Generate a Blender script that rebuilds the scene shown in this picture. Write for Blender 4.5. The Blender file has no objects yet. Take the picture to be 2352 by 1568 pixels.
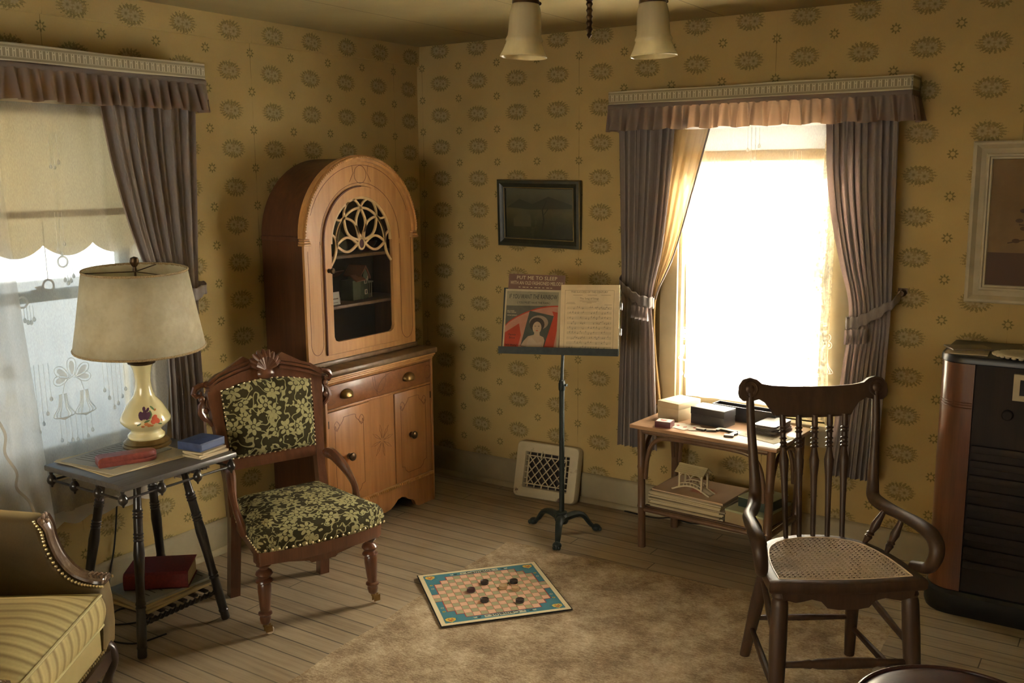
import bpy, bmesh, math, random
from mathutils import Vector, Matrix
PI = math.pi
R = math.radians
SC = bpy.context.scene
COL = SC.collection
random.seed(7)

# ------------------------------------------------------------------ camera
F_PX, W_PX = 2223.83, 2352.0
cam_d = bpy.data.cameras.new('camera')
cam = bpy.data.objects.new('camera', cam_d)
COL.objects.link(cam)
cam_d.sensor_width = 36.0
cam_d.lens = F_PX / W_PX * 36.0
cam_d.clip_start = 0.05
cam.matrix_world = Matrix(((0.83414, -0.08650, 0.54475, 3.52381),
                           (0.55151, 0.14420, -0.82160, -4.37279),
                           (-0.00749, 0.98576, 0.16793, 1.71962),
                           (0, 0, 0, 1)))
SC.camera = cam

# ------------------------------------------------------------------ exposure, sky, sun, window portals
SC.view_settings.view_transform = 'Standard'
SC.view_settings.look = 'None'
SC.view_settings.gamma = 1.0
SC.view_settings.use_curve_mapping = False
SC.view_settings.exposure = 0.85
try:
    SC.cycles.max_bounces = 10
    SC.cycles.diffuse_bounces = 6
    SC.cycles.glossy_bounces = 3
    SC.cycles.transmission_bounces = 6
    SC.cycles.transparent_max_bounces = 16
    SC.cycles.sample_clamp_indirect = 12.0
    SC.cycles.use_denoising = True
except Exception:
    pass

HC = 2.432            # ceiling height
RX, RY = 5.4, -6.4    # far corner of the room behind the camera
WIN_R = (1.60, 2.345, 0.60, 2.02)      # back wall window  x0 x1 z0 z1
WIN_L = (-2.70, -1.84, 0.60, 2.02)     # left wall window  y0 y1 z0 z1
WIN_F = (0.7, 3.1, 0.75, 2.05)         # window of the wall behind the camera

SKY_SUN, SKY_SHADE, SKY_FRONT = 60.0, 0.33, 8.5         # sky radiance: sunny (back) side, shaded (left) side, behind the camera
world = bpy.data.worlds.new('world')
SC.world = world
world.use_nodes = True
_nt = world.node_tree
_nt.nodes.clear()
_o = _nt.nodes.new('ShaderNodeOutputWorld')
_b = _nt.nodes.new('ShaderNodeBackground')
_tc = _nt.nodes.new('ShaderNodeTexCoord')
_dot = _nt.nodes.new('ShaderNodeVectorMath'); _dot.operation = 'DOT_PRODUCT'
_dot.inputs[1].default_value = Vector((0.52, 0.84, 0.12)).normalized()
_mr = _nt.nodes.new('ShaderNodeMapRange'); _mr.interpolation_type = 'SMOOTHSTEP'
_mr.inputs[1].default_value = 0.60; _mr.inputs[2].default_value = 0.97
_mix = _nt.nodes.new('ShaderNodeMix'); _mix.data_type = 'RGBA'
_mix.inputs[6].default_value = (0.62 * SKY_SHADE, 0.90 * SKY_SHADE, 1.12 * SKY_SHADE, 1)
_mix.inputs[7].default_value = (1.0 * SKY_SUN, 0.90 * SKY_SUN, 0.72 * SKY_SUN, 1)
_nt.links.new(_tc.outputs['Generated'], _dot.inputs[0])
_nt.links.new(_dot.outputs['Value'], _mr.inputs[0])
_nt.links.new(_mr.outputs[0], _mix.inputs[0])
_dot2 = _nt.nodes.new('ShaderNodeVectorMath'); _dot2.operation = 'DOT_PRODUCT'
_dot2.inputs[1].default_value = Vector((0.45, -0.85, 0.20)).normalized()
_mr2 = _nt.nodes.new('ShaderNodeMapRange'); _mr2.interpolation_type = 'SMOOTHSTEP'
_mr2.inputs[1].default_value = 0.55; _mr2.inputs[2].default_value = 0.97
_mix2 = _nt.nodes.new('ShaderNodeMix'); _mix2.data_type = 'RGBA'
_mix2.inputs[7].default_value = (1.0 * SKY_FRONT, 0.90 * SKY_FRONT, 0.72 * SKY_FRONT, 1)
_nt.links.new(_tc.outputs['Generated'], _dot2.inputs[0])
_nt.links.new(_dot2.outputs['Value'], _mr2.inputs[0])
_nt.links.new(_mr2.outputs[0], _mix2.inputs[0])
_nt.links.new(_mix.outputs[2], _mix2.inputs[6])
_nt.links.new(_mix2.outputs[2], _b.inputs[0])
_nt.links.new(_b.outputs[0], _o.inputs[0])

def portal(name, loc, rot, sx, sy):
    l = bpy.data.lights.new(name, 'AREA')
    l.shape = 'RECTANGLE'; l.size = sx; l.size_y = sy
    l.cycles.is_portal = True
    o = bpy.data.objects.new(name, l); COL.objects.link(o)
    o.location = loc; o.rotation_euler = rot
portal('portal_back', ((WIN_R[0]+WIN_R[1])/2, 0.16, (WIN_R[2]+WIN_R[3])/2), (R(-90), 0, 0), WIN_R[1]-WIN_R[0], WIN_R[3]-WIN_R[2])
portal('portal_left', (-0.16, (WIN_L[0]+WIN_L[1])/2, (WIN_L[2]+WIN_L[3])/2), (R(-90), 0, R(90)), WIN_L[1]-WIN_L[0], WIN_L[3]-WIN_L[2])
portal('portal_front', ((WIN_F[0]+WIN_F[1])/2, RY-0.16, (WIN_F[2]+WIN_F[3])/2), (R(90), 0, 0), WIN_F[1]-WIN_F[0], WIN_F[3]-WIN_F[2])

_sd = bpy.data.lights.new('sun', 'SUN'); _sd.energy = 380.0; _sd.angle = R(0.6); _sd.color = (1.0, 0.90, 0.74)
_so = bpy.data.objects.new('sun', _sd); COL.objects.link(_so)
_so.rotation_euler = Vector((-0.96, 0.17, -0.215)).to_track_quat('-Z', 'Y').to_euler()     # low winter sun from the right, behind the house front: it lights the snow, not the room

# ------------------------------------------------------------------ node helpers
class S:
    """a value socket that does arithmetic"""
    def __init__(s, T, k): s.T, s.k = T, k
    def _m(s, op, *o, clamp=False):
        return s.T.math(op, s, *o, clamp=clamp)
    def __add__(s, o): return s._m('ADD', o)
    __radd__ = __add__
    def __sub__(s, o): return s._m('SUBTRACT', o)
    def __rsub__(s, o): return s.T.math('SUBTRACT', o, s)
    def __mul__(s, o): return s._m('MULTIPLY', o)
    __rmul__ = __mul__
    def __truediv__(s, o): return s._m('DIVIDE', o)
    def sin(s): return s._m('SINE')
    def cos(s): return s._m('COSINE')
    def abs(s): return s._m('ABSOLUTE')
    def fract(s): return s._m('FRACT')
    def floor(s): return s._m('FLOOR')
    def sqrt(s): return s._m('SQRT')
    def pow(s, o): return s._m('POWER', o)
    def max(s, o): return s._m('MAXIMUM', o)
    def min(s, o): return s._m('MINIMUM', o)
    def clamp(s): return s._m('ADD', 0.0, clamp=True)
    def step(s, a, b):
        return s.T.map(s, a, b, 0, 1)

class T:
    def __init__(s, nt): s.nt, s.n = nt, nt.nodes
    def plug(s, inp, v):
        if isinstance(v, S): s.nt.links.new(v.k, inp)
        elif isinstance(v, (tuple, list)):
            inp.default_value = tuple(v) + ((1,) if len(v) == 3 and len(inp.default_value) == 4 else ())
        else: inp.default_value = v
    def math(s, op, *a, clamp=False):
        n = s.n.new('ShaderNodeMath'); n.operation = op; n.use_clamp = clamp
        for i, v in enumerate(a): s.plug(n.inputs[i], v)
        return S(s, n.outputs[0])
    def atan2(s, a, b): return s.math('ARCTAN2', a, b)
    def map(s, v, a, b, c=0.0, d=1.0, smooth=True):
        n = s.n.new('ShaderNodeMapRange'); n.interpolation_type = 'SMOOTHSTEP' if smooth else 'LINEAR'
        s.plug(n.inputs[0], v)
        for i, q in enumerate((a, b, c, d)): s.plug(n.inputs[i+1], q)
        return S(s, n.outputs[0])
    def obj(s):
        n = s.n.new('ShaderNodeTexCoord'); return S(s, n.outputs['Object'])
    def xyz(s, v=None):
        n = s.n.new('ShaderNodeSeparateXYZ'); s.plug(n.inputs[0], v or s.obj())
        return [S(s, n.outputs[i]) for i in range(3)]
    def vec(s, x, y, z=0.0):
        n = s.n.new('ShaderNodeCombineXYZ')
        for i, q in enumerate((x, y, z)): s.plug(n.inputs[i], q)
        return S(s, n.outputs[0])
    def scale(s, v, k):
        n = s.n.new('ShaderNodeVectorMath'); n.operation = 'MULTIPLY'
        s.plug(n.inputs[0], v); n.inputs[1].default_value = k
        return S(s, n.outputs[0])
    def noise(s, v=None, sc=5.0, det=3.0, rough=0.55):
        n = s.n.new('ShaderNodeTexNoise'); s.plug(n.inputs['Vector'], v or s.obj())
        n.inputs['Scale'].default_value = sc; n.inputs['Detail'].default_value = det; n.inputs['Roughness'].default_value = rough
        return S(s, n.outputs[0])
    def voronoi(s, v=None, sc=5.0, feat='F1', rnd=1.0):
        n = s.n.new('ShaderNodeTexVoronoi'); n.feature = feat; s.plug(n.inputs['Vector'], v or s.obj())
        n.inputs['Scale'].default_value = sc; n.inputs['Randomness'].default_value = rnd
        return S(s, n.outputs['Distance']), (S(s, n.outputs['Color']) if 'Color' in n.outputs else None), (S(s, n.outputs['Position']) if 'Position' in n.outputs else None)
    def mix(s, f, a, b):
        n = s.n.new('ShaderNodeMix'); n.data_type = 'RGBA'
        s.plug(n.inputs[0], f); s.plug(n.inputs[6], a); s.plug(n.inputs[7], b)
        return S(s, n.outputs[2])
    def ramp(s, f, *st):
        n = s.n.new('ShaderNodeValToRGB'); s.plug(n.inputs[0], f)
        e = n.color_ramp.elements
        while len(e) < len(st): e.new(0.5)
        for k, (p, c) in enumerate(st):
            e[k].position = p; e[k].color = tuple(c) + (1,)
        return S(s, n.outputs[0])

def pm(name, fn, rough=0.6, metal=0.0, spec=0.5, trans=0.0, coat=0.0, sheen=0.0, translucent=0.0, see=0.0, bump=0.3, dist=0.002, alpha=None):
    """procedural material. fn(T) -> colour | dict(color, rough, height, see)"""
    m = bpy.data.materials.new(name); m.use_nodes = True
    nt = m.node_tree; nt.nodes.clear(); t = T(nt)
    out = nt.nodes.new('ShaderNodeOutputMaterial')
    d = fn(t) if callable(fn) else fn
    if not isinstance(d, dict): d = dict(color=d)
    p = nt.nodes.new('ShaderNodeBsdfPrincipled')
    t.plug(p.inputs['Base Color'], d['color'])
    t.plug(p.inputs['Roughness'], d.get('rough', rough))
    p.inputs['Metallic'].default_value = metal
    p.inputs['Specular IOR Level'].default_value = spec
    p.inputs['Transmission Weight'].default_value = trans
    p.inputs['Coat Weight'].default_value = coat
    p.inputs['Coat Roughness'].default_value = 0.15
    p.inputs['Sheen Weight'].default_value = sheen
    p.inputs['Sheen Tint'].default_value = (0.80, 0.58, 0.25, 1)
    last = p.outputs[0]
    if 'height' in d:
        b = nt.nodes.new('ShaderNodeBump'); b.inputs['Strength'].default_value = bump; b.inputs['Distance'].default_value = dist
        t.plug(b.inputs['Height'], d['height']); nt.links.new(b.outputs[0], p.inputs['Normal'])
    if translucent > 0:
        tr = nt.nodes.new('ShaderNodeBsdfTranslucent'); t.plug(tr.inputs[0], d.get('tcolor', d['color']))
        mx = nt.nodes.new('ShaderNodeMixShader'); mx.inputs[0].default_value = translucent
        nt.links.new(last, mx.inputs[1]); nt.links.new(tr.outputs[0], mx.inputs[2]); last = mx.outputs[0]
    sv = d.get('see', see)
    if isinstance(sv, S) or sv > 0:
        tp = nt.nodes.new('ShaderNodeBsdfTransparent')
        mx = nt.nodes.new('ShaderNodeMixShader'); t.plug(mx.inputs[0], sv)
        nt.links.new(last, mx.inputs[1]); nt.links.new(tp.outputs[0], mx.inputs[2]); last = mx.outputs[0]
    nt.links.new(last, out.inputs[0])
    return m

# ------------------------------------------------------------------ mesh helpers
class MB:
    """collects shapes in one bmesh"""
    def __init__(s): s.b = bmesh.new(); s.mi = 0
    def _f(s, vs, smooth=True):
        try:
            f = s.b.faces.new(vs)
        except ValueError:
            return None
        f.material_index = s.mi; f.smooth = smooth
        return f
    def box(s, x0, x1, y0, y1, z0, z1, bev=0.0, M=None, seg=2):
        c = Vector(((x0+x1)/2, (y0+y1)/2, (z0+z1)/2)); d = Vector((abs(x1-x0), abs(y1-y0), abs(z1-z0)))
        mat = Matrix.Translation(c) @ Matrix.Diagonal((d.x, d.y, d.z, 1))
        if M is not None: mat = M @ mat
        r = bmesh.ops.create_cube(s.b, size=1.0, matrix=mat)
        fs = set(f for v in r['verts'] for f in v.link_faces)
        for f in fs: f.material_index = s.mi; f.smooth = bev > 0
        if bev > 0:
            bev = min(bev, min(d) * 0.45)
            es = list(set(e for v in r['verts'] for e in v.link_edges))
            q = bmesh.ops.bevel(s.b, geom=es, offset=bev, segments=seg, profile=0.5, affect='EDGES')
            for f in q['faces']: f.smooth = True; f.material_index = s.mi
        return s
    def rings(s, rs, cap=True, closed=True):
        """rs: list of vertex rings (lists of points), bridged in order"""
        L = [[s.b.verts.new(p) for p in ring] for ring in rs]
        n = len(L[0])
        for a, b in zip(L, L[1:]):
            for i in range(n if closed else n - 1):
                j = (i + 1) % n
                s._f((a[i], a[j], b[j], b[i]))
        if cap and closed:
            s._f(list(reversed(L[0]))); s._f(L[-1])
        return s
    def lathe(s, prof, c=(0, 0, 0), axis=(0, 0, 1), n=24, cap=True, M=None):
        """prof: (radius, height) list, revolved round axis through c"""
        ax = Vector(axis).normalized(); u = ax.orthogonal().normalized(); v = ax.cross(u); c = Vector(c)
        rs = []
        for r, h in prof:
            r = max(r, 1e-4)
            rs.append([c + ax*h + (u*math.cos(2*PI*i/n) + v*math.sin(2*PI*i/n))*r for i in range(n)])
        if M is not None: rs = [[M @ p for p in q] for q in rs]
        return s.rings(rs, cap)
    def cyl(s, a, b, r0, r1=None, n=16):
        a, b = Vector(a), Vector(b); L = (b-a).length
        return s.lathe([(r0, 0), (r0 if r1 is None else r1, L)], a, b-a, n)
    def turned(s, a, b, prof, n=16):
        """turned spindle from a to b; prof: (t 0..1, radius)"""
        a, b = Vector(a), Vector(b); L = (b-a).length
        return s.lathe([(r, t*L) for t, r in prof], a, b-a, n)
    def tube(s, pts, r, n=10, cap=True, flat=1.0, up=None):
        """swept tube through pts; r number or list; flat squeezes it across 'up'"""
        P = [Vector(p) for p in pts]; N = len(P)
        rr = r if isinstance(r, (list, tuple)) else [r]*N
        rs = []; prev = None
        for i, p in enumerate(P):
            t = (P[min(i+1, N-1)] - P[max(i-1, 0)])
            t = t.normalized() if t.length > 1e-9 else Vector((0, 0, 1))
            if up is not None:
                u = Vector(up) - t*Vector(up).dot(t)
                u = u.normalized() if u.length > 1e-6 else t.orthogonal().normalized()
            elif prev is None: u = t.orthogonal().normalized()
            else:
                u = prev - t*prev.dot(t); u = u.normalized() if u.length > 1e-6 else t.orthogonal().normalized()
            prev = u; v = t.cross(u)
            rs.append([p + (u*math.cos(2*PI*k/n)*flat + v*math.sin(2*PI*k/n))*rr[i] for k in range(n)])
        return s.rings(rs, cap)
    def prism(s, poly, h0, h1, M=None, smooth=False):
        """2D polygon (x,y) extruded from z=h0 to h1, placed by M"""
        M = M or Matrix.Identity(4)
        a = [s.b.verts.new(M @ Vector((x, y, h0))) for x, y in poly]
        b = [s.b.verts.new(M @ Vector((x, y, h1))) for x, y in poly]
        n = len(poly)
        s._f(list(reversed(a)), False); s._f(b, False)
        for i in range(n):
            j = (i+1) % n; s._f((a[i], a[j], b[j], b[i]), smooth)
        return s
    def strip(s, outer, inner, h0, h1, M=None, closed=False):
        """solid band between two equally long 2D polylines"""
        M = M or Matrix.Identity(4); n = len(outer)
        V = [[s.b.verts.new(M @ Vector((x, y, h))) for x, y in pl] for pl in (outer, inner) for h in (h0, h1)]
        o0, o1, i0, i1 = V
        rng = range(n) if closed else range(n-1)
        for k in rng:
            j = (k+1) % n
            s._f((o1[k], o1[j], i1[j], i1[k]), False); s._f((o0[j], o0[k], i0[k], i0[j]), False)
            s._f((o0[k], o0[j], o1[j], o1[k])); s._f((i0[j], i0[k], i1[k], i1[j]))
        if not closed:
            s._f((o0[0], o1[0], i1[0], i0[0]), False); s._f((o0[-1], i0[-1], i1[-1], o1[-1]), False)
        return s
    def grid(s, fn, nu, nv, wrap=False):
        V = [[s.b.verts.new(fn(u/nu, v/nv)) for u in range(nu if wrap else nu+1)] for v in range(nv+1)]
        for v in range(nv):
            for u in range(nu):
                q = (u+1) % len(V[0])
                s._f((V[v][u], V[v][q], V[v+1][q], V[v+1][u]))
        return s
    def ball(s, c, r, sx=1, sy=1, sz=1, n=16, M=None):
        mat = Matrix.Translation(Vector(c)) @ Matrix.Diagonal((sx, sy, sz, 1))
        if M is not None: mat = M @ mat
        q = bmesh.ops.create_uvsphere(s.b, u_segments=n, v_segments=max(6, n//2+2), radius=r, matrix=mat)
        for f in set(f for v in q['verts'] for f in v.link_faces): f.material_index = s.mi; f.smooth = True
        return s
    def quad(s, p): s._f([s.b.verts.new(Vector(q)) for q in p], False); return s
    def build(s, name, mats, parent=None, loc=None, rot=None, angle=35, fixn=True, solid=0.0, sub=0):
        if fixn: bmesh.ops.recalc_face_normals(s.b, faces=s.b.faces[:])
        me = bpy.data.meshes.new(name); s.b.to_mesh(me); s.b.free()
        for m in (mats if isinstance(mats, (list, tuple)) else [mats]): me.materials.append(m)
        try: me.set_sharp_from_angle(angle=R(angle))
        except Exception: pass
        o = bpy.data.objects.new(name, me); COL.objects.link(o)
        if parent is not None: o.parent = parent
        if loc is not None: o.location = loc
        if rot is not None: o.rotation_euler = rot
        if solid:
            q = o.modifiers.new('solid', 'SOLIDIFY'); q.thickness = solid; q.offset = 0
        if sub:
            q = o.modifiers.new('sub', 'SUBSURF'); q.levels = sub; q.render_levels = sub
        return o

def tag(o, label, cat, group=None):
    o['label'] = label; o['category'] = cat
    if group: o['group'] = group
    return o
def thing(name, label, cat, loc=(0, 0, 0), rz=0.0, group=None, M=None):
    o = bpy.data.objects.new(name, None); COL.objects.link(o); o.empty_display_size = 0.1
    if M is not None: o.matrix_world = M
    else: o.location = loc; o.rotation_euler = (0, 0, rz)
    return tag(o, label, cat, group)
def struct(o):
    o['kind'] = 'structure'; return o
def dup(root, loc, rot=None, label=None):
    r = root.copy(); COL.objects.link(r); r.location = loc
    if rot is not None: r.rotation_euler = rot
    if label: r['label'] = label
    for ch in list(root.children):
        c = ch.copy(); COL.objects.link(c); c.parent = r
        for g in list(ch.children):
            d = g.copy(); COL.objects.link(d); d.parent = c
    return r
def text(name, body, size, mat, parent, M, align='CENTER', depth=0.0003, sx=1.0, bold=0.0, font_shear=0.0):
    c = bpy.data.curves.new(name, 'FONT'); c.body = body; c.size = size; c.align_x = align; c.align_y = 'CENTER'
    c.extrude = depth; c.offset = bold; c.shear = font_shear; c.resolution_u = 2
    c.materials.append(mat)
    t = bpy.data.objects.new(name, c); COL.objects.link(t)
    me = bpy.data.meshes.new_from_object(t); me.name = name
    bpy.data.objects.remove(t); bpy.data.curves.remove(c)
    o = bpy.data.objects.new(name, me); COL.objects.link(o); o.parent = parent
    o.matrix_local = M @ Matrix.Diagonal((sx, 1, 1, 1))
    return o
def lerp(a, b, t): return a + (b-a)*t
def poly_at(pts, t):
    """piecewise-linear value: pts (t, v)"""
    if t <= pts[0][0]: return pts[0][1]
    n = len(pts)
    for i in range(n-1):
        (a, va), (b, vb) = pts[i], pts[i+1]
        if t <= b:
            k = (t-a)/(b-a)
            if n < 3: return va + (vb-va)*k
            sl = lambda j: 0.0 if j < 0 or j >= n-1 else (pts[j+1][1]-pts[j][1])/(pts[j+1][0]-pts[j][0])
            m0 = (sl(i-1)+sl(i))/2 if i else sl(i); m1 = (sl(i)+sl(i+1))/2 if i < n-2 else sl(i)
            h = b-a; k2, k3 = k*k, k*k*k
            return (2*k3-3*k2+1)*va + (k3-2*k2+k)*h*m0 + (-2*k3+3*k2)*vb + (k3-k2)*h*m1
    return pts[-1][1]
def spline(P, n=8):
    """Catmull-Rom through points"""
    P = [Vector(p) for p in P]; out = []
    for i in range(len(P)-1):
        a = P[max(i-1, 0)]; b = P[i]; c = P[i+1]; d = P[min(i+2, len(P)-1)]
        for k in range(n):
            t = k/n
            out.append(0.5*((2*b) + (c-a)*t + (2*a-5*b+4*c-d)*t*t + (3*b-a-3*c+d)*t*t*t))
    out.append(P[-1]); return out
def arc(cx, cy, r, a0, a1, n=16, ry=None):
    ry = r if ry is None else ry
    return [(cx + r*math.cos(R(lerp(a0, a1, i/n))), cy + ry*math.sin(R(lerp(a0, a1, i/n)))) for i in range(n+1)]

# ------------------------------------------------------------------ materials
P_COL, Q_ROW = 0.25146, 0.17226
def wallpaper(axis, s0, z0):
    def fn(t):
        c = t.xyz(); s = c[axis]; z = c[2]
        u = ((s - s0) / P_COL + 0.5).fract() - 0.5
        v = ((z - z0) / Q_ROW + 0.5).fract() - 0.5
        du, dv = u * P_COL, v * Q_ROW
        rag = t.noise(sc=230, det=2) - 0.5
        # small eight-leaved star ring
        r = (du*du + dv*dv).sqrt(); th = t.atan2(dv, du)
        rays = (th * 8.0).cos() * 0.0055 + 0.0165 + rag * 0.006
        star = t.map(r, rays, rays + 0.0015, 1, 0) * t.map(r, 0.0085, 0.0105, 0, 1)
        # medallion: leaf wreath with two daisies
        u2 = ((s - s0) / P_COL).fract() - 0.5
        v2 = ((z - z0) / Q_ROW).fract() - 0.5
        a, b = u2 * P_COL, v2 * Q_ROW
        rho = ((a/0.072)*(a/0.072) + (b/0.046)*(b/0.046)).sqrt(); ph = t.atan2(b/0.046, a/0.072)
        big = t.noise(sc=95, det=1) - 0.5
        # sprigs: rows of slim leaves standing out from the ring, raggedly broken up
        tw = (rho * 7.0).sin() * 0.6 + big * 2.2
        leaf = (ph * 21.0 + tw).cos() * 0.30 + rag * 2.0 + big * 1.6
        wid = 1.0 - (rho - 0.72).abs() / 0.30
        wreath = t.map(leaf + wid * 0.9, 0.40, 0.66) * t.map(rho, 1.00, 1.10, 1, 0)
        wreath = wreath * (t.map(b.abs(), 0.006, 0.024, 0.75, 1.0))
        core = t.map(rho, 0.52, 0.70, 1, 0)
        def daisy(cx, cy, k=1.0):
            x, y = a - cx, b - cy
            q = (x*x + y*y).sqrt(); ang = t.atan2(y, x)
            edge = (ang * 4.5).cos().abs() * (0.0075*k) + 0.0135*k + rag * 0.004
            pet = t.map(q, edge, edge + 0.0025, 1, 0)
            hole = t.map(q, 0.0038*k, 0.0068*k, 1, 0)
            seam = t.map((ang * 4.5).cos().abs(), 0.0, 0.35, 0.30, 1.0) * t.map(q, 0.006*k, 0.011*k, 0.45, 1.0)
            return pet * seam, hole
        p1, h1 = daisy(-0.0215, 0.003); p2, h2 = daisy(0.0215, -0.003)
        pet = p1.max(p2); hole = h1.max(h2)
        # paper ground: age stains and a fine woven grain
        blot = t.noise(sc=2.2, det=4); fine = t.noise(t.scale(t.obj(), (260, 260, 60)), 1.0, 2)
        base = t.ramp(blot, (0.25, (0.360, 0.265, 0.108)), (0.55, (0.445, 0.330, 0.138)), (0.8, (0.490, 0.368, 0.162)))
        base = t.mix(fine * 0.28, base, (0.34, 0.243, 0.090))
        col = t.mix(star * 0.80, base, (0.135, 0.115, 0.040))
        col = t.mix(core * 0.66, col, (0.190, 0.152, 0.066))
        col = t.mix(wreath * 0.74, col, (0.145, 0.120, 0.044))
        col = t.mix(pet * 0.60, col, (0.395, 0.325, 0.185))
        col = t.mix(hole * 0.7, col, (0.16, 0.125, 0.05))
        # dark joints between the rolls, every four columns
        k = ((s - s0) / (4*P_COL) - SEAM[axis] + 0.5).fract() - 0.5
        wob = (t.noise(t.vec(0.0, 0.0, z), 6.0, 2) - 0.5) * 0.006
        joint = t.map((k * (4*P_COL) + wob).abs(), 0.0006, 0.0022, 1, 0) * t.map(t.noise(t.vec(0.0, 3.0, z), 3.0, 3), 0.46, 0.56, 0.10, 0.9)
        col = t.mix(joint * 0.7, col, (0.10, 0.072, 0.028))
        return dict(color=col, height=fine)
    return fn
SEAM = {0: 0.0, 1: 0.25}
WALL_B = pm('wallpaper_back', wallpaper(0, 0.0357, 2.3136), rough=0.85, spec=0.2, bump=0.15, dist=0.001)
WALL_L = pm('wallpaper_left', wallpaper(1, -1.4594, 2.2842), rough=0.85, spec=0.2, bump=0.15, dist=0.001)
PLAIN = pm('paper_plain', lambda t: t.ramp(t.noise(sc=2, det=3), (0.3, (0.36, 0.27, 0.12)), (0.7, (0.44, 0.33, 0.15))), rough=0.9)

def _ceil(t):
    x, y, z = t.xyz()
    n = t.noise(sc=1.6, det=4)
    col = t.ramp(n, (0.25, (0.27, 0.215, 0.092)), (0.6, (0.355, 0.285, 0.128)), (0.85, (0.40, 0.325, 0.15)))
    wob = (t.noise(t.vec(0.0, y, 0.0), 2.0, 2) - 0.5) * 0.02
    k = ((x - 1.80 + wob) / 0.62 + 0.5).fract() - 0.5
    j = t.map((k * 0.62).abs(), 0.001, 0.004, 1, 0) * 0.8
    return t.mix(j, col, (0.08, 0.06, 0.02))
CEIL = pm('ceiling_paper', _ceil, rough=0.8)

def _floor(t):
    x, y, z = t.xyz()
    w = 0.083
    yy = y / w
    row = yy.floor(); fr = yy.fract()
    rnd = t.noise(t.vec(row * 3.71, 0.0, 0.0), 1.0, 0)
    xx = (x + rnd * 9.0) / 1.9
    rnd2 = t.noise(t.vec(xx.floor() * 5.3, row * 2.7, 1.0), 1.0, 0)
    grain = t.noise(t.vec(x * 3.0, y * 55.0 + rnd2 * 30.0, rnd * 8.0), 1.0, 5, 0.65)
    wear = t.noise(sc=2.4, det=4)
    col = t.ramp(grain * 0.72 + rnd2 * 0.28, (0.28, (0.165, 0.120, 0.070)), (0.5, (0.285, 0.218, 0.135)), (0.75, (0.39, 0.31, 0.205)))
    col = t.mix(t.map(wear, 0.35, 0.7) * 0.35, col, (0.42, 0.345, 0.235))
    gap = t.map((fr - 0.5).abs(), 0.445, 0.485)
    end = t.map((xx.fract() - 0.5).abs(), 0.4985, 0.4995)
    stren = t.map(t.noise(t.vec(x * 0.7, row * 1.9, 0.0), 1.0, 1), 0.3, 0.6, 0.55, 1.0)
    g = (gap * stren).max(end)
    col = t.mix(g * 0.88, col, (0.028, 0.018, 0.009))
    return dict(color=col, height=grain * 0.3 - g, rough=t.map(wear, 0.3, 0.7, 0.62, 0.48))
FLOOR = pm('floor_boards', _floor, bump=0.35, dist=0.003)

def _paint(c0, c1, sc=6.0):
    return lambda t: t.ramp(t.noise(sc=sc, det=5), (0.3, c0), (0.7, c1))
BASEB = pm('old_trim_paint', _paint((0.25, 0.205, 0.115), (0.33, 0.275, 0.16)), rough=0.6)
CASING = pm('window_paint', _paint((0.38, 0.31, 0.185), (0.46, 0.385, 0.24)), rough=0.5)
SASH_L = pm('sash_paint', _paint((0.42, 0.46, 0.44), (0.5, 0.53, 0.5)), rough=0.5)

def wood(c0, c1, c2, axis=2, sc=9.0, rough=0.4, coat=0.2, dark=0.0, name='wood', stretch=14.0):
    def fn(t):
        k = [stretch]*3; k[axis] = 1.0
        n = t.noise(t.scale(t.obj(), tuple(q for q in k)), sc/4, 5, 0.6)
        f = t.noise(t.scale(t.obj(), tuple((q*6 if q > 1 else 4) for q in k)), sc/4, 3)
        col = t.ramp(n*0.75 + f*0.25, (0.3, c0), (0.52, c1), (0.72, c2))
        return dict(color=col, height=f)
    return pm(name, fn, rough=rough, coat=coat, bump=0.08, dist=0.001)
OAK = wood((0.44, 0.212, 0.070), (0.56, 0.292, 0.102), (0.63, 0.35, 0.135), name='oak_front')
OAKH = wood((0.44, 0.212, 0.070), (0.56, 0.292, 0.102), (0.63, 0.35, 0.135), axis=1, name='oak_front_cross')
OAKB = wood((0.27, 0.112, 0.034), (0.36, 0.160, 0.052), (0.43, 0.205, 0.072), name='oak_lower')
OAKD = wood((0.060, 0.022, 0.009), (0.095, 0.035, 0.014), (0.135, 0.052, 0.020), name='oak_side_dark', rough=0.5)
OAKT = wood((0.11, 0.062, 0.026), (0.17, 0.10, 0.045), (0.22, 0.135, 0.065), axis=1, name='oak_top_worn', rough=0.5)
OAKV = wood((0.17, 0.062, 0.020), (0.235, 0.088, 0.028), (0.30, 0.118, 0.040), axis=1, name='drawer_veneer', rough=0.4)
FRETW = wood((0.54, 0.345, 0.14), (0.64, 0.42, 0.19), (0.70, 0.48, 0.23), name='fretwork_wood')
INLAY = pm('incised_line', (0.12, 0.04, 0.015), rough=0.6)
INTER = pm('cabinet_inside', _paint((0.060, 0.042, 0.022), (0.085, 0.06, 0.032)), rough=0.7)
SHELFW = wood((0.16, 0.085, 0.034), (0.22, 0.12, 0.05), (0.27, 0.155, 0.07), axis=1, name='cabinet_shelf')
MAHOG = wood((0.062, 0.023, 0.011), (0.105, 0.040, 0.019), (0.150, 0.060, 0.030), name='mahogany', rough=0.3, coat=0.4)
EBON = wood((0.010, 0.008, 0.007), (0.020, 0.016, 0.014), (0.034, 0.028, 0.024), name='ebonised_wood', rough=0.3, coat=0.3)
TTOP = wood((0.045, 0.040, 0.036), (0.075, 0.068, 0.062), (0.11, 0.10, 0.092), axis=1, name='dusty_dark_top', rough=0.42)
ACH = wood((0.034, 0.018, 0.011), (0.052, 0.028, 0.017), (0.075, 0.041, 0.025), name='dark_chair_wood', rough=0.45, coat=0.0)
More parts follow.
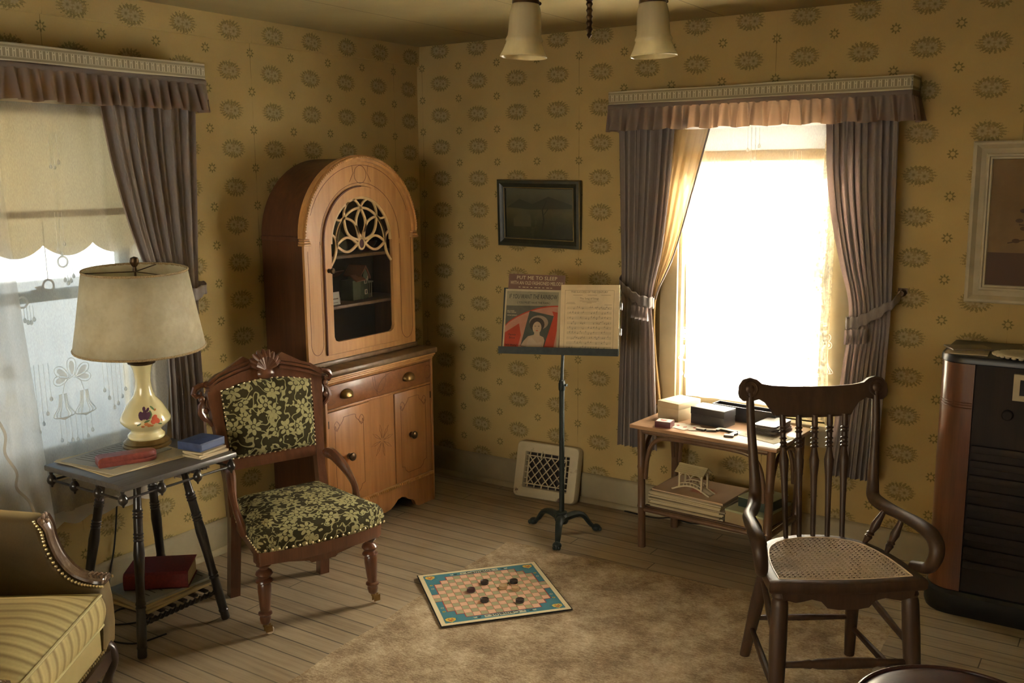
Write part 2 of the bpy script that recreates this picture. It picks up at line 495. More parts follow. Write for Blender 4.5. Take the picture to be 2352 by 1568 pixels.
RATTAN = wood((0.090, 0.046, 0.024), (0.130, 0.070, 0.037), (0.18, 0.102, 0.057), name='brown_bamboo', rough=0.38, coat=0.2, stretch=5)
TABLEW = wood((0.32, 0.185, 0.10), (0.41, 0.25, 0.145), (0.49, 0.32, 0.19), axis=0, name='side_table_top', rough=0.28, coat=0.3)
RADW = wood((0.085, 0.030, 0.013), (0.13, 0.048, 0.020), (0.175, 0.070, 0.030), name='console_walnut', rough=0.28, coat=0.5)
RADD = wood((0.010, 0.006, 0.0045), (0.016, 0.009, 0.0065), (0.024, 0.013, 0.009), name='console_dark', rough=0.75, coat=0.0)
BLACKP = pm('black_lacquer', (0.008, 0.008, 0.009), rough=0.35)
BRASS = pm('old_brass', _paint((0.20, 0.125, 0.045), (0.30, 0.20, 0.08), 30), rough=0.38, metal=0.9)
DBRASS = pm('dark_bronze', _paint((0.06, 0.035, 0.018), (0.10, 0.062, 0.03), 30), rough=0.38, metal=0.8)
NAILM = pm('brass_nails', (0.55, 0.45, 0.26), rough=0.28, metal=1.0)
IRON = pm('green_black_iron', _paint((0.012, 0.017, 0.014), (0.024, 0.031, 0.025), 40), rough=0.5, spec=0.35)
STEEL = pm('dull_steel', (0.42, 0.44, 0.46), rough=0.3, metal=1.0)
CERAM = pm('white_caster', (0.62, 0.57, 0.46), rough=0.3)

def damask(t, scale=1.0, seat=False):
    c = t.xyz(); x, y = c[0], c[2]
    if seat:      # the cloth is pulled down over the edges
        drop = c[2] - 0.47
        x = x - drop * t.math('SIGN', c[0]) * t.map(c[0].abs(), 0.18, 0.25); y = c[1] + drop
    v = t.vec(x, y, 0.0)
    warp = t.noise(v, 9.0*scale, 2)
    d, colr, pos = t.voronoi(v, 13.0*scale, 'F1', 0.75)
    px, py, pz = t.xyz(pos)
    dx, dy = x - px, y - py
    r = (dx*dx + dy*dy).sqrt() * scale; a = t.atan2(dy, dx)
    pet = (a * 3.5 + warp * 4.0).cos().abs() * 0.017 + 0.011
    fl = t.map(r, pet, pet + 0.0015, 1, 0) * t.map((r - 0.0078).abs(), 0.0010, 0.0022, 0, 1)
    vein = t.map((a * 7.0 + warp * 8.0).cos(), -0.95, -0.7, 0.2, 1)
    fl = fl * vein
    # curling stems and leaves between the flowers
    n2 = t.noise(v, 22.0*scale, 1)
    stem = t.map((n2 - 0.5).abs(), 0.018, 0.028, 1, 0)
    n3 = t.noise(v, 48.0*scale, 1)
    leaf = t.map(n3, 0.60, 0.63) * t.map(r, 0.026, 0.030, 0, 1)
    m = fl.max(stem * 0.9).max(leaf)
    wv = t.noise(t.vec(x*900*scale, y*900*scale, 0.0), 1.0, 1)
    col = t.mix(m, (0.034, 0.027, 0.010), (0.330, 0.300, 0.145))
    col = t.mix(wv * 0.22, col, (0.05, 0.042, 0.018))
    return dict(color=col, height=m + wv * 0.3)
DAM_BACK = pm('floral_plush_back', lambda t: damask(t, 0.82, False), rough=0.9, spec=0.2, bump=0.3, dist=0.002)
DAM_SEAT = pm('floral_plush_seat', lambda t: damask(t, 0.82, True), rough=0.9, spec=0.2, bump=0.3, dist=0.002)

def _drape(t):
    n = t.noise(t.scale(t.obj(), (1, 1, 0.15)), 300, 2)
    return dict(color=t.ramp(n, (0.3, (0.205, 0.180, 0.168)), (0.7, (0.255, 0.225, 0.208))), tcolor=(0.55, 0.38, 0.33), height=n)
DRAPE = pm('mauve_brown_drape', _drape, rough=0.85, translucent=0.17, bump=0.1, dist=0.001)
RUFF = pm('valance_ruffle_cloth', lambda t: dict(color=(0.205, 0.178, 0.160), tcolor=(0.66, 0.38, 0.20)), rough=0.85, translucent=0.34)
def _band(axis):
    def fn(t):
        c = t.xyz(); s, z = c[axis], c[2]
        # two rows of little stitched figures between plain borders, z measured from the band's middle
        k = ((s / 0.0245).fract() - 0.5) * 0.0245
        body = t.map(((k.abs() - 0.0045)).abs(), 0.0018, 0.0030, 1, 0) * t.map(z.abs(), 0.013, 0.016, 1, 0)
        bar = t.map((z - 0.006).abs(), 0.0015, 0.003, 1, 0) * t.map(k.abs(), 0.006, 0.0075, 1, 0)
        head = t.map((z.abs() - 0.0155).abs(), 0.001, 0.002, 1, 0)
        edge = t.map(z.abs(), 0.0245, 0.026, 0, 1)
        thr = t.noise(sc=500, det=1)
        m = body.max(bar).max(head * 0.5).max(edge)
        col = t.mix(m, (0.27, 0.235, 0.15), (0.58, 0.52, 0.36))
        return dict(color=t.mix(thr * 0.3, col, (0.2, 0.17, 0.1)), height=m)
    return fn
BAND_X = pm('lace_band_back', _band(0), rough=0.9, bump=0.4, dist=0.002)
BAND_Y = pm('lace_band_left', _band(1), rough=0.9, bump=0.4, dist=0.002)

def _sheer(lo, hi):
    def fn(t):
        x, y, z = t.xyz()
        w = t.noise(t.vec(x*900, y*900, z*90), 1.0, 1)
        return dict(color=(0.86, 0.87, 0.86), see=t.map(w, 0.35, 0.65, lo, hi))
    return fn
SHEER = pm('sheer_net', _sheer(0.55, 0.63), rough=0.9, translucent=0.55)
SHEER2 = pm('sheer_net_close', _sheer(0.33, 0.41), rough=0.9, translucent=0.55)
SHEERD = pm('sheer_ochre', lambda t: dict(color=(0.60, 0.42, 0.20), see=0.10), rough=0.9, translucent=0.22)
LACE = pm('lace_thread', (0.84, 0.86, 0.86), rough=0.9, translucent=0.5, see=0.25)
SHADE = pm('roller_shade_cloth', lambda t: t.ramp(t.noise(sc=3, det=3), (0.3, (0.76, 0.58, 0.30)), (0.7, (0.82, 0.65, 0.37))), rough=0.9, translucent=0.6)
SHADEW = pm('pale_shade_cloth', (0.80, 0.82, 0.82), rough=0.9, translucent=0.05)
SHADEO = pm('ochre_hem', (0.85, 0.54, 0.15), rough=0.9, translucent=0.06)
LACEW = pm('folded_lace', lambda t: dict(color=(0.78, 0.72, 0.55), see=t.map(t.noise(sc=60, det=3), 0.40, 0.55, 0.08, 0.45)), rough=0.9, translucent=0.08)
SHADEH = pm('roller_shade_hem', (0.52, 0.38, 0.19), rough=0.9, translucent=0.35)
def _glass(t): return dict(color=(0.9, 0.95, 0.95), see=0.90)
GLASS = pm('window_glass', _glass, rough=0.03)
CABGL = pm('cabinet_glass', lambda t: dict(color=(0.05, 0.05, 0.05), see=0.86), rough=0.04)
YARD_SHADE = pm('yard_painted_shade', _paint((0.034, 0.050, 0.068), (0.048, 0.066, 0.086), 0.6), rough=0.9)  # snowy ground, darkened and blued in its colour to imitate shade
SNOW = pm('snow', _paint((0.74, 0.76, 0.78), (0.82, 0.83, 0.85), 0.6), rough=0.8)
EXTW = pm('house_boards', (0.5, 0.48, 0.43), rough=0.8)

def _rug(t):
    x, y, z = t.xyz()
    a = t.noise(sc=5.0, det=8, rough=0.78); b = t.noise(t.vec(x*28, y*110, 0.0), 1.0, 5, 0.75); c = t.noise(t.vec(x*110, y*260, 0.0), 1.0, 2)
    m = a*0.52 + b*0.26 + c*0.22
    col = t.ramp(m, (0.38, (0.15, 0.098, 0.050)), (0.45, (0.25, 0.175, 0.098)), (0.53, (0.43, 0.335, 0.21)), (0.62, (0.62, 0.52, 0.36)))
    return dict(color=col, height=c + b)
RUG = pm('worn_rug', _rug, rough=0.95, bump=0.5, dist=0.004)
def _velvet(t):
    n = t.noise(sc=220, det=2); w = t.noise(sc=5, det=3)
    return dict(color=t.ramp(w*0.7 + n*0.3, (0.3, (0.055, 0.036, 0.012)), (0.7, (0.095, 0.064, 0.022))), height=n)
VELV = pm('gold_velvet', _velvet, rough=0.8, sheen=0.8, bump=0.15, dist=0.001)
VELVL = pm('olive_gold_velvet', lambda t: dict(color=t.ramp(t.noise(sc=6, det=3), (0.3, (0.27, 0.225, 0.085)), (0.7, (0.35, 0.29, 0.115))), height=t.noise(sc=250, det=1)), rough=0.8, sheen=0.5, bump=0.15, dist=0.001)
def _stripe(t):
    x, y, z = t.xyz()
    n = t.noise(sc=120, det=2)
    w = ((x*2*PI/0.052).sin()*0.5 + 0.5)
    w2 = ((x*2*PI/0.026 + 1.0).sin()*0.5 + 0.5)
    return dict(color=t.mix((w*0.65 + w2*0.35 + (n-0.5)*0.3).clamp(), (0.20, 0.158, 0.056), (0.50, 0.425, 0.185)), height=n)
STRIPE = pm('striped_velvet', _stripe, rough=0.8, sheen=0.5, bump=0.15, dist=0.001)
WELT = pm('welting', (0.42, 0.365, 0.17), rough=0.8)
CARVE = wood((0.085, 0.052, 0.034), (0.16, 0.105, 0.070), (0.30, 0.22, 0.155), name='carved_walnut', rough=0.25, coat=0.5)
SOFAL = wood((0.02, 0.010, 0.006), (0.035, 0.018, 0.011), (0.055, 0.028, 0.018), name='sofa_leg_wood', rough=0.3, coat=0.4)

def _shade(t):
    n = t.noise(sc=7, det=5, rough=0.6); f = t.noise(sc=60, det=2)
    return t.ramp(n*0.8 + f*0.2, (0.35, (0.58, 0.52, 0.35)), (0.55, (0.71, 0.66, 0.49)), (0.75, (0.76, 0.71, 0.54)))
LSHADE = pm('parchment_shade', _shade, rough=0.7, translucent=0.35)
LTRIM = pm('shade_braid', lambda t: t.ramp(t.noise(sc=300, det=1), (0.4, (0.24, 0.17, 0.085)), (0.6, (0.42, 0.32, 0.17))), rough=0.8)
CREAM = pm('cream_porcelain', _paint((0.62, 0.56, 0.30), (0.68, 0.62, 0.36), 3), rough=0.15, coat=0.5)
MILK = pm('etched_glass_shade', lambda t: t.ramp(t.noise(t.scale(t.obj(), (40, 40, 4)), 1.0, 2), (0.3, (0.66, 0.58, 0.37)), (0.7, (0.76, 0.68, 0.46))), rough=0.25, translucent=0.5)

def flat(name, c, rough=0.7, **k): return pm(name, c, rough=rough, **k)
def paper(name, c, v=0.12):
    d = tuple(q*(1-v) for q in c)
    return pm(name, lambda t: t.ramp(t.noise(sc=14, det=4), (0.35, d), (0.65, c)), rough=0.85)

# ------------------------------------------------------------------ room shell
TH = 0.16
def wall(name, along, pos, out, lo, hi, holes, mat):
    """wall on the plane pos; along 'x' or 'y'; out = +1/-1 side of its thickness; holes: (a0,a1,z0,z1)"""
    m = MB(); p0, p1 = sorted((pos, pos + out*TH))
    def bx(a0, a1, z0, z1):
        if along == 'x': m.box(a0, a1, p0, p1, z0, z1)
        else: m.box(p0, p1, a0, a1, z0, z1)
    cur = lo
    for a0, a1, z0, z1 in holes:
        bx(cur, a0, 0, HC); bx(a0, a1, 0, z0); bx(a0, a1, z1, HC); cur = a1
    bx(cur, hi, 0, HC)
    return struct(m.build(name, mat, fixn=False))
wall('wall_back', 'x', 0.0, 1, -TH, RX+TH, [WIN_R], WALL_B)
wall('wall_left', 'y', 0.0, -1, RY, 0.0, [WIN_L], WALL_L)
wall('wall_front', 'x', RY, -1, -TH, RX+TH, [WIN_F], PLAIN)
wall('wall_right', 'y', RX, 1, RY, 0.0, [], PLAIN)
m = MB(); m.box(-TH, RX+TH, RY-TH, TH, -0.12, 0.0); struct(m.build('floor', FLOOR))
m = MB(); m.box(-TH, RX+TH, RY-TH, TH, HC, HC+0.15); struct(m.build('ceiling', CEIL))
m = MB(); m.box(-60, 60, -60, 60, -0.75, -0.55); struct(m.build('yard', YARD_SHADE))
m = MB(); m.box(-1.6, 60, 0.25, 60, -0.549, -0.50); struct(m.build('snow_field', SNOW))
m = MB(); m.box(-TH, RX+TH, RY-TH, TH, -0.55, -0.121); struct(m.build('house_foundation', EXTW))
m = MB(); m.box(-1.3, -1.2, 0.4, 10.0, -0.549, 3.2); struct(m.build('added_shade_wall', EXTW))  # unseen wall, added to keep the sun off the left yard
m = MB(); m.prism([(-0.16, HC+0.151), (RX+0.16, HC+0.151), (RX+0.16, 5.2), (RX+0.55, 5.2), (RX/2, 7.4), (-0.55, 5.2), (-0.16, 5.2)], -0.16, 7.0, Matrix(((1, 0, 0, 0), (0, 0, -1, 0), (0, 1, 0, 0), (0, 0, 0, 1)))); struct(m.build('added_shade_storey', EXTW))  # unseen storey and roof, added to lengthen the shadow over the yard
# papered cornice strip along the left wall and in the corner
m = MB(); m.prism([(0.0, HC-0.105), (0.012, HC-0.105), (0.016, HC-0.10), (0.020, HC-0.012), (0.020, HC), (0.0, HC)], 0, -RY, M=Matrix(((1, 0, 0, 0), (0, 0, -1, 0), (0, 1, 0, 0), (0, 0, 0, 1))))
struct(m.build('trim_1', WALL_L))
# baseboards with a quarter round shoe
def baseb(name, M, L0, L1):
    m = MB(); m.prism([(0, 0), (0.017, 0), (0.017, 0.141), (0.013, 0.150), (0.006, 0.1553), (0, 0.1553)], L0, L1, M=M)
    o = struct(m.build(name, BASEB))
    m = MB(); m.prism([(0.0171, 0.0)] + [(0.0171+0.017*math.cos(R(a)), 0.026*math.sin(R(a))) for a in range(0, 91, 15)], L0, L1, M=M, smooth=True)
    m.build('shoe_moulding', BASEB, parent=o)
ML = Matrix(((1, 0, 0, 0), (0, 0, -1, 0), (0, 1, 0, 0), (0, 0, 0, 1)))      # profile x -> +x, y -> z, length -> -y
MBk = Matrix(((0, 0, 1, 0), (-1, 0, 0, 0), (0, 1, 0, 0), (0, 0, 0, 1)))     # profile x -> -y, y -> z, length -> +x
baseb('baseboard_left', ML, 0.036, -RY-0.001)
baseb('baseboard_back', MBk, 0.0, RX-0.001)

JAMB = pm('jamb_paint', _paint((0.55, 0.48, 0.33), (0.64, 0.57, 0.41)), rough=0.5)
# ------------------------------------------------------------------ windows (local frame: x along the wall, +y outwards, z up)
def window(name, u0, u1, z0, z1, loc, rz, sash_mat):
    root = bpy.data.objects.new(name, None); COL.objects.link(root); root.location = loc; root.rotation_euler = (0, 0, rz)
    struct(root)
    cw = 0.085
    m = MB()
    m.box(u0-cw, u0+0.004, -0.022, 0.0, z0-0.03, z1+cw, 0.004); m.box(u1-0.004, u1+cw, -0.022, 0.0, z0-0.03, z1+cw, 0.004)
    m.box(u0+0.004, u1-0.004, -0.022, 0.0, z1-0.004, z1+cw, 0.004)
    m.build('window_frame', CASING, root)
    m = MB()
    m.box(u0, u0+0.018, 0.0, TH+0.02, z0, z1); m.box(u1-0.018, u1, 0.0, TH+0.02, z0, z1)
    m.box(u0+0.018, u1-0.018, 0.0, TH+0.02, z1-0.018, z1)
    m.build('window_jamb', JAMB, root)
    m = MB(); m.box(u0-cw-0.03, u1+cw+0.03, -0.060, 0.0, z0-0.034, z0-0.004, 0.008); m.box(u0, u1, 0.0, TH+0.03, z0-0.0335, z0+0.002)
    m.build('window_sill', CASING, root)
    m = MB(); m.box(u0-cw, u1+cw, -0.020, 0.0, z0-0.115, z0-0.035, 0.004); m.build('window_apron', CASING, root)
    zm = (z0+z1)/2 - 0.035
    a, b = u0+0.018, u1-0.018
    for nm, y0, zz0, zz1, top, bot in (('lower_sash', 0.045, z0+0.002, zm+0.02, 0.04, 0.072), ('upper_sash', 0.082, zm-0.02, z1-0.018, 0.05, 0.04)):
        m = MB(); st = 0.046; y1 = y0+0.034
        m.box(a, a+st, y0, y1, zz0, zz1, 0.004); m.box(b-st, b, y0, y1, zz0, zz1, 0.004)
        m.box(a+st, b-st, y0, y1, zz0, zz0+bot, 0.004); m.box(a+st, b-st, y0, y1, zz1-top, zz1, 0.004)
        s_ = m.build(nm, sash_mat, root)
        m = MB(); m.box(a+st-0.004, b-st+0.004, y0+0.015, y0+0.018, zz0+bot-0.004, zz1-top+0.004)
        m.build('glass_pane', GLASS, s_)
        if nm == 'lower_sash':
            m = MB(); uc = (u0+u1)/2
            m.box(uc-0.032, uc+0.032, y0+0.002, y0+0.030, zz1, zz1+0.007, 0.003); m.lathe([(0.013, 0), (0.013, 0.010), (0.006, 0.014)], (uc, y0+0.016, zz1+0.006)); m.tube([(uc, y0+0.01, zz1+0.014), (uc-0.03, y0-0.004, zz1+0.018)], [0.005, 0.0035])
            m.build('sash_lock', BRASS, s_)
    return root
window('window_1', *WIN_L, (0, 0, 0), R(90), SASH_L)
window('window_2', *WIN_R, (0, 0, 0), 0, CASING)
window('window_3', -WIN_F[1], -WIN_F[0], WIN_F[2], WIN_F[3], (0, RY, 0), R(180), CASING)

# ------------------------------------------------------------------ curtains
def cloth(name, mat, parent, zt, zb, L, Rr, d, folds, amp, nu=140, nv=44, seed=0, pinch=(), solid=0.0, bulge=None):
    """hanging cloth between edge curves L(z), Rr(z); d = distance from wall (negative y), folds across"""
    rnd = random.Random(seed); ph = [rnd.uniform(0, 6.28) for _ in range(4)]; jit = [rnd.uniform(-0.25, 0.25) for _ in range(64)]
    def fn(u, v):
        z = lerp(zt, zb, v)
        a, b = poly_at(L, -z), poly_at(Rr, -z)
        q = u*folds; k = int(min(q, 62)); s = q + jit[k]*(1-abs(2*(q-k)-1))
        w = 0.75*math.sin(2*PI*s + ph[0]) + 0.5*math.sin(2*PI*s*0.53 + ph[1] + v*0.6) + 0.25*math.sin(2*PI*s*1.7 + ph[2] + v*1.5)
        A = amp(v) if callable(amp) else amp
        y = -d - A*w - (bulge(u, v) if bulge else 0)
        x = lerp(a, b, u) + 0.25*A*math.cos(2*PI*s + ph[0])
        return (x, y, z)
    m = MB(); m.grid(fn, nu, nv)
    return m.build(name, mat, parent, angle=180, fixn=False, solid=solid)
def rev(p): return [(-z, v) for z, v in p]

def valance(label, u0, u1, z0, z1, zb, depth, loc, rz, seed):
    v = thing('curtain_valance', label, 'valance', loc, rz)
    m = MB()   # stiff box: top board and face
    m.box(u0+0.006, u1-0.006, -depth+0.006, -0.002, z1-0.012, z1-0.002); m.box(u0+0.006, u1-0.006, -depth+0.002, -depth+0.010, z0-0.02, z1-0.012)
    m.box(u0+0.004, u0+0.012, -depth+0.010, -0.002, z0-0.02, z1-0.012); m.box(u1-0.012, u1-0.004, -depth+0.010, -0.002, z0-0.02, z1-0.012)
    m.build('valance_board', RUFF, v)
    zc = (z0+z1)/2; h = (z1-z0)/2
    m = MB(); n = 60
    def band(a, t):
        # face, then a return at each end
        L = u1-u0; tot = L + 2*depth; s = a*tot
        if s < depth: x, y = u0, -s
        elif s < depth+L: x, y = u0+(s-depth), -depth - 0.0025
        else: x, y = u1, -(tot-s)
        return (x, y, lerp(-h, h, t) + 0.002*math.sin(s*9+seed))
    m.grid(band, 160, 8); o = m.build('lace_band', BAND_X, v, loc=(0, 0, zc), angle=30, fixn=False, solid=0.003)
    m = MB()
    rnd = random.Random(seed); N = 60; off = [rnd.uniform(-0.35, 0.35) for _ in range(N+2)]
    def ruf(a, t):
        L = u1-u0; tot = L + 2*depth; s = a*tot
        q = s/tot*N; k = int(q); w = math.sin(2*PI*(q*0.62) + off[k]*(1-abs(2*(q-k)-1))*3)
        A = 0.0035 + 0.015*t**0.7
        z = lerp(z0-0.018, zb, t) + 0.004*math.sin(q*1.3+seed)*t
        if s < depth: x, y = u0 - A*w*0.8 - 0.010*t, -s
        elif s < depth+L: x, y = lerp(u0-0.010*t, u1+0.010*t, (s-depth)/L), -depth - 0.004 - A*(w+0.6)
        else: x, y = u1 + A*w*0.8 + 0.010*t, -(tot-s)
        return (x + 0.010*t*math.cos(q*2.3), y, z)
    m.grid(ruf, 520, 14); m.build('ruffle', RUFF, v, angle=180, fixn=False)
    m = MB()
    m.box(u0-0.002, u1+0.002, -depth-0.005, -depth+0.004, z0-0.022, z0-0.001, 0.003); m.box(u1-0.001, u1+0.003, -depth+0.005, -0.003, z0-0.022, z0-0.001); m.box(u0-0.003, u0+0.001, -depth+0.005, -0.003, z0-0.022, z0-0.001)
    m.build('header_strip', RUFF, v)
    return v
valance('mauve ruffled valance with cream lace band over the left window', -2.965, -1.592, 2.128, 2.190, 1.998, 0.15, (0, 0, 0), R(90), 1)
valance('mauve ruffled valance with cream lace band over the bright back window', 1.287, 2.660, 2.052, 2.112, 1.930, 0.15, (0, 0, 0), 0, 5)

def drape(label, zt, zb, L, Rr, d, tie_z, tie_out, loc, rz, seed, side, folds=7, hook_z=None, hook_x=None):
    t = thing('window_drape', label, 'curtain', loc, rz)
    def amp(v):
        z = lerp(zt, zb, v); g = abs(z-tie_z)
        return 0.005 + 0.008*min(1, g/0.35)
    def bulge(u, v):
        z = lerp(zt, zb, v); g = abs(z-tie_z)
        return -0.02*math.exp(-(g/0.16)**2)*math.cos((u-0.5)*PI)
    cloth('drape_cloth', DRAPE, t, zt, zb, rev(L), rev(Rr), d, folds, amp, nu=200, nv=70, seed=seed, bulge=bulge)
    # tieback: gathered strip from the hook on the wall round the drape, with a ruffled end
    a = poly_at(rev(L), -tie_z); b = poly_at(rev(Rr), -tie_z)
    inner, outer = (b, a) if side > 0 else (a, b)
    m = MB()
    P = spline([(hook_x, -0.02, hook_z), (lerp(outer, hook_x, 0.6), -d-0.03, lerp(tie_z, hook_z, 0.75)), (lerp(outer, inner, 0.35), -d-0.052, lerp(tie_z, hook_z, 0.35)), (lerp(outer, inner, 0.75), -d-0.052, tie_z+0.008), (inner+0.010*side, -d-0.018, tie_z-0.004), (inner-0.006*side, -d+0.03, tie_z)], 8)
    N = len(P)
    def tb(u, v):
        i = min(int(u*(N-1)), N-2); p = P[i].lerp(P[i+1], u*(N-1)-i)
        w = 0.020 if u < 0.3 else 0.026
        return (p.x, p.y - 0.005*math.sin(u*70)*(0.3+abs(v-0.5)), p.z + (v-0.5)*2*w + 0.004*math.sin(u*50))
    m.grid(tb, 110, 6); m.build('tieback', DRAPE, t, angle=180, fixn=False, solid=0.002)
    m = MB()
    fz = tie_z - 0.03
    def frill(u, v):
        A = 0.004 + 0.016*v
        x = lerp(inner - 0.085*side, inner + 0.004*side, u)
        return (x + 0.3*A*math.cos(u*26), -d - 0.056 - A*math.sin(u*26), fz + 0.014 - 0.062*v - 0.012*u)
    m.grid(frill, 60, 8); m.build('tieback_frill', DRAPE, t, angle=180, fixn=False)
    m = MB(); m.lathe([(0.017, 0), (0.017, 0.004), (0.006, 0.007), (0.005, 0.030), (0.014, 0.033), (0.012, 0.038)], (hook_x, 0, hook_z), (0, -1, 0)); m.box(hook_x-0.02, hook_x+0.02, -0.003, 0, hook_z-0.004, hook_z+0.02)
    m.build('tieback_hook', DBRASS, t)
    return t
drape('mauve drape tied back on the right of the left window, behind the lamp', 2.03, 0.45, [(2.03, -2.065), (1.75, -2.02), (1.39, -1.918), (1.24, -1.842), (1.10, -1.828), (0.45, -1.835)], [(2.03, -1.612), (1.26, -1.652), (1.10, -1.66), (0.45, -1.655)], 0.095, 1.215, 0, (0, 0, 0), R(90), 3, -1, 10, 1.27, -1.618)
drape('mauve drape at the far left edge of the photo on the left window', 2.03, 0.45, [(2.03, -2.955), (1.26, -2.91), (0.45, -2.90)], [(2.03, -2.50), (1.75, -2.53), (1.39, -2.64), (1.24, -2.715), (1.10, -2.73), (0.45, -2.73)], 0.122, 1.215, 0, (0, 0, 0), R(90), 4, 1, 9, 1.27, -2.93)
drape('mauve drape tied back on the left of the bright back window', 1.96, 0.37, [(1.96, 1.325), (1.2, 1.345), (0.37, 1.335)], [(1.96, 1.615), (1.65, 1.592), (1.35, 1.556), (1.18, 1.516), (1.10, 1.508), (0.95, 1.522), (0.37, 1.552)], 0.095, 1.115, 0, (0, 0, 0), 0, 7, 1, 10, 1.235, 1.345)
drape('mauve drape tied back on the right of the bright back window', 1.96, 0.385, [(1.96, 2.312), (1.65, 2.335), (1.35, 2.395), (1.18, 2.440), (1.08, 2.446), (0.90, 2.432), (0.385, 2.388)], [(1.96, 2.607), (1.2, 2.618), (0.385, 2.598)], 0.095, 1.085, 0, (0, 0, 0), 0, 9, -1, 10, 1.215, 2.640)

# lace motifs worked into the net curtains, as raised threadwork
def teardrop(m, x, z, y, L, W, ang, th=0.0012, fill=True):
    M = Matrix.Translation((x, y, z)) @ Matrix.Rotation(R(ang), 4, 'Y') @ Matrix.Rotation(R(90), 4, 'X')
    pts = []
    for i in range(20):
        a = 2*PI*i/20; r = math.sin(a/2)
        pts.append((W*math.sin(a)*(0.35+0.65*r)*0.9, L*(0.5-0.5*math.cos(a))))
    if fill: m.prism([(px*0.55, py*0.72+L*0.13) for px, py in pts], 0, th, M)
    P = [M @ Vector((px, py, 0)) for px, py in pts]; m.tube(P + [P[0]], 0.0016, 5)
def beads(m, x, y, z0, n, step, L, rnd):
    for i in range(n):
        xx = x + (i-(n-1)/2)*step; ll = L*(0.55+0.45*math.sin(PI*(i+0.7)/n)) * rnd.uniform(0.85, 1.1)
        m.tube([(xx, y, z0), (xx+0.002, y, z0-ll)], 0.0009, 4)
        teardrop(m, xx+0.002, z0-ll, y, -0.017, 0.0075, 0)
def bellflower(m, x, y, z, k, rnd):
    for a, L in ((0, 0.075), (-52, 0.07), (52, 0.07), (-100, 0.062), (100, 0.062)):
        teardrop(m, x + 0.018*k*math.sin(R(a)), z + 0.03*k, y, L*k, 0.026*k, a)
    for sgn in (-1, 1):
        m.tube(spline([(x, y, z+0.03*k), (x+sgn*0.03*k, y, z+0.015*k), (x+sgn*0.045*k, y, z-0.03*k)], 5), 0.0014, 5)
        for w in (0.040, 0.028, 0.016):
            m.tube(spline([(x+sgn*0.045*k-w*k*0.35, y, z-0.03*k), (x+sgn*0.045*k-w*k*0.55, y, z-0.08*k), (x+sgn*0.045*k-w*k*1.1, y, z-0.115*k), (x+sgn*0.045*k, y, z-0.135*k+w*0.3), (x+sgn*0.045*k+w*k*1.1, y, z-0.115*k), (x+sgn*0.045*k+w*k*0.55, y, z-0.08*k), (x+sgn*0.045*k+w*k*0.35, y, z-0.03*k)], 4), 0.0022*k, 5)
    beads(m, x, y, z-0.125*k, 7, 0.022*k, 0.10*k, rnd)

SH = thing('net_curtain', 'white sheer net curtain with lace bellflowers across the left window', 'curtain', (0, 0, 0), R(90))
cloth('net_panel', SHEER, SH, 2.0, 0.435, rev([(2.0, -2.78), (0.4, -2.78)]), rev([(2.0, -1.80), (1.3, -1.80), (0.95, -1.79), (0.4, -1.86)]), 0.045, 9, lambda v: 0.006+0.004*v, nu=160, nv=30, seed=11)
m = MB(); rnd = random.Random(2); yy = -0.060
def motif(par, fn, *a):
    m = MB(); fn(m, *a); m.build('lace_motif', LACE, par)
motif(SH, bellflower, -2.243, yy, 0.935, 1.0, rnd); motif(SH, bellflower, -2.535, yy, 0.985, 1.0, rnd)
motif(SH, beads, -2.385, yy, 1.035, 6, 0.019, 0.23, rnd); motif(SH, beads, -2.064, yy, 1.03, 6, 0.019, 0.22, rnd)
for (x, z) in ((-2.242, 1.412), (-2.415, 1.275)):
    m = MB(); ring = [(x+0.020*math.cos(a*PI/8), yy, z+0.020*math.sin(a*PI/8)) for a in range(17)]; m.tube(ring, 0.004, 6); beads(m, x+0.02, yy, z-0.015, 4, 0.012, 0.06, rnd); m.build('lace_motif', LACE, SH)
motif(SH, beads, -2.243, yy, 1.89, 3, 0.016, 0.13, rnd); motif(SH, beads, -2.245, yy, 1.60, 3, 0.014, 0.15, rnd)
m = MB()
m.grid(lambda u, v: (lerp(-2.78, -1.86, u), -0.050-0.004*math.sin(u*60), 0.440 - v*(0.045+0.018*abs(math.sin(u*PI*8)))), 120, 4)
m.build('lace_hem', LACE, SH, angle=180, fixn=False)
SH2 = thing('net_curtain', 'denser white net panel hanging at the left edge of the left window', 'curtain', (0, 0, 0), R(90))
cloth('net_panel', SHEER2, SH2, 2.0, 0.41, rev([(2.0, -2.80), (0.4, -2.80)]), rev([(2.0, -2.47), (1.45, -2.445), (0.9, -2.405), (0.41, -2.372)]), 0.084, 4, lambda v: 0.006+0.006*v, nu=90, nv=40, seed=12)
m = MB()
m.tube(spline([(-2.80, -0.103, 1.10), (-2.70, -0.103, 1.0), (-2.61, -0.103, 0.93), (-2.55, -0.103, 0.82), (-2.555, -0.103, 0.74), (-2.52, -0.103, 0.66), (-2.525, -0.103, 0.6), (-2.48, -0.103, 0.53), (-2.455, -0.103, 0.42)], 8), 0.006, 6, flat=0.15, up=(0, 1, 0))
m.build('lace_border', pm('tan_lace', (0.60, 0.50, 0.36), translucent=0.5, see=0.55), SH2)

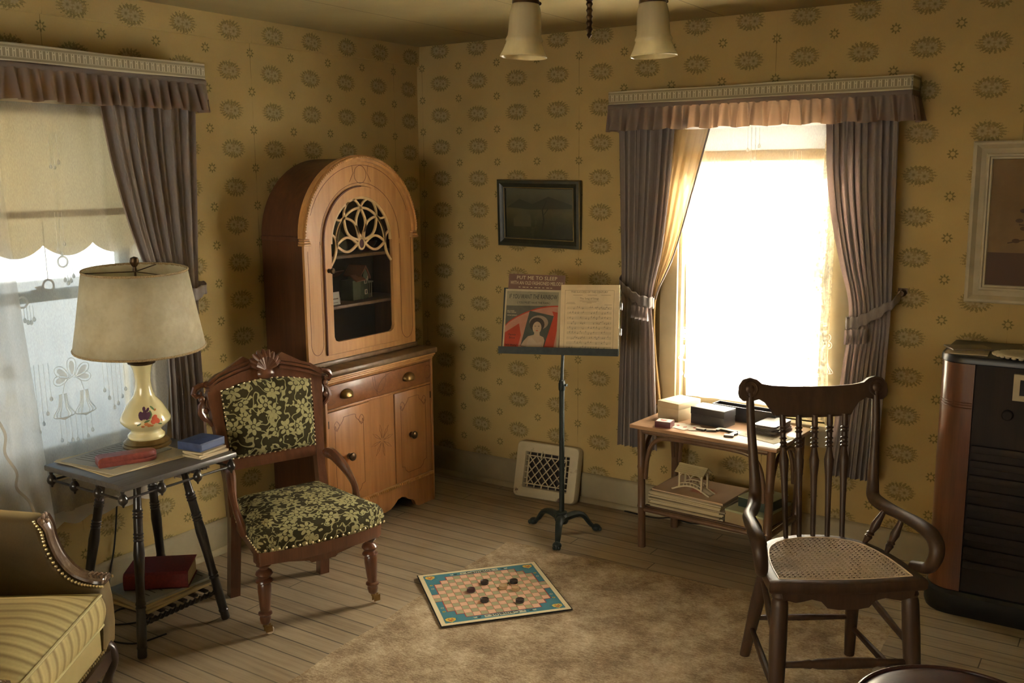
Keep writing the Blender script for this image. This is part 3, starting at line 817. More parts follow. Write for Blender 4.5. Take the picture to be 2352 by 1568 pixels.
SH3 = thing('net_curtain', 'white sheer lace curtain glowing across the back window', 'curtain')
cloth('net_panel', SHEER, SH3, 1.93, 0.655, rev([(1.93, 1.64), (1.2, 1.655), (0.6, 1.668)]), rev([(1.93, 2.34), (0.6, 2.335)]), 0.032, 7, lambda v: 0.004+0.003*v, nu=120, nv=26, seed=21)
m = MB(); yy = -0.042
motif(SH3, bellflower, 2.292, yy, 0.945, 0.9, rnd); motif(SH3, bellflower, 1.700, yy, 0.93, 0.8, rnd)
motif(SH3, beads, 1.970, yy, 1.95, 4, 0.018, 0.15, rnd); motif(SH3, beads, 1.795, yy, 1.80, 4, 0.016, 0.11, rnd); motif(SH3, beads, 2.165, yy, 1.82, 4, 0.018, 0.11, rnd)
motif(SH3, beads, 2.305, yy, 1.33, 4, 0.014, 0.2, rnd)
SH4 = thing('net_curtain', 'folded lace curtain edge hanging along the right side of the back window', 'curtain')
cloth('net_panel', LACEW, SH4, 1.93, 0.62, rev([(1.93, 2.30), (1.5, 2.285), (1.1, 2.262), (0.62, 2.235)]), rev([(1.93, 2.36), (0.62, 2.345)]), 0.056, 3, 0.006, nu=60, nv=30, seed=22)
SH5 = thing('net_curtain', 'ochre glowing sheer gathered behind the left drape of the back window', 'curtain')
cloth('net_panel', SHEERD, SH5, 1.93, 0.55, rev([(1.93, 1.56), (1.1, 1.49), (0.55, 1.52)]), rev([(1.93, 1.765), (1.65, 1.690), (1.35, 1.604), (1.18, 1.526), (1.10, 1.508), (0.55, 1.55)]), 0.056, 5, 0.004, nu=80, nv=30, seed=23)
m = MB(); m.tube(spline([(1.765, -0.060, 1.93), (1.690, -0.060, 1.65), (1.604, -0.060, 1.35), (1.528, -0.060, 1.18), (1.510, -0.060, 1.12)], 8), 0.0045, 8); m.build('hem_edge', DRAPE, SH5)

def roller(label, u0, u1, zt, zhem0, zhem1, zb, loc, rz, y, pull, cm=SHADE, hm=SHADEH):
    t = thing('roller_shade', label, 'window shade', loc, rz)
    m = MB(); m.cyl((u0-0.01, y, zt), (u1+0.01, y, zt), 0.016); m.build('roller', CASING, t)
    m = MB(); n = 96
    def fn(u, v):
        k = abs(math.sin(PI*(u*4)))**0.8
        return (lerp(u0, u1, u), y, lerp(zt-0.012, zb + 0.045*(1-k) - 0.004, v))
    m.grid(fn, n, 10); m.build('shade_cloth', cm, t, angle=180, fixn=False)
    m = MB(); m.box(u0, u1, y-0.007, y+0.007, zhem0, zhem1, 0.003); m.build('hem_slat', hm, t)
    if pull:
        m = MB(); uc = (u0+u1)/2; m.tube([(uc, y-0.010, zhem0), (uc+0.003, y-0.010, zb-0.09)], 0.0014, 5)
        m.tube([(uc+0.003+0.022*math.sin(a*PI/8), y-0.010, zb-0.112+0.022*math.cos(a*PI/8)) for a in range(17)], 0.004, 6)
        m.build('pull_ring', LTRIM, t)
roller('cream roller shade with scalloped hem drawn halfway down the left window', -2.69, -1.85, 1.985, 1.578, 1.604, 1.432, (0, 0, 0), R(90), 0.018, True)
roller('short cream roller shade at the top of the bright back window', 1.612, 2.333, 1.985, 1.783, 1.831, 1.690, (0, 0, 0), 0, 0.018, False, SHADEW, SHADEO)

# ------------------------------------------------------------------ china cabinet against the left wall
XZ = Matrix(((1, 0, 0, 0), (0, 0, -1, 0), (0, 1, 0, 0), (0, 0, 0, 1)))     # polygon (x, z) extruded towards -y
def ribbon(m, pts, w, h0, h1, M=XZ, closed=False):
    """flat band of width w along 2D points"""
    P = [Vector((p[0], p[1])) for p in pts]; n = len(P); A, B = [], []
    for i in range(n):
        if closed: t = P[(i+1) % n] - P[i-1]
        else: t = P[min(i+1, n-1)] - P[max(i-1, 0)]
        t = t.normalized(); q = Vector((-t.y, t.x))*w/2
        A.append(tuple(P[i]+q)); B.append(tuple(P[i]-q))
    return m.strip(A, B, h0, h1, M, closed)
CAB = thing('china_cabinet', 'tall oak china cabinet with arched glass door and fretwork in the room corner', 'cabinet', (0.21, -0.81, 0), R(90))
CX, HW, SPR, RZ = -0.016, 0.390, 1.448, 0.362
YF, YB = -0.090, 0.185
# --- lower case
m = MB()
m.box(-0.40, -0.382, -0.165, YB, 0.0, 0.80); m.box(0.382, 0.40, -0.165, YB, 0.0, 0.80); m.box(-0.382, 0.382, YB-0.012, YB, 0.08, 0.80); m.box(-0.382, 0.382, -0.15, YB-0.012, 0.150, 0.165)
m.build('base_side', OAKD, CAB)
m = MB()
for x0, x1 in ((-0.402, -0.386), (0.386, 0.402)): m.box(x0, x1, -0.178, -0.150, 0.0, 0.80, 0.003)
m.box(-0.386, 0.386, -0.172, -0.150, 0.765, 0.80, 0.002); m.box(-0.386, 0.386, -0.172, -0.150, 0.640, 0.652, 0.002)
m.box(-0.097, 0.092, -0.168, -0.150, 0.165, 0.640)
m.build('face_frame', OAKB, CAB)
m = MB()
# carved apron with scrolled cut-out and feet, gadrooned moulding above it
top = 0.150
prof = [(-0.386, top), (-0.386, 0.0), (-0.345, 0.0), (-0.335, 0.012)] + [(-0.335+0.05*math.cos(R(a))+0.04, 0.022+0.026*math.sin(R(a))) for a in (200, 160, 120)] + [(-0.285, 0.060), (-0.255, 0.072), (-0.225, 0.060)]
half = [(0.386, 0.0), (0.268, 0.0), (0.245, 0.012), (0.232, 0.038), (0.212, 0.052), (0.185, 0.060), (0.160, 0.078), (0.13, 0.086), (0.10, 0.080), (0.07, 0.058), (0.045, 0.046), (0.0, 0.040)]
poly = [(0.386, top)] + half + [(-x, z) for x, z in reversed(half[:-1])] + [(-0.386, top)]
m.prism(poly, 0.150, 0.172, XZ)
m.build('apron', OAKB, CAB)
m = MB()
m.box(-0.392, 0.392, -0.182, -0.150, 0.148, 0.164, 0.005)
for i in range(54):
    x = -0.386 + 0.772*(i+0.5)/54; m.ball((x, -0.184, 0.157), 0.007, 0.8, 0.8, 1.1, 6)
m.build('carved_moulding', OAKH, CAB)
m = MB()
for k, (d, z0, z1) in enumerate(((0.182, 0.776, 0.786), (0.188, 0.786, 0.797), (0.196, 0.797, 0.808))): m.box(-0.402-k*0.003, 0.402+k*0.003, -d, -0.150, z0, z1, 0.004)
m.build('base_moulding', OAKH, CAB)
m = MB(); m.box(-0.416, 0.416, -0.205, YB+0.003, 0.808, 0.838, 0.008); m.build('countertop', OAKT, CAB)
# --- drawer with cup pulls
dr = MB(); dr.box(-0.384, 0.384, -0.176, -0.152, 0.654, 0.764, 0.003); DR = dr.build('drawer', OAKV, CAB)
def iline(m, pts, y, w=0.0022, smooth=False):
    if smooth: pts = [(p.x, p.y) for p in spline([(x, z, 0) for x, z in pts], 5)]
    ribbon(m, pts, w, -y, -y+0.0006)
m = MB()
iline(m, [(-0.06, 0.760)] + [(-0.055+0.02*k/8, 0.755-0.10*math.sin(k/8*1.2)) for k in range(9)], -0.176)
iline(m, [(0.10, 0.760)] + [(0.10-0.14*math.sin(k/10*1.57), 0.665+0.095*math.cos(k/10*1.57)) for k in range(11)], -0.176)
iline(m, [(-0.02+0.05*math.cos(R(a)), 0.757-0.085*abs(math.sin(R(a)))) for a in range(180, 361, 15)], -0.176)
iline(m, [(-0.36+0.03*math.cos(R(a)), 0.71+0.035*math.sin(R(a))) for a in range(60, 301, 15)], -0.176); iline(m, [(0.36-0.03*math.cos(R(a)), 0.71+0.035*math.sin(R(a))) for a in range(60, 301, 15)], -0.176)
m.build('incised_line', INLAY, DR)
for x in (-0.260, 0.200):
    m = MB()
    m.grid(lambda u, v: (x - 0.040*math.cos(PI*u)*(1-0.25*v*v), -0.177 - 0.028*math.sin(PI*v*0.5)*math.sin(PI*u)**0.5, 0.700 + 0.034*math.sin(PI*u)**0.7*math.cos(PI*v*0.5) - 0.006*v), 20, 8)
    m.build('cup_pull', BRASS, DR, solid=0.003)
# --- two lower doors with knobs, incised scrolls, and the veneered middle panel
for x0, x1, kx, hx in ((-0.384, -0.099, -0.254, -1), (0.094, 0.384, 0.213, 1)):
    m = MB(); m.box(x0, x1, -0.174, -0.152, 0.167, 0.638, 0.003); D = m.build('cabinet_door', OAKB, CAB)
    m = MB(); c = 0.03
    b0, b1, zb, zt = x0+0.045, x1-0.045, 0.205, 0.60
    iline(m, [(b0, zb+0.04), (b0, zt-0.05), (b0+0.012, zt-0.06), (b0+0.03, zt-0.035), (b0+0.012, zt-0.012), (b0-0.004, zt-0.03), (b0+0.006, zt-0.055), (b0+0.05, zt-0.02), (b0+0.06, zt)], -0.174, 0.0022, True)
    iline(m, [(b0+0.06, zt), (b1-0.06, zt), (b1-0.05, zt-0.02), (b1-0.006, zt-0.055), (b1+0.004, zt-0.03), (b1-0.012, zt-0.012), (b1-0.03, zt-0.035), (b1-0.012, zt-0.06), (b1, zt-0.05), (b1, zb+0.04)], -0.174, 0.0022, True)
    iline(m, [(b0, zb+0.04), (b0+0.02, zb+0.035), (b0+0.03, zb+0.015), (b0+0.05, zb), (b1-0.05, zb), (b1-0.03, zb+0.015), (b1-0.02, zb+0.035), (b1, zb+0.04)], -0.174)
    m.build('incised_line', INLAY, D)
    m = MB(); m.lathe([(0.013, 0), (0.015, 0.003), (0.008, 0.008), (0.009, 0.012), (0.018, 0.020), (0.0205, 0.028), (0.018, 0.034), (0.010, 0.038), (0.0, 0.039)], (kx, -0.174, 0.403), (0, -1, 0), 20); m.build('knob', DBRASS, D)
    m = MB(); m.box(x0-0.001 if hx < 0 else x1-0.006, x0+0.006 if hx < 0 else x1+0.001, -0.1765, -0.160, 0.565, 0.600); m.build('hinge', DBRASS, D)
m = MB()
for k in range(8):
    a = R(k*45+10); iline(m, [(-0.002+0.012*math.cos(a), 0.42+0.012*math.sin(a)), (-0.002+0.055*math.cos(a-0.12), 0.42+0.055*math.sin(a-0.12)), (-0.002+0.085*math.cos(a), 0.42+0.085*math.sin(a)), (-0.002+0.055*math.cos(a+0.12), 0.42+0.055*math.sin(a+0.12)), (-0.002+0.012*math.cos(a), 0.42+0.012*math.sin(a))], -0.168, 0.0016)
for x in (-0.0975, 0.0925): iline(m, [(x, 0.168), (x, 0.638)], -0.1685, 0.004)
m.build('star_inlay', INLAY, CAB)
# --- upper case: dark sides and barrel roof, light arched front
def archpts(cx, hw, z0, zs, rz, n=32):
    return [(cx+hw, z0)] + [(cx+hw*math.cos(PI*i/n), zs+rz*math.sin(PI*i/n)) for i in range(n+1)] + [(cx-hw, z0)]
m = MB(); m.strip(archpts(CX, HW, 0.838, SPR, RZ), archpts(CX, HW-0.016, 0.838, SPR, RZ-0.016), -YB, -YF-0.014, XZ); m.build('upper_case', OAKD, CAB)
m = MB(); m.prism(archpts(CX, HW-0.016, 0.839, SPR, RZ-0.016), -YB, -YB+0.010, XZ); m.build('back_panel', INTER, CAB)
m = MB(); m.box(CX-HW-0.006, CX-HW+0.002, YF+0.02, YB, SPR-0.012, SPR+0.008, 0.004); m.box(CX+HW-0.002, CX+HW+0.006, YF+0.02, YB, SPR-0.012, SPR+0.008, 0.004); m.build('side_moulding', OAKD, CAB)
DCX, DHW, DZ0, DSP = -0.020, 0.265, 0.890, 1.413
m = MB(); m.strip(archpts(CX, HW, 0.862, SPR, RZ), archpts(DCX, DHW+0.003, 0.862, DSP, DHW+0.003), -YF-0.014, -YF, XZ)
m.box(DCX-DHW-0.003, DCX+DHW+0.003, YF, YF+0.014, 0.8621, DZ0-0.003); m.build('arched_front', OAK, CAB)
m = MB(); m.box(CX-HW-0.006, CX+HW+0.006, YF-0.012, YB, 0.838, 0.862, 0.006); m.build('plinth', OAKT, CAB)
# carved rim of the arch in three beads, with small capitals at the spring line
m = MB()
for k, (r0, r1, d) in enumerate(((0.0, -0.014, 0.016), (0.010, 0.001, 0.022), (0.017, 0.011, 0.012))):
    a = [(CX+(HW+r0)*math.cos(PI*i/40), SPR+(RZ+r0)*math.sin(PI*i/40)) for i in range(41)]; b = [(CX+(HW+r1)*math.cos(PI*i/40), SPR+(RZ+r1)*math.sin(PI*i/40)) for i in range(41)]
    m.strip(a, b, -YF-0.02, -YF+d, XZ)
for i in range(1, 90):
    a = PI*i/90; m.ball((CX+(HW+0.006)*math.cos(a), YF-0.020, SPR+(RZ+0.006)*math.sin(a)), 0.0055, n=6)
m.build('arch_moulding', OAK, CAB)
m = MB()
for s_ in (-1, 1):
    x = CX + s_*(HW-0.004)
    for k in range(3): m.box(x-0.024+k*0.003, x+0.024-k*0.003, YF-0.022+k*0.003, YF+0.02, SPR-0.030+k*0.011-0.004, SPR-0.020+k*0.011-0.004, 0.003)
m.build('capital', OAK, CAB)
m = MB(); ribbon(m, [(DCX-DHW-0.001, DZ0), (DCX-DHW-0.001, DSP)] + [(DCX-(DHW+0.001)*math.cos(R(a)), DSP+(DHW+0.001)*math.sin(R(a))) for a in range(6, 91, 6)], 0.007, -YF, -YF+0.0085); m.build('door_gap_shadow', INLAY, CAB)  # dark strip painting in the shadowed gap beside the door
m = MB()
o = [(CX+(HW-0.030)*math.cos(PI*i/40), SPR+(RZ-0.030)*math.sin(PI*i/40)) for i in range(4, 37)]
iline(m, o, YF); iline(m, [(DCX+(DHW+0.018)*math.cos(PI*i/40), DSP+(DHW+0.018)*math.sin(PI*i/40)) for i in range(0, 41)], YF)
iline(m, [(CX+0.042*math.cos(R(a)), 1.735+0.042*math.sin(R(a))) for a in range(0, 361, 15)], YF); iline(m, [(CX-0.055, 1.775), (CX-0.05, 1.74), (CX-0.075, 1.70)], YF); iline(m, [(CX+0.055, 1.775), (CX+0.05, 1.74), (CX+0.075, 1.70)], YF)
for s_ in (-1, 1):
    x0, x1 = (CX-HW+0.022, DCX-DHW-0.020) if s_ < 0 else (DCX+DHW+0.020, CX+HW-0.022); xm = (x0+x1)/2; h = abs(x1-x0)/2
    iline(m, [(x0, SPR-0.06), (x0, 0.95)] + [(xm+h*math.cos(R(a)), 0.95+h*1.3*math.sin(R(a))) for a in range(180, 361, 15)] + [(x1, SPR-0.02)], YF)
m.build('incised_line', INLAY, CAB)
# --- glazed door
m = MB(); GH, GZ0 = 0.219, 0.945
inner = [(DCX+GH, GZ0+0.02), (DCX+GH, GZ0+0.02)] + [(DCX+GH*math.cos(PI*i/32), DSP-0.002+GH*math.sin(PI*i/32)) for i in range(33)][1:-1] + [(DCX-GH, GZ0+0.02), (DCX-GH, GZ0+0.02)]
outr = archpts(DCX, DHW, DZ0, DSP, DHW); inn = archpts(DCX, GH, GZ0, DSP-0.002, GH)
m.strip(outr, inn, -YF-0.012, -YF+0.008, XZ)
m.prism([(DCX-DHW, DZ0), (DCX+DHW, DZ0), (DCX+GH, GZ0), (DCX-GH, GZ0)], -YF-0.012, -YF+0.008, XZ)
for sx in (-1, 1): m.prism([(DCX+sx*GH, GZ0), (DCX+sx*GH, GZ0+0.03), (DCX+sx*(GH-0.009), GZ0+0.009), (DCX+sx*(GH-0.03), GZ0)][::sx], -YF-0.012, -YF+0.007, XZ)
DOOR = m.build('glazed_door', OAK, CAB)
m = MB(); m.prism(archpts(DCX, GH+0.004, GZ0-0.004, DSP, GH+0.003), -YF-0.009, -YF-0.006, XZ); m.build('door_glass', CABGL, DOOR)
m = MB(); hx, hz, LL = -0.022, 1.403, 0.173; tk = (-YF-0.005, -YF+0.003)
def petal(a, L, w, rw):
    ca, sa = math.cos(R(a)), math.sin(R(a)); r0 = 0.026
    up = [(r0+(L-r0)*i/12, w*math.sin(PI*i/12)) for i in range(13)]
    for s_ in (1, -1): ribbon(m, [(hx+x*ca-y*s_*sa, hz+x*sa+y*s_*ca) for x, y in up], rw, tk[0], tk[1])
for a in (0, 48, 90, 132, 180): petal(a, LL, 0.034, 0.011)
m.strip([(hx+0.026*math.cos(R(a)), hz+0.031*math.sin(R(a))) for a in range(0, 360, 15)], [(hx+0.017*math.cos(R(a)), hz+0.022*math.sin(R(a))) for a in range(0, 360, 15)], tk[0], tk[1], XZ, True)
ribbon(m, [(hx+LL*math.cos(R(a)), hz+LL*math.sin(R(a))) for a in range(0, 181, 6)], 0.011, tk[0], tk[1])
ribbon(m, [(DCX+(GH-0.006)*math.cos(R(a)), DSP+(GH-0.006)*math.sin(R(a))) for a in range(0, 181, 6)], 0.016, tk[0], tk[1])
def cut(p0, p1, bow):
    (x0, z0), (x1, z1) = p0, p1; dx, dz = x1-x0, z1-z0
    ribbon(m, [(x0+dx*t-dz*bow*math.sin(PI*t), z0+dz*t+dx*bow*math.sin(PI*t)) for t in [i/10 for i in range(11)]], 0.010, tk[0], tk[1])
def tip(a): return (hx+LL*math.cos(R(a)), hz+LL*math.sin(R(a)))
def rim(a): return (DCX+(GH-0.008)*math.cos(R(a)), DSP+(GH-0.008)*math.sin(R(a)))
for s_ in (1, -1):
    f = (lambda a: a) if s_ > 0 else (lambda a: 180-a)
    cut(tip(90), rim(f(76)), 0.10*s_); cut(tip(f(48)), rim(f(66)), -0.12*s_); cut(tip(f(48)), rim(f(33)), -0.16*s_)
    cut(tip(f(0)), rim(f(12)), 0.18*s_)
    ribbon(m, [(tip(f(48))[0]+(tip(f(0))[0]-tip(f(48))[0])*t + s_*0.018*math.sin(PI*t), tip(f(48))[1]+(tip(f(0))[1]-tip(f(48))[1])*t) for t in [i/8 for i in range(9)]], 0.010, tk[0], tk[1])
    ribbon(m, [(tip(f(0))[0]+s_*(0.012*t+0.032*t*t), hz-0.095*t**0.8) for t in [i/10 for i in range(11)]], 0.011, tk[0], tk[1])
m.build('fretwork', FRETW, DOOR)
m = MB(); m.prism([(hx+0.019*math.cos(R(a)), hz+0.024*math.sin(R(a))) for a in range(0, 360, 15)], tk[0]+0.001, tk[1]-0.002, XZ); m.build('fretwork_boss', flat('maroon_boss', (0.075, 0.018, 0.016)), DOOR)
m = MB(); m.lathe([(0.010, 0), (0.011, 0.003), (0.006, 0.008), (0.007, 0.012), (0.013, 0.020), (0.014, 0.027), (0.011, 0.033), (0, 0.035)], (-0.262, YF-0.008, 1.290), (0, -1, 0), 18); m.build('knob', DBRASS, DOOR)
for z in (1.335, 1.095):
    m = MB(); m.box(CX-HW+0.017, CX+HW-0.017, YF+0.030, YB-0.011, z, z+0.016, 0.003); m.build('shelf', SHELFW, CAB)

# --- things on its shelves (world frame from the cabinet's)
def cabw(x, y, z): return (0.21 - y, -0.81 + x, z)
DH = thing('dollhouse', 'small green toy house with red roof behind the glass of the china cabinet', 'toy house', cabw(0.085, 0.045, 1.1115), R(90+14))
G1 = flat('toy_green', (0.13, 0.15, 0.085)); G2 = flat('toy_cream', (0.52, 0.44, 0.27)); G3 = flat('toy_roof', (0.27, 0.115, 0.06)); G4 = flat('toy_dark', (0.03, 0.02, 0.02))
m = MB(); m.box(-0.085, -0.005, -0.022, 0.05, 0, 0.10); m.prism([(-0.005, 0), (0.045, 0), (0.045, 0.125), (0.020, 0.165), (-0.005, 0.125)], -0.05, 0.038, Matrix(((1, 0, 0, 0), (0, 0, -1, 0), (0, 1, 0, 0), (0, 0, 0, 1)))); m.build('house_wall', G1, DH)
m = MB(); m.prism([(-0.038, 0.118), (0.016, 0.160), (0.063, 0.098), (0.069, 0.105), (0.016, 0.172), (-0.045, 0.124)], -0.054, 0.044, XZ)
m.box(-0.095, 0.0, -0.034, 0.014, 0.125, 0.131, M=Matrix.Translation((0, 0, 0.0)) @ Matrix.Rotation(R(38), 4, 'X') @ Matrix.Translation((0, 0.055, -0.02)))
m.box(-0.095, 0.0, 0.014, 0.06, 0.125, 0.131, M=Matrix.Translation((0, 0.0, 0.0)) @ Matrix.Rotation(R(-38), 4, 'X') @ Matrix.Translation((0, -0.045, 0.03)))
m.build('roof', G3, DH)
for (x, z, w, h) in ((0.006, 0.078, 0.022, 0.024), (0.006, 0.024, 0.024, 0.024), (0.033, 0.092, 0.008, 0.022)):
    m = MB(); m.strip([(x, z), (x+w, z), (x+w, z+h), (x, z+h)], [(x+0.003, z+0.003), (x+w-0.003, z+0.003), (x+w-0.003, z+h-0.003), (x+0.003, z+h-0.003)], 0.038, 0.041, XZ, True); wn = m.build('window', G2, DH)
    m = MB(); m.box(x+0.003, x+w-0.003, -0.0390, -0.0382, z+0.003, z+h-0.003); m.build('pane', G4, wn)
m = MB(); m.box(0.045, 0.092, -0.036, 0.03, 0, 0.006); m.box(0.045, 0.098, -0.040, 0.03, 0.078, 0.084)
for x in (0.048, 0.068, 0.089): m.box(x, x+0.004, -0.034, -0.030, 0.006, 0.078)
m.box(0.045, 0.049, -0.036, -0.032, 0.006, 0.078)
m.build('porch', G2, DH)
card = MB(); card.box(-0.036, 0.036, -0.001, 0.001, 0, 0.062); cd = card.build('card', flat('white_card', (0.62, 0.57, 0.47)), None, loc=cabw(-0.150, -0.025, 1.1115), rot=(R(-8), 0, R(92)))
tag(cd, 'small white printed card standing beside the toy house in the cabinet', 'card')
m = MB()
for i in range(5): m.box(-0.022+i*0.010, -0.016+i*0.010, -0.0014, -0.001, 0.026, 0.032)
m.box(-0.02, 0.02, -0.0014, -0.001, 0.010, 0.012); m.build('printing', INLAY, cd)
CLEAR = pm('bottle_glass', lambda t: dict(color=(0.46, 0.46, 0.32), see=0.50), rough=0.06)
DC = thing('glass_decanter', 'tall glass decanter with neck behind the fretwork of the china cabinet', 'decanter', cabw(-0.065, 0.03, 1.3515))
m = MB(); m.lathe([(0.035, 0), (0.046, 0.006), (0.052, 0.04), (0.046, 0.085), (0.022, 0.115), (0.014, 0.135), (0.014, 0.165), (0.022, 0.175)], n=24, cap=False); m.build('bottle', CLEAR, DC, solid=0.002)
m = MB(); m.lathe([(0.011, 0.160), (0.012, 0.176), (0.008, 0.180), (0.020, 0.198), (0.018, 0.215), (0.0, 0.225)], n=18); m.build('stopper', CLEAR, DC)
PT = thing('glass_pitcher', 'glass pitcher beside the decanter behind the fretwork', 'pitcher', cabw(-0.205, 0.055, 1.3515))
m = MB(); m.lathe([(0.03, 0), (0.038, 0.005), (0.044, 0.05), (0.034, 0.10), (0.030, 0.135), (0.036, 0.150)], n=22, cap=False); m.build('jug', CLEAR, PT, solid=0.002)
m = MB(); m.tube(spline([(0.03, 0, 0.13), (0.062, 0, 0.12), (0.066, 0, 0.08), (0.04, 0, 0.045)], 6), 0.004, 8); m.build('handle', CLEAR, PT)
m = MB(); m.lathe([(0.022, 0), (0.026, 0.004), (0.05, 0.03), (0.062, 0.052), (0.060, 0.053), (0.047, 0.033), (0.024, 0.009), (0, 0.008)], n=28); bw = m.build('bowl', flat('maroon_bowl', (0.09, 0.022, 0.02), 0.3), None, loc=cabw(0.125, 0.02, 1.3515)); tag(bw, 'maroon footed bowl on the upper shelf of the china cabinet', 'bowl')
STK = flat('pale_wood_strip', (0.62, 0.50, 0.28))
for k, (x0, x1, dy, lb) in enumerate(((-0.075, 0.105, -0.020, 'pale wooden strip leaning nearest the glass in the cabinet bottom'), (-0.07, 0.075, 0.005, 'shorter pale wooden strip behind another in the cabinet bottom'))):
    m = MB(); L = x1-x0; m.box(0, L, -0.004, 0.004, 0, 0.003)
    o = m.build('wooden_strip', STK, None, loc=cabw(x0, dy, 0.872 + 0.0), rot=(0, R(-10), R(90-9))); tag(o, lb, 'wooden strip')
m = MB(); m.box(-0.13, 0.06, -0.09, 0.09, 0, 0.010, 0.002); o = m.build('booklet', flat('grey_booklet', (0.10, 0.088, 0.06)), None, loc=cabw(-0.10, 0.055, 0.8625), rot=(0, 0, R(82))); tag(o, 'dull grey booklet lying in the bottom of the glazed cabinet', 'booklet')

# ------------------------------------------------------------------ upholstered parlour chair (front is -Y)
VC = thing('parlour_chair', 'carved mahogany parlour chair in green floral plush with a shell crest', 'chair', (0.7045, -1.723, 0), R(69.4))
# seat: trapezoid rail, domed plush, brass nails
def seat_out(t):
    """outline of the seat, t 0..1 anticlockwise from front left; rounded front edge"""
    fw, bw, yf, yb = 0.262, 0.200, -0.262, 0.180
    P = [(-fw, yf), (0.0, yf-0.034), (fw, yf), (bw, yb), (-bw, yb)]
    segs = [(0, 1, 0.012), (1, 2, 0.012), (2, 3, 0.0), (3, 4, 0.0), (4, 0, 0.0)]
    L = [math.hypot(P[b][0]-P[a][0], P[b][1]-P[a][1]) for a, b, _ in segs]; tot = sum(L); s = t*tot
    for (a, b, bow), l in zip(segs, L):
        if s <= l or (a, b) == (4, 0):
            k = min(s/l, 1); x = lerp(P[a][0], P[b][0], k); y = lerp(P[a][1], P[b][1], k) - bow*math.sin(PI*k); return (x, y)
        s -= l
NS = 72; OUT = [seat_out(i/NS) for i in range(NS)]
def shrink(k, dy=0.0): return [(x*k, -0.045+(y+0.045)*k+dy) for x, y in OUT]
m = MB(); m.rings([[(x, y, z) for x, y in shrink(k)] for k, z in ((0.90, 0.296), (0.955, 0.298), (0.968, 0.306), (0.968, 0.340), (0.975, 0.348), (0.975, 0.366), (0.90, 0.368))]); m.build('seat_rail', MAHOG, VC)
m = MB(); rs = []
for k, z in ((0.985, 0.350), (1.005, 0.362), (1.012, 0.385), (0.99, 0.412), (0.93, 0.432), (0.82, 0.447), (0.66, 0.459), (0.45, 0.467), (0.22, 0.471), (0.03, 0.472)): rs.append([(x, y, z) for x, y in shrink(k)])
m.rings(rs); SEAT = m.build('seat_cushion', DAM_SEAT, VC, angle=60)
m = MB()
for i in range(0, 72):
    if 0.60 < i/72 < 0.80: continue
    x, y = seat_out(i/72); m.ball((x*1.006, -0.045+(y+0.045)*1.006, 0.360), 0.0052, n=6)
m.build('seat_nail', NAILM, SEAT)
# carved serpentine apron drop under the front rail
m = MB(); m.prism([(-0.20, 0.31), (0.20, 0.31), (0.16, 0.292), (0.06, 0.272), (0.05, 0.262), (-0.05, 0.262), (-0.06, 0.272), (-0.16, 0.292)], 0.225, 0.255, XZ); m.build('front_apron', MAHOG, VC)
# front legs: block, vase and ring turnings, tapered shaft, brass and china caster
for sx, fx, fy in ((-1, -0.231, -0.2125), (1, 0.231, -0.2125)):
    m = MB(); tx, ty = sx*0.222, -0.205
    m.box(tx-0.030, tx+0.030, ty-0.032, ty+0.030, 0.286, 0.356, 0.004)
    m.lathe([(0.024, 0.288), (0.029, 0.280), (0.017, 0.270), (0.017, 0.265), (0.029, 0.256), (0.033, 0.246), (0.026, 0.236), (0.019, 0.230), (0.031, 0.222), (0.033, 0.216), (0.023, 0.209), (0.026, 0.200), (0.026, 0.18), (0.021, 0.12), (0.018, 0.098), (0.026, 0.093), (0.027, 0.087), (0.020, 0.080), (0.022, 0.070), (0.018, 0.052), (0.012, 0.046)], (0, 0, 0), n=20, M=Matrix(((1, 0, (tx-fx)/0.3, fx), (0, 1, (ty-fy)/0.3, fy), (0, 0, 1, 0), (0, 0, 0, 1))))
    for q in range(3): ribbon(m, [(tx-0.018+q*0.018, 0.30), (tx-0.010+q*0.014, 0.345)], 0.003, -ty+0.032, -ty+0.0335)
    leg = m.build('front_leg', MAHOG, VC)
    m = MB(); m.cyl((fx, fy, 0.050), (fx, fy, 0.036), 0.011, 0.010, 12); m.box(fx-0.004, fx+0.024, fy-0.012, fy-0.0095, 0.014, 0.040); m.box(fx-0.004, fx+0.024, fy+0.0055, fy+0.008, 0.014, 0.040); m.build('caster_fork', BRASS, leg)
    m = MB(); m.lathe([(0.004, -0.007), (0.014, -0.006), (0.0165, 0.0), (0.014, 0.006), (0.004, 0.007)], (fx+0.017, fy-0.002, 0.0165), (0, 1, 0), 18); m.build('caster_wheel', CERAM, leg)
# back legs run straight up into the raked posts
for sx in (-1, 1):
    m = MB()
    path = [(sx*0.202, 0.2125, 0.0), (sx*0.200, 0.195, 0.12), (sx*0.198, 0.172, 0.28), (sx*0.196, 0.165, 0.37)]
    P = spline(path, 5); rs = []
    for p in P:
        rs.append([(p.x-0.021, p.y-0.022, p.z), (p.x+0.021, p.y-0.022, p.z), (p.x+0.021, p.y+0.022, p.z), (p.x-0.021, p.y+0.022, p.z)])
    m.rings(rs); m.build('back_leg', MAHOG, VC, angle=30)
BK = Matrix.Translation((0, 0.170, 0.37)) @ Matrix.Rotation(R(-11), 4, 'X')      # back frame: x across, z up the raked back
def bk(z): return z-0.37
m = MB()
for sx in (-1, 1):
    poly = [(sx*0.178, bk(0.36)), (sx*0.222, bk(0.36)), (sx*0.218, bk(0.50)), (sx*0.226, bk(0.62)), (sx*0.240, bk(0.76)), (sx*0.250, bk(0.87)), (sx*0.232, bk(0.90)), (sx*0.196, bk(0.89)), (sx*0.196, bk(0.76)), (sx*0.186, bk(0.60))]
    m = MB(); m.prism(poly if sx > 0 else poly[::-1], -0.019, 0.023, BK @ XZ); m.build('back_post', MAHOG, VC)
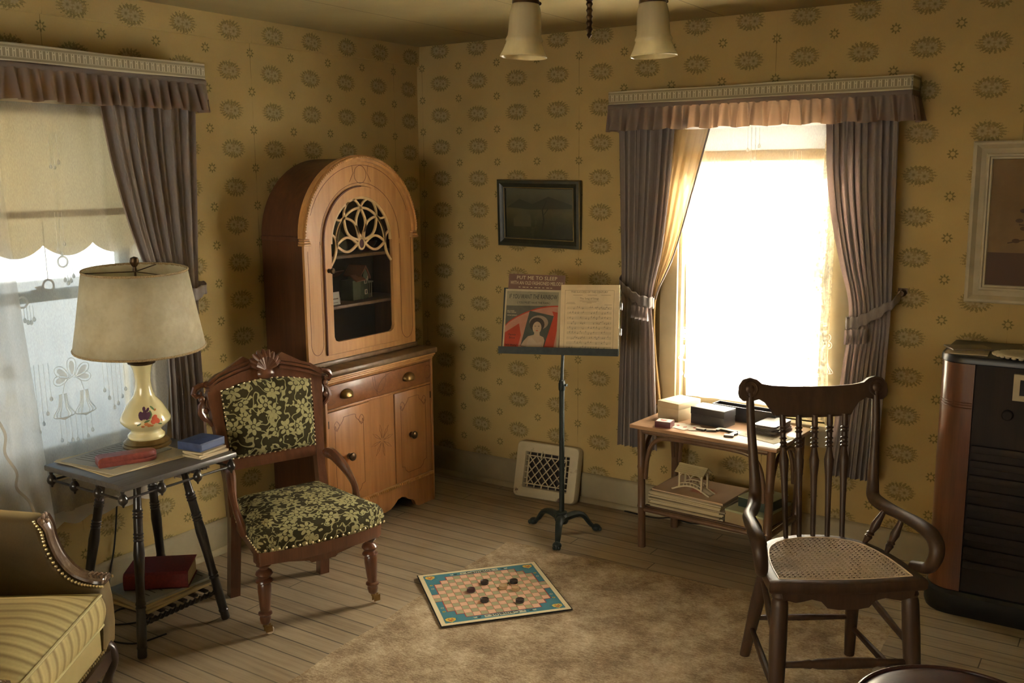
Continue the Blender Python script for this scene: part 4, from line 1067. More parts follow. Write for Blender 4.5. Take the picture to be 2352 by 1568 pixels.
m = MB(); m.prism([(-0.185, bk(0.545)), (0.185, bk(0.545)), (0.185, bk(0.592)), (-0.185, bk(0.592))], -0.012, 0.020, BK @ XZ); m.build('lower_rail', MAHOG, VC)
top_in = [(-0.20, bk(0.875)), (-0.12, bk(0.905)), (0.0, bk(0.918)), (0.12, bk(0.905)), (0.20, bk(0.875))]
top_out = [(-0.245, bk(0.892)), (-0.20, bk(0.918)), (-0.13, bk(0.945)), (-0.05, bk(0.962)), (0.0, bk(0.964)), (0.05, bk(0.962)), (0.13, bk(0.945)), (0.20, bk(0.918)), (0.245, bk(0.892))]
m = MB(); m.prism(top_out[::-1] + [(-0.20, bk(0.862)), (-0.12, bk(0.893)), (0, bk(0.905)), (0.12, bk(0.893)), (0.20, bk(0.862))], -0.016, 0.022, BK @ XZ)
for sx in (-1, 1):   # layered crest mouldings rising to the shell
    for k, (dz, w, d) in enumerate(((0.006, 0.012, 0.034), (0.024, 0.010, 0.040), (0.040, 0.012, 0.030))):
        ribbon(m, [(sx*0.245, bk(0.878)+dz*0.6), (sx*0.20, bk(0.897)+dz), (sx*0.13, bk(0.920)+dz), (sx*0.062, bk(0.936)+dz)], w, -0.010, d, BK @ XZ)
    m.prism(([(sx*0.055, bk(0.985)), (sx*0.085, bk(1.002)), (sx*0.15, bk(0.965)), (sx*0.21, bk(0.93)), (sx*0.15, bk(0.945)), (sx*0.06, bk(0.962))])[::sx], -0.010, 0.020, BK @ XZ)
    m.tube([BK @ Vector((sx*(0.248-0.012*math.cos(R(a))*(1-a/700)), -0.012, bk(0.905)+0.012*math.sin(R(a))*(1-a/700))) for a in range(0, 540, 30)], 0.005, 6)
m.build('crest_rail', MAHOG, VC)
m = MB()   # shell
for k in range(9):
    a = R(-64+16*k); L = 0.066+0.022*math.cos(a)
    p0 = Vector((0, -0.034, bk(0.935))); p1 = Vector((math.sin(a)*L, -0.030, bk(0.935)+math.cos(a)*L)); mid = p0.lerp(p1, 0.6) + Vector((0, -0.010, 0))
    m.tube([BK @ p0, BK @ p0.lerp(mid, 0.5), BK @ mid, BK @ p0.lerp(p1, 0.85), BK @ p1], [0.006, 0.009, 0.012, 0.011, 0.006], 8)
m.ball((0, 0, 0), 0.030, 1.25, 0.55, 0.8, 14, M=BK @ Matrix.Translation((0, -0.030, bk(0.922)))); m.build('shell_crest', MAHOG, VC)
for sx in (-1, 1):   # pierced ears hanging outside the posts
    m = MB(); e = lambda x, z: BK @ Vector((sx*x, -0.004, bk(z)))
    m.tube([e(*p) for p in ((0.236, 0.905), (0.268, 0.906), (0.292, 0.894), (0.300, 0.876), (0.288, 0.862), (0.272, 0.866), (0.270, 0.880))], [0.010, 0.012, 0.013, 0.012, 0.011, 0.009, 0.006], 8)
    m.ball(e(0.268, 0.850), 0.016, n=10); m.tube([e(*p) for p in ((0.262, 0.84), (0.276, 0.822), (0.280, 0.796), (0.268, 0.772), (0.250, 0.758), (0.240, 0.735))], [0.011, 0.013, 0.014, 0.013, 0.010, 0.006], 8)
    m.ball(e(0.262, 0.800), 0.015, n=10); m.tube([e(*p) for p in ((0.244, 0.86), (0.254, 0.83), (0.246, 0.80))], 0.008, 8)
    m.build('carved_ear', MAHOG, VC)
# padded back
def back_edge(i, n=64):
    t = i/n*4; k = t - int(t); s_ = int(t) % 4
    x0, x1, zb, zt = -0.182, 0.182, bk(0.592), bk(0.874)
    if s_ == 0: x, z = lerp(x0, x1, k), zb
    elif s_ == 1: x, z = x1 + 0.014*k, lerp(zb, zt, k)
    elif s_ == 2: x, z = lerp(x1+0.014, x0-0.014, k), zt + 0.028*math.sin(PI*k)
    else: x, z = x0 - 0.014*(1-k), lerp(zt, zb, k)
    return x, z
BE = [back_edge(i) for i in range(64)]
m = MB(); cz = bk(0.735)
m.rings([[BK @ Vector((x*k, y, cz+(z-cz)*k)) for x, z in BE] for k, y in ((1.0, 0.010), (1.0, -0.018), (0.985, -0.030), (0.93, -0.042), (0.80, -0.052), (0.55, -0.058), (0.2, -0.060), (0.02, -0.060))])
PAD = m.build('back_pad', DAM_BACK, VC, angle=60)
m = MB()
for i in range(0, 64): x, z = BE[i]; m.ball(BK @ Vector((x*0.99, -0.026, cz+(z-cz)*0.99)), 0.0052, n=6)
m.build('back_nail', NAILM, PAD)
# low curved arms from the posts to the seat rail
for sx in (-1, 1):
    m = MB(); m.tube(spline([(sx*0.214, 0.150, 0.560), (sx*0.224, 0.105, 0.560), (sx*0.238, 0.055, 0.530), (sx*0.250, 0.010, 0.490), (sx*0.254, -0.030, 0.450), (sx*0.246, -0.055, 0.400), (sx*0.236, -0.060, 0.360)], 5), [0.021+0.005*math.sin(i*0.25) for i in range(31)], 10, flat=0.8, up=(1, 0, 0))
    m.ball((sx*0.216, 0.150, 0.562), 0.024, 0.9, 1.1, 0.7, 12); m.build('arm', MAHOG, VC)

# ------------------------------------------------------------------ ebonised lamp table by the left window
TBX, TBY = 0.400, -2.198
LT = thing('lamp_table', 'dark spindle-legged lamp table with ball gallery beside the left window', 'table', (TBX, TBY, 0))
m = MB(); m.box(-0.238, 0.238, -0.252, 0.250, 0.657, 0.680, 0.006); m.build('tabletop', TTOP, LT)
m = MB(); m.box(-0.13, 0.13, -0.13, 0.13, 0.640, 0.657, 0.004); m.build('under_frame', EBON, LT)
for sx in (-1, 1):
    for sy in (-1, 1):
        a = (sx*0.100, sy*0.100, 0.640); b = (sx*0.187, sy*0.191, 0.006)
        m = MB(); pr_ = [(0, 0.016), (0.03, 0.017), (0.06, 0.013), (0.16, 0.0155)]
        for c in (0.17, 0.30):
            for k in range(3): pr_ += [(c+k*0.018, 0.0165), (c+k*0.018+0.006, 0.0195), (c+k*0.018+0.012, 0.0165)]
        pr_ += [(0.365, 0.018), (0.42, 0.0205), (0.55, 0.017), (0.68, 0.016), (0.70, 0.0195), (0.71, 0.016), (0.72, 0.0195), (0.73, 0.016), (0.85, 0.0185), (0.93, 0.017), (0.94, 0.0195), (0.955, 0.0165), (0.99, 0.0175), (1.0, 0.015)]
        m.turned(a, b, sorted(pr_), 14); m.build('leg', EBON, LT)
# gallery: balls on pegs joined by slim rods, on all four sides
m = MB()
ball_p = []
for sx in (-1, 1):
    for k in range(4): ball_p.append((sx*0.215, lerp(-0.238, 0.236, k/3)))
for sy in (-0.238, 0.236):
    for k in (1, 2): ball_p.append((lerp(-0.215, 0.215, k/3), sy))
for x, y in ball_p:
    m = MB(); m.lathe([(0.006, 0.035), (0.008, 0.030), (0.006, 0.022), (0.010, 0.018), (0.016, 0.008), (0.0175, 0.0), (0.015, -0.010), (0.008, -0.017), (0.005, -0.020), (0.003, -0.027), (0.0, -0.028)], (x, y, 0.622), n=14); m.build('gallery_ball', EBON, LT)
for p, q in (((-0.215, -0.238), (0.215, -0.238)), ((-0.215, 0.236), (0.215, 0.236)), ((-0.215, -0.238), (-0.215, 0.236)), ((0.215, -0.238), (0.215, 0.236))):
    m = MB(); m.cyl((*p, 0.622), (*q, 0.622), 0.0048, n=8); m.build('gallery_rod', EBON, LT)
for sx in (-1, 1):      # rope-twist stretchers that carry the slatted shelf
    m = MB(); N = 120; y0, y1 = -0.168, 0.168; rs = []
    for i in range(N+1):
        t = i/N; ph = t*2*PI*15
        rs.append([(sx*0.166 + (0.0085+0.0035*math.cos(2*(a*PI/6)-ph))*math.cos(a*PI/6), lerp(y0, y1, t), 0.122 + (0.0085+0.0035*math.cos(2*(a*PI/6)-ph))*math.sin(a*PI/6)) for a in range(12)])
    m.rings(rs); m.build('rope_stretcher', EBON, LT)
for k in range(6):
    y = lerp(-0.125, 0.125, k/5); m = MB(); m.box(-0.165, 0.165, y-0.010, y+0.010, 0.133, 0.141, 0.002); m.build('shelf_slat', EBON, LT)

# --- papers, case, books and lamp on the table
PA = paper('aged_music_paper', (0.46, 0.41, 0.29)); PB = paper('aged_tan_paper', (0.50, 0.41, 0.24)); PC = paper('grey_blue_print', (0.30, 0.32, 0.32)); PD = paper('brown_old_paper', (0.36, 0.29, 0.18)); INK = flat('printing_ink', (0.035, 0.03, 0.028))
def sheet(name, label, cat, w, h, th, loc, rz, mt, group=None, lines=0, curl=0.0):
    def fn(u, v): return ((u-0.5)*w, (v-0.5)*h, th + curl*((2*u-1)**2)*((2*v-1)**2))
    m = MB(); m.grid(fn, 8, 8); m.box(-w/2, w/2, -h/2, h/2, 0, th*0.98)
    o = m.build(name, mt, None, loc=loc, rot=(0, 0, rz)); tag(o, label, cat, group)
    if lines:
        m = MB(); r_ = random.Random(len(label))
        for i in range(lines):
            y = h*0.42 - i*h*0.84/lines
            m.box(-w*0.40, w*r_.uniform(0.15, 0.4), y, y+h*0.012, th+0.0002, th+0.0004)
        m.build('printing', INK, o)
    return o
sheet('sheet_music', 'tan sheet music lowest of the papers under the table lamp', 'sheet music', 0.355, 0.36, 0.003, (0.340, -2.225, 0.6803), R(-3), PB, 'papers on the lamp table')
sheet('sheet_music', 'cream sheet music in the middle of the papers under the lamp', 'sheet music', 0.345, 0.345, 0.0025, (0.335, -2.232, 0.6835), R(3), PA, 'papers on the lamp table')
sheet('sheet_music', 'grey-printed sheet music topmost under the lamp, half beneath the red case', 'sheet music', 0.255, 0.30, 0.0012, (0.300, -2.235, 0.6863), R(8), PC, 'papers on the lamp table', 12)
REDC = pm('red_leather', lambda t: dict(color=t.ramp(t.noise(sc=60, det=4), (0.3, (0.16, 0.035, 0.030)), (0.7, (0.26, 0.065, 0.052))), height=t.noise(sc=150)), rough=0.45, bump=0.2)
CASE = thing('spectacle_case', 'worn red leather case lying on the sheet music before the lamp', 'case', (0.418, -2.275, 0.6878), R(66))
def caseol(k): return [(-0.105*k, -0.036*k), (0.06, -0.036*k)] + [(0.06+0.045*k*math.sin(R(a)), -0.036*k*math.cos(R(a))) for a in range(15, 180, 15)] + [(0.06, 0.036*k), (-0.105*k, 0.036*k)]
m = MB(); m.rings([[(x, y, z) for x, y in caseol(k)] for k, z in ((0.96, 0), (1, 0.004), (1, 0.012), (0.975, 0.014))]); m.build('lower_shell', REDC, CASE)
m = MB(); m.rings([[(x, y, z) for x, y in caseol(k)] for k, z in ((0.975, 0.0142), (1, 0.016), (1, 0.025), (0.96, 0.032), (0.85, 0.036), (0.4, 0.038))]); m.build('lid', REDC, CASE)
BLUE = pm('blue_cloth', lambda t: t.ramp(t.noise(sc=40, det=3), (0.3, (0.022, 0.038, 0.105)), (0.7, (0.045, 0.068, 0.165))), rough=0.6)
PAGES = pm('page_edges', lambda t: t.ramp(t.noise(t.scale(t.obj(), (3, 3, 900)), 1, 1), (0.35, (0.38, 0.31, 0.19)), (0.65, (0.56, 0.48, 0.32))), rough=0.9)
for k, (dx, a, w, lb) in enumerate(((0.0, 4, 0.135, 'lowest yellowed pamphlet under the blue box on the lamp table'), (0.006, -5, 0.13, 'middle yellowed pamphlet under the blue box on the lamp table'), (-0.004, 9, 0.128, 'topmost yellowed pamphlet under the blue box on the lamp table'))):
    sheet('pamphlet', lb, 'pamphlet', 0.100, w, 0.007, (0.555+dx, -2.030, 0.6803+k*0.0075), R(a), PAGES, 'pamphlets on the lamp table')
BB = thing('blue_book', 'small navy blue slipcased book on a few pamphlets at the table corner', 'book', (0.525, -2.025, 0.7030), R(8))
m = MB(); m.box(-0.055, 0.060, -0.066, 0.066, 0, 0.032, 0.002); m.build('cover', BLUE, BB)
m = MB(); m.box(0.0601, 0.0612, -0.060, 0.060, 0.006, 0.026); m.build('pale_edge', flat('blue_worn', (0.09, 0.12, 0.23)), BB)

# table lamp
LP = thing('table_lamp', 'cream porcelain table lamp painted with flowers, under a parchment drum shade', 'lamp', (0.280, -2.088, 0.6876))
m = MB(); m.lathe([(0.0, 0), (0.090, 0.0), (0.092, 0.006), (0.086, 0.012), (0.088, 0.018), (0.080, 0.024), (0.076, 0.030), (0.066, 0.034), (0, 0.034)], n=40); m.build('lamp_base', BRASS, LP)
TL = Matrix.Rotation(R(-3.0), 4, Vector((-0.55, -0.83, 0)))
VP = [(0.066, 0.034), (0.070, 0.040), (0.069, 0.048), (0.058, 0.058), (0.056, 0.066), (0.064, 0.076), (0.083, 0.090), (0.094, 0.104), (0.0945, 0.114), (0.086, 0.132), (0.076, 0.150), (0.066, 0.168), (0.055, 0.182), (0.043, 0.196), (0.036, 0.212), (0.031, 0.238), (0.029, 0.265), (0.031, 0.292), (0.036, 0.312), (0.041, 0.326), (0.043, 0.332)]
m = MB(); m.lathe(VP, n=48, M=TL); VASE = m.build('vase_body', CREAM, LP, angle=80)
m = MB(); m.lathe([(0.043, 0.330), (0.051, 0.333), (0.053, 0.340), (0.046, 0.345), (0.050, 0.350), (0.051, 0.358), (0.044, 0.362), (0.018, 0.366), (0.014, 0.385), (0.018, 0.388), (0.018, 0.43), (0.006, 0.436), (0.004, 0.69), (0, 0.69)], n=32, M=TL); m.build('socket_stem', DBRASS, LP)
m = MB(); m.lathe([(0.004, 0.690), (0.008, 0.692), (0.006, 0.706), (0.010, 0.710), (0.017, 0.722), (0.018, 0.730), (0.014, 0.741), (0.0, 0.746)], n=20, M=TL); m.build('finial', DBRASS, LP)
S1 = TL @ Matrix.Translation((0, 0, 0.0))
m = MB(); m.rings([[S1 @ Vector((r*math.cos(2*PI*k/64), r*math.sin(2*PI*k/64), z)) for k in range(64)] for r, z in ((0.240, 0.396), (0.2230, 0.49), (0.206, 0.59), (0.189, 0.694))], cap=False)
m.build('lamp_shade', LSHADE, LP, solid=0.0025, angle=60)
for r, z, nm in ((0.241, 0.396, 'lower_braid'), (0.190, 0.694, 'upper_braid')):
    m = MB(); m.rings([[S1 @ Vector(((r+0.0035*math.cos(a*PI/3) + 0.0008*math.sin(k*2.1))*math.cos(2*PI*k/120), (r+0.0035*math.cos(a*PI/3)+0.0008*math.sin(k*2.1))*math.sin(2*PI*k/120), z+0.0048*math.sin(a*PI/3))) for k in range(121)] for a in range(7)], cap=False, closed=False); m.build(nm, LTRIM, LP)
m = MB()
for a in (0, 120, 240): m.cyl(S1 @ Vector((0, 0, 0.688)), S1 @ Vector((0.188*math.cos(R(a)), 0.188*math.sin(R(a)), 0.690)), 0.002, n=6)
m.build('shade_spider', DBRASS, LP)
def vr(z):
    for (r0, z0), (r1, z1) in zip(VP, VP[1:]):
        if z0 <= z <= z1: return lerp(r0, r1, (z-z0)/(z1-z0))
    return 0.05
def on_vase(az, z, k=1.0): a = R(az); r = vr(z)*k; return TL @ Vector((r*math.cos(a), r*math.sin(a), z))
def petals(name, spots, mt):
    m = MB()
    for az, z, w, h, rot in spots:
        p = on_vase(az, z); n = (on_vase(az, z, 1.2)-p).normalized(); up = (on_vase(az, z+0.004)-on_vase(az, z-0.004)).normalized(); sd = up.cross(n).normalized(); c, s_ = math.cos(R(rot)), math.sin(R(rot))
        U = (sd*c+up*s_); V_ = (up*c-sd*s_)
        m.ball((0, 0, 0), 1.0, w, h, 0.0011, 10, M=Matrix(((U.x, V_.x, n.x, p.x), (U.y, V_.y, n.y, p.y), (U.z, V_.z, n.z, p.z), (0, 0, 0, 1))))
    return m.build(name, mt, VASE)
petals('purple_tulip', [(-46, 0.142, 0.010, 0.019, 10), (-37, 0.146, 0.009, 0.021, -8), (-29, 0.141, 0.010, 0.018, -25), (-38, 0.166, 0.006, 0.010, 0), (-27, 0.162, 0.005, 0.010, -30)], flat('tulip_purple', (0.10, 0.045, 0.085), 0.25))
petals('red_rose', [(-13, 0.128, 0.012, 0.012, 0), (-8, 0.120, 0.011, 0.012, 30), (-18, 0.118, 0.010, 0.010, -20), (-10, 0.136, 0.008, 0.007, 0)], flat('rose_red', (0.50, 0.105, 0.055), 0.25))
petals('small_blossom', [(-34, 0.112, 0.009, 0.007, 0), (-28, 0.106, 0.008, 0.007, 20), (-42, 0.103, 0.007, 0.006, 0), (-22, 0.104, 0.007, 0.005, 0), (-5, 0.158, 0.006, 0.004, 30), (4, 0.118, 0.004, 0.006, 0)], flat('blossom_orange', (0.55, 0.21, 0.08), 0.25))
petals('green_leaf', [(-22, 0.138, 0.004, 0.013, -30), (-32, 0.122, 0.012, 0.004, 20), (-20, 0.150, 0.004, 0.012, 10), (-50, 0.112, 0.010, 0.003, 30), (-2, 0.106, 0.010, 0.003, -20), (-12, 0.166, 0.004, 0.012, 30)], flat('leaf_green', (0.10, 0.17, 0.075), 0.25))

# --- lower shelf: magazines and a thick red book
MG = [('lowest magazine of the pile on the shelf under the lamp table', 4, 0.0), ('second magazine from the bottom under the lamp table', -3, 0.006), ('third magazine from the bottom under the lamp table', 2, -0.004), ('topmost illustrated magazine under the red book beneath the lamp table', -2, 0.004)]
MGP = [PB, PAGES, PB, PC]
for k, (lb, a, d) in enumerate(MG):
    sheet('magazine', lb, 'magazine', 0.232, 0.305, 0.010, (0.425+d, -2.185+d, 0.1413+k*0.0108), R(a), MGP[k], 'magazines under the lamp table', 9 if k == 3 else 0)
RB = thing('red_book', 'thick dark red book lying on the magazines under the lamp table', 'book', (0.425, -2.170, 0.1850), R(40))
RC = pm('red_cloth', lambda t: t.ramp(t.noise(sc=90, det=3), (0.3, (0.105, 0.010, 0.012)), (0.7, (0.175, 0.018, 0.020))), rough=0.65)
XSEC = [(-0.080, 0.0), (0.083, 0.0), (0.083, 0.003), (-0.074, 0.003), (-0.080, 0.012), (-0.081, 0.035), (-0.074, 0.062), (0.088, 0.062), (0.088, 0.066), (-0.076, 0.066), (-0.086, 0.058), (-0.092, 0.034), (-0.088, 0.008)]
YZX = Matrix(((0, 0, 1, 0), (1, 0, 0, 0), (0, 1, 0, 0), (0, 0, 0, 1)))
m = MB(); m.prism(XSEC, -0.118, 0.118, YZX); m.build('cover', RC, RB)
m = MB(); m.box(-0.114, 0.114, -0.074, 0.078, 0.0035, 0.0615); m.build('page_block', PAGES, RB)

# --- cords by the left wall
m = MB(); m.tube(spline([(0.008, -2.06, 0.52), (0.010, -2.062, 0.40), (0.012, -2.09, 0.22), (0.024, -2.13, 0.10), (0.045, -2.16, 0.02), (0.10, -2.22, 0.006), (0.22, -2.30, 0.006), (0.33, -2.20, 0.006), (0.24, -2.12, 0.006), (0.16, -2.20, 0.006), (0.30, -2.36, 0.006), (0.46, -2.34, 0.006), (0.50, -2.22, 0.006)], 8), 0.0035, 6); o = m.build('power_cord', BLACKP); tag(o, 'thin dark lamp cord down the left wall and coiled under the lamp table', 'cord')

# ------------------------------------------------------------------ gold velvet armchair at the left edge
AC = thing('upholstered_armchair', 'gold velvet armchair with striped cushion and carved scroll arm at left', 'armchair', (0.695, -2.575, 0), R(125.6))
ARM = [(0.0, 0.17), (-0.006, 0.24), (-0.004, 0.33), (0.004, 0.385), (0.03, 0.396), (0.07, 0.405), (0.12, 0.435), (0.155, 0.480), (0.175, 0.535), (0.182, 0.585), (0.190, 0.618), (0.215, 0.632), (0.34, 0.645), (0.62, 0.66), (0.64, 0.17)]
def arm_mesh(x0, x1):
    m = MB(); rs = []; n = len(ARM); cy, cz = 0.30, 0.36; w = (x1-x0)
    for t, k in ((0, 0.93), (0.08, 0.975), (0.25, 1.0), (0.5, 1.008), (0.75, 1.0), (0.92, 0.975), (1, 0.93)):
        rs.append([(x0+w*t, cy+(y-cy)*(1-(1-k)*0.35), 0.17+(z-0.17)*(1-(1-k)*0.6)) for y, z in ARM])
    m.rings(rs); return m
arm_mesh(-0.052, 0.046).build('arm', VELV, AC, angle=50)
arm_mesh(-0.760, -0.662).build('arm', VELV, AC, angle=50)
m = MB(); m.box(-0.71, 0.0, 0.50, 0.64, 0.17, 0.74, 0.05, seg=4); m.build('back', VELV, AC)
m = MB(); m.box(-0.660, -0.054, 0.006, 0.50, 0.165, 0.265, 0.015); m.build('front_rail', VELVL, AC)
# seat cushion with stripes running back, welted edges
def cush(u, v, top):
    x = lerp(-0.060, -0.655, u); y = lerp(-0.002, 0.49, v)
    e = min(u, 1-u, 1.0)*2; f = min(v, 1-v)*2
    c = (1-(1-min(1, e*1.6))**2)*(1-(1-min(1, f*1.6))**2)
    return (x, y, (0.372 + 0.050*c) if top else (0.268 - 0.004*c))
m = MB(); n = 36
for tp in (True, False): m.grid(lambda u, v: cush(u, v, tp), n, n)
E_ = [(i/n, 0) for i in range(n)] + [(1, i/n) for i in range(n)] + [(1-i/n, 1) for i in range(n)] + [(0, 1-i/n) for i in range(n)]
rs = []
for t in range(7):
    k = t/6; ring = []
    for u, v in E_:
        a = Vector(cush(u, v, True)); b = Vector(cush(u, v, False)); p = a.lerp(b, k); bul = 0.010*math.sin(PI*k)
        p.x += bul*(1 if u == 0 else (-1 if u == 1 else 0)); p.y += bul*(-1 if v == 0 else (1 if v == 1 else 0)); ring.append(p)
    rs.append(ring)
m.rings(rs, cap=False); bmesh.ops.remove_doubles(m.b, verts=m.b.verts[:], dist=0.0005)
CU = m.build('seat_cushion', STRIPE, AC, angle=60)
for tp, nm in ((True, 'upper_welt'), (False, 'lower_welt')):
    m = MB(); P = [Vector(cush(u, v, tp)) for u, v in E_]; m.tube(P + [P[0]], 0.0055, 8); m.build(nm, WELT, CU)
# carved show-wood along the arm, bordered with nails
SW = spline([(0, 0.196, 0.626), (0, 0.176, 0.590), (0, 0.168, 0.545), (0, 0.146, 0.485), (0, 0.110, 0.436), (0, 0.068, 0.410), (0, 0.030, 0.402), (0, -0.006, 0.398)], 8)
def showwood(x0):
    m = MB(); N = len(SW); rs = []
    for i, p in enumerate(SW):
        t = i/(N-1); w = 0.031 + 0.010*math.exp(-((t-0.04)/0.10)**2) + 0.010*math.exp(-((t-0.90)/0.10)**2)
        if i < 2: w *= 0.65+0.18*i
        if i > N-3: w *= 0.7
        q = SW[min(i+1, N-1)] - SW[max(i-1, 0)]; q.normalize(); nrm = Vector((0, q.z, -q.y)); nrm = nrm if nrm.y*(-1)+nrm.z > 0 else -nrm
        sec = [(-1, 0), (-0.92, 0.008), (-0.62, 0.013), (-0.50, 0.007), (-0.30, 0.006), (0.0, 0.011), (0.30, 0.006), (0.50, 0.007), (0.62, 0.013), (0.92, 0.008), (1, 0), (0.6, -0.008), (-0.6, -0.008)]
        rs.append([p + Vector((x0+sx*w, 0, 0)) + nrm*(h+0.004) for sx, h in sec])
    m.rings(rs)
    c = SW[2] + Vector((x0-0.012, -0.012, -0.002))
    for k in range(6):
        a = k*PI/3; m.ball(c + Vector((0.017*math.cos(a), -0.004, 0.019*math.sin(a))), 0.0115, 1, 0.6, 1, 8)
    m.ball(c + Vector((0, -0.009, 0)), 0.010, n=8)
    for k in range(9):
        j = int(N*0.74 + k*N*0.028); j = min(j, N-1); s_ = (-1)**k
        m.tube([SW[j] + Vector((x0, 0, 0.014)), SW[min(j+2, N-1)] + Vector((x0+s_*0.014, 0, 0.018)), SW[min(j+4, N-1)] + Vector((x0+s_*0.022, 0, 0.010))], [0.004, 0.006, 0.003], 6)
    return m
for x0 in (-0.003, -0.711): showwood(x0).build('carved_arm_trim', CARVE, AC)
for s_ in (-1, 1):
    m = MB()
    for i in range(0, len(SW), 2): p = SW[i]; m.ball((-0.003+s_*0.043, p.y+0.002, p.z-0.002), 0.0058, n=6)
    m.build('arm_nail', NAILM, AC)
m = MB(); m.prism([(-0.70, 0.165), (-0.01, 0.165), (-0.02, 0.128), (-0.08, 0.112), (-0.20, 0.125), (-0.355, 0.105), (-0.51, 0.125), (-0.63, 0.112), (-0.69, 0.128)], -0.016, 0.010, XZ); m.build('carved_front_rail', SOFAL, AC)
m = MB()
for i in range(42): m.ball((-0.05-0.61*i/41, 0.003, 0.172), 0.0052, n=6)
m.build('rail_nail', NAILM, AC)
for x in (-0.012, -0.70):
    m = MB(); m.tube(spline([(x, 0.030, 0.172), (x, 0.004, 0.150), (x, -0.006, 0.110), (x, 0.012, 0.060), (x, 0.020, 0.030), (x, 0.002, 0.010)], 6), [0.028, 0.030, 0.031, 0.031, 0.030, 0.029, 0.028, 0.026, 0.024, 0.022, 0.020, 0.0185, 0.017, 0.016, 0.015, 0.0145, 0.014, 0.014, 0.014, 0.0145, 0.015, 0.016, 0.017, 0.018, 0.018, 0.018, 0.017, 0.016, 0.014, 0.012, 0.0105], 12); m.build('front_leg', SOFAL, AC)
for x in (-0.03, -0.68):
    m = MB(); m.turned((x, 0.58, 0.17), (x, 0.62, 0.0), [(0, 0.022), (1, 0.014)], 10); m.build('back_leg', SOFAL, AC)

# ------------------------------------------------------------------ iron music stand with sheet music
MSX, MSY = 1.238, -0.500
MS = thing('music_stand', 'dark green iron music stand on three paw feet in the middle of the photo', 'music stand', (MSX, MSY, 0))
m = MB(); m.lathe([(0.0, 0.058), (0.028, 0.060), (0.034, 0.075), (0.032, 0.095), (0.022, 0.106), (0.026, 0.110), (0.026, 0.116), (0.016, 0.120), (0.0, 0.120)], n=24); m.build('base_hub', IRON, MS)
for fx, fy in ((0.079, -0.178), (-0.196, 0.049), (0.120, 0.136)):
    d = Vector((fx, fy, 0)); L = d.length; d.normalize()
    P = spline([d*0.018+Vector((0, 0, 0.085)), d*0.075+Vector((0, 0, 0.098)), d*(L*0.62)+Vector((0, 0, 0.085)), d*(L*0.80)+Vector((0, 0, 0.042)), d*(L*0.92)+Vector((0, 0, 0.022)), d*L+Vector((0, 0, 0.016))], 6)
    m = MB(); N = len(P); m.tube(P, [lerp(0.024, 0.0125, min(1, i/(N*0.7))) for i in range(N)], 10, flat=0.75, up=(0, 0, 1))
    m.ball(d*(L-0.004)+Vector((0, 0, 0.018)), 0.021, 1.05, 1.05, 0.85, 12)
    sd = Vector((-d.y, d.x, 0))
    for k in (-1, 0, 1): m.ball(d*(L+0.012)+sd*(k*0.011)+Vector((0, 0, 0.012)), 0.0095, 1, 1, 1.2, 8)
    m.build('paw_leg', IRON, MS)
m = MB(); m.cyl((0, 0, 0.115), (0, 0, 0.735), 0.0125, n=18); m.build('lower_pole', IRON, MS)
m = MB(); m.lathe([(0.0125, 0.715), (0.0165, 0.722), (0.0165, 0.752), (0.014, 0.756), (0.014, 0.765), (0.008, 0.770)], n=18); m.tube([(0.015, 0, 0.745), (0.028, 0, 0.745)], [0.005, 0.007], 8); m.build('collar', IRON, MS)
m = MB(); m.cyl((0, 0, 0.765), (0, 0.012, 0.950), 0.0075, n=14); m.build('upper_pole', IRON, MS)
LEAN = R(17)
DK = Matrix.Rotation(R(23), 4, 'Z') @ Matrix.Translation((-0.008, -0.030, 0.905)) @ Matrix.Rotation(-LEAN, 4, 'X')      # desk: x across, z up its face, -y to the reader
m = MB(); m.box(-0.278, 0.278, 0.0, 0.004, 0.0, 0.305, M=DK); m.box(-0.278, 0.278, 0.004, 0.010, 0.290, 0.305, M=DK); m.box(-0.030, 0.030, 0.004, 0.020, 0.02, 0.10, 0.004, M=DK); m.build('desk', IRON, MS)
m = MB(); r8 = 0.018
prof = [(0.0, 0.0), (-0.062, 0.0), (-0.062, 0.034), (-0.059, 0.034), (-0.059, 0.003), (0.0, 0.003)]
m.prism(prof, -0.280, 0.280, DK @ Matrix.Rotation(LEAN, 4, 'X') @ YZX); m.build('ledge', IRON, MS)
for z in (0.085, 0.205):
    m = MB(); m.box(0.276, 0.288, -0.016, 0.006, z, z+0.034, 0.004, M=DK); m.build('page_clip', STEEL, MS)
W_MS = Matrix.Translation((MSX, MSY, 0)) @ DK
def onstand(x, y, z, roll=0.0): return W_MS @ Matrix.Translation((x, y, z)) @ Matrix.Rotation(R(roll), 4, 'Y') @ Matrix.Rotation(R(90), 4, 'X')   # local x right, y up the page, z to the reader
def leaf(name, label, w, h, th, M, mt):
    t = thing(name, label, 'sheet music', M=M)
    m = MB(); m.box(-w/2, w/2, 0, h, 0, th, 0.0006); m.build('cover', mt, t); return t
TXT_D = flat('ink_black', (0.02, 0.018, 0.016)); TXT_L = flat('ink_cream', (0.62, 0.52, 0.33)); TXT_B = flat('ink_brown', (0.17, 0.115, 0.06))
SMB = leaf('sheet_music', 'brown sheet music booklet with cream capital letters, standing behind two others', 0.270, 0.365, 0.003, onstand(-0.130, -0.003, 0.004, 1.5), paper('brown_cover', (0.19, 0.105, 0.078)))
def tx(par, body, x, y, size, mt, z, sx=1.0, bold=0.0, align='CENTER', nm='lettering', rot=0.0, shear=0.0): return text(nm, body, size, mt, par, Matrix.Translation((x, y, z)) @ Matrix.Rotation(R(rot), 4, 'Z'), align=align, sx=sx, bold=bold, font_shear=shear)
tx(SMB, 'PUT ME TO SLEEP', 0.0, 0.347, 0.0245, TXT_L, 0.0034, 1.02, 0.0)
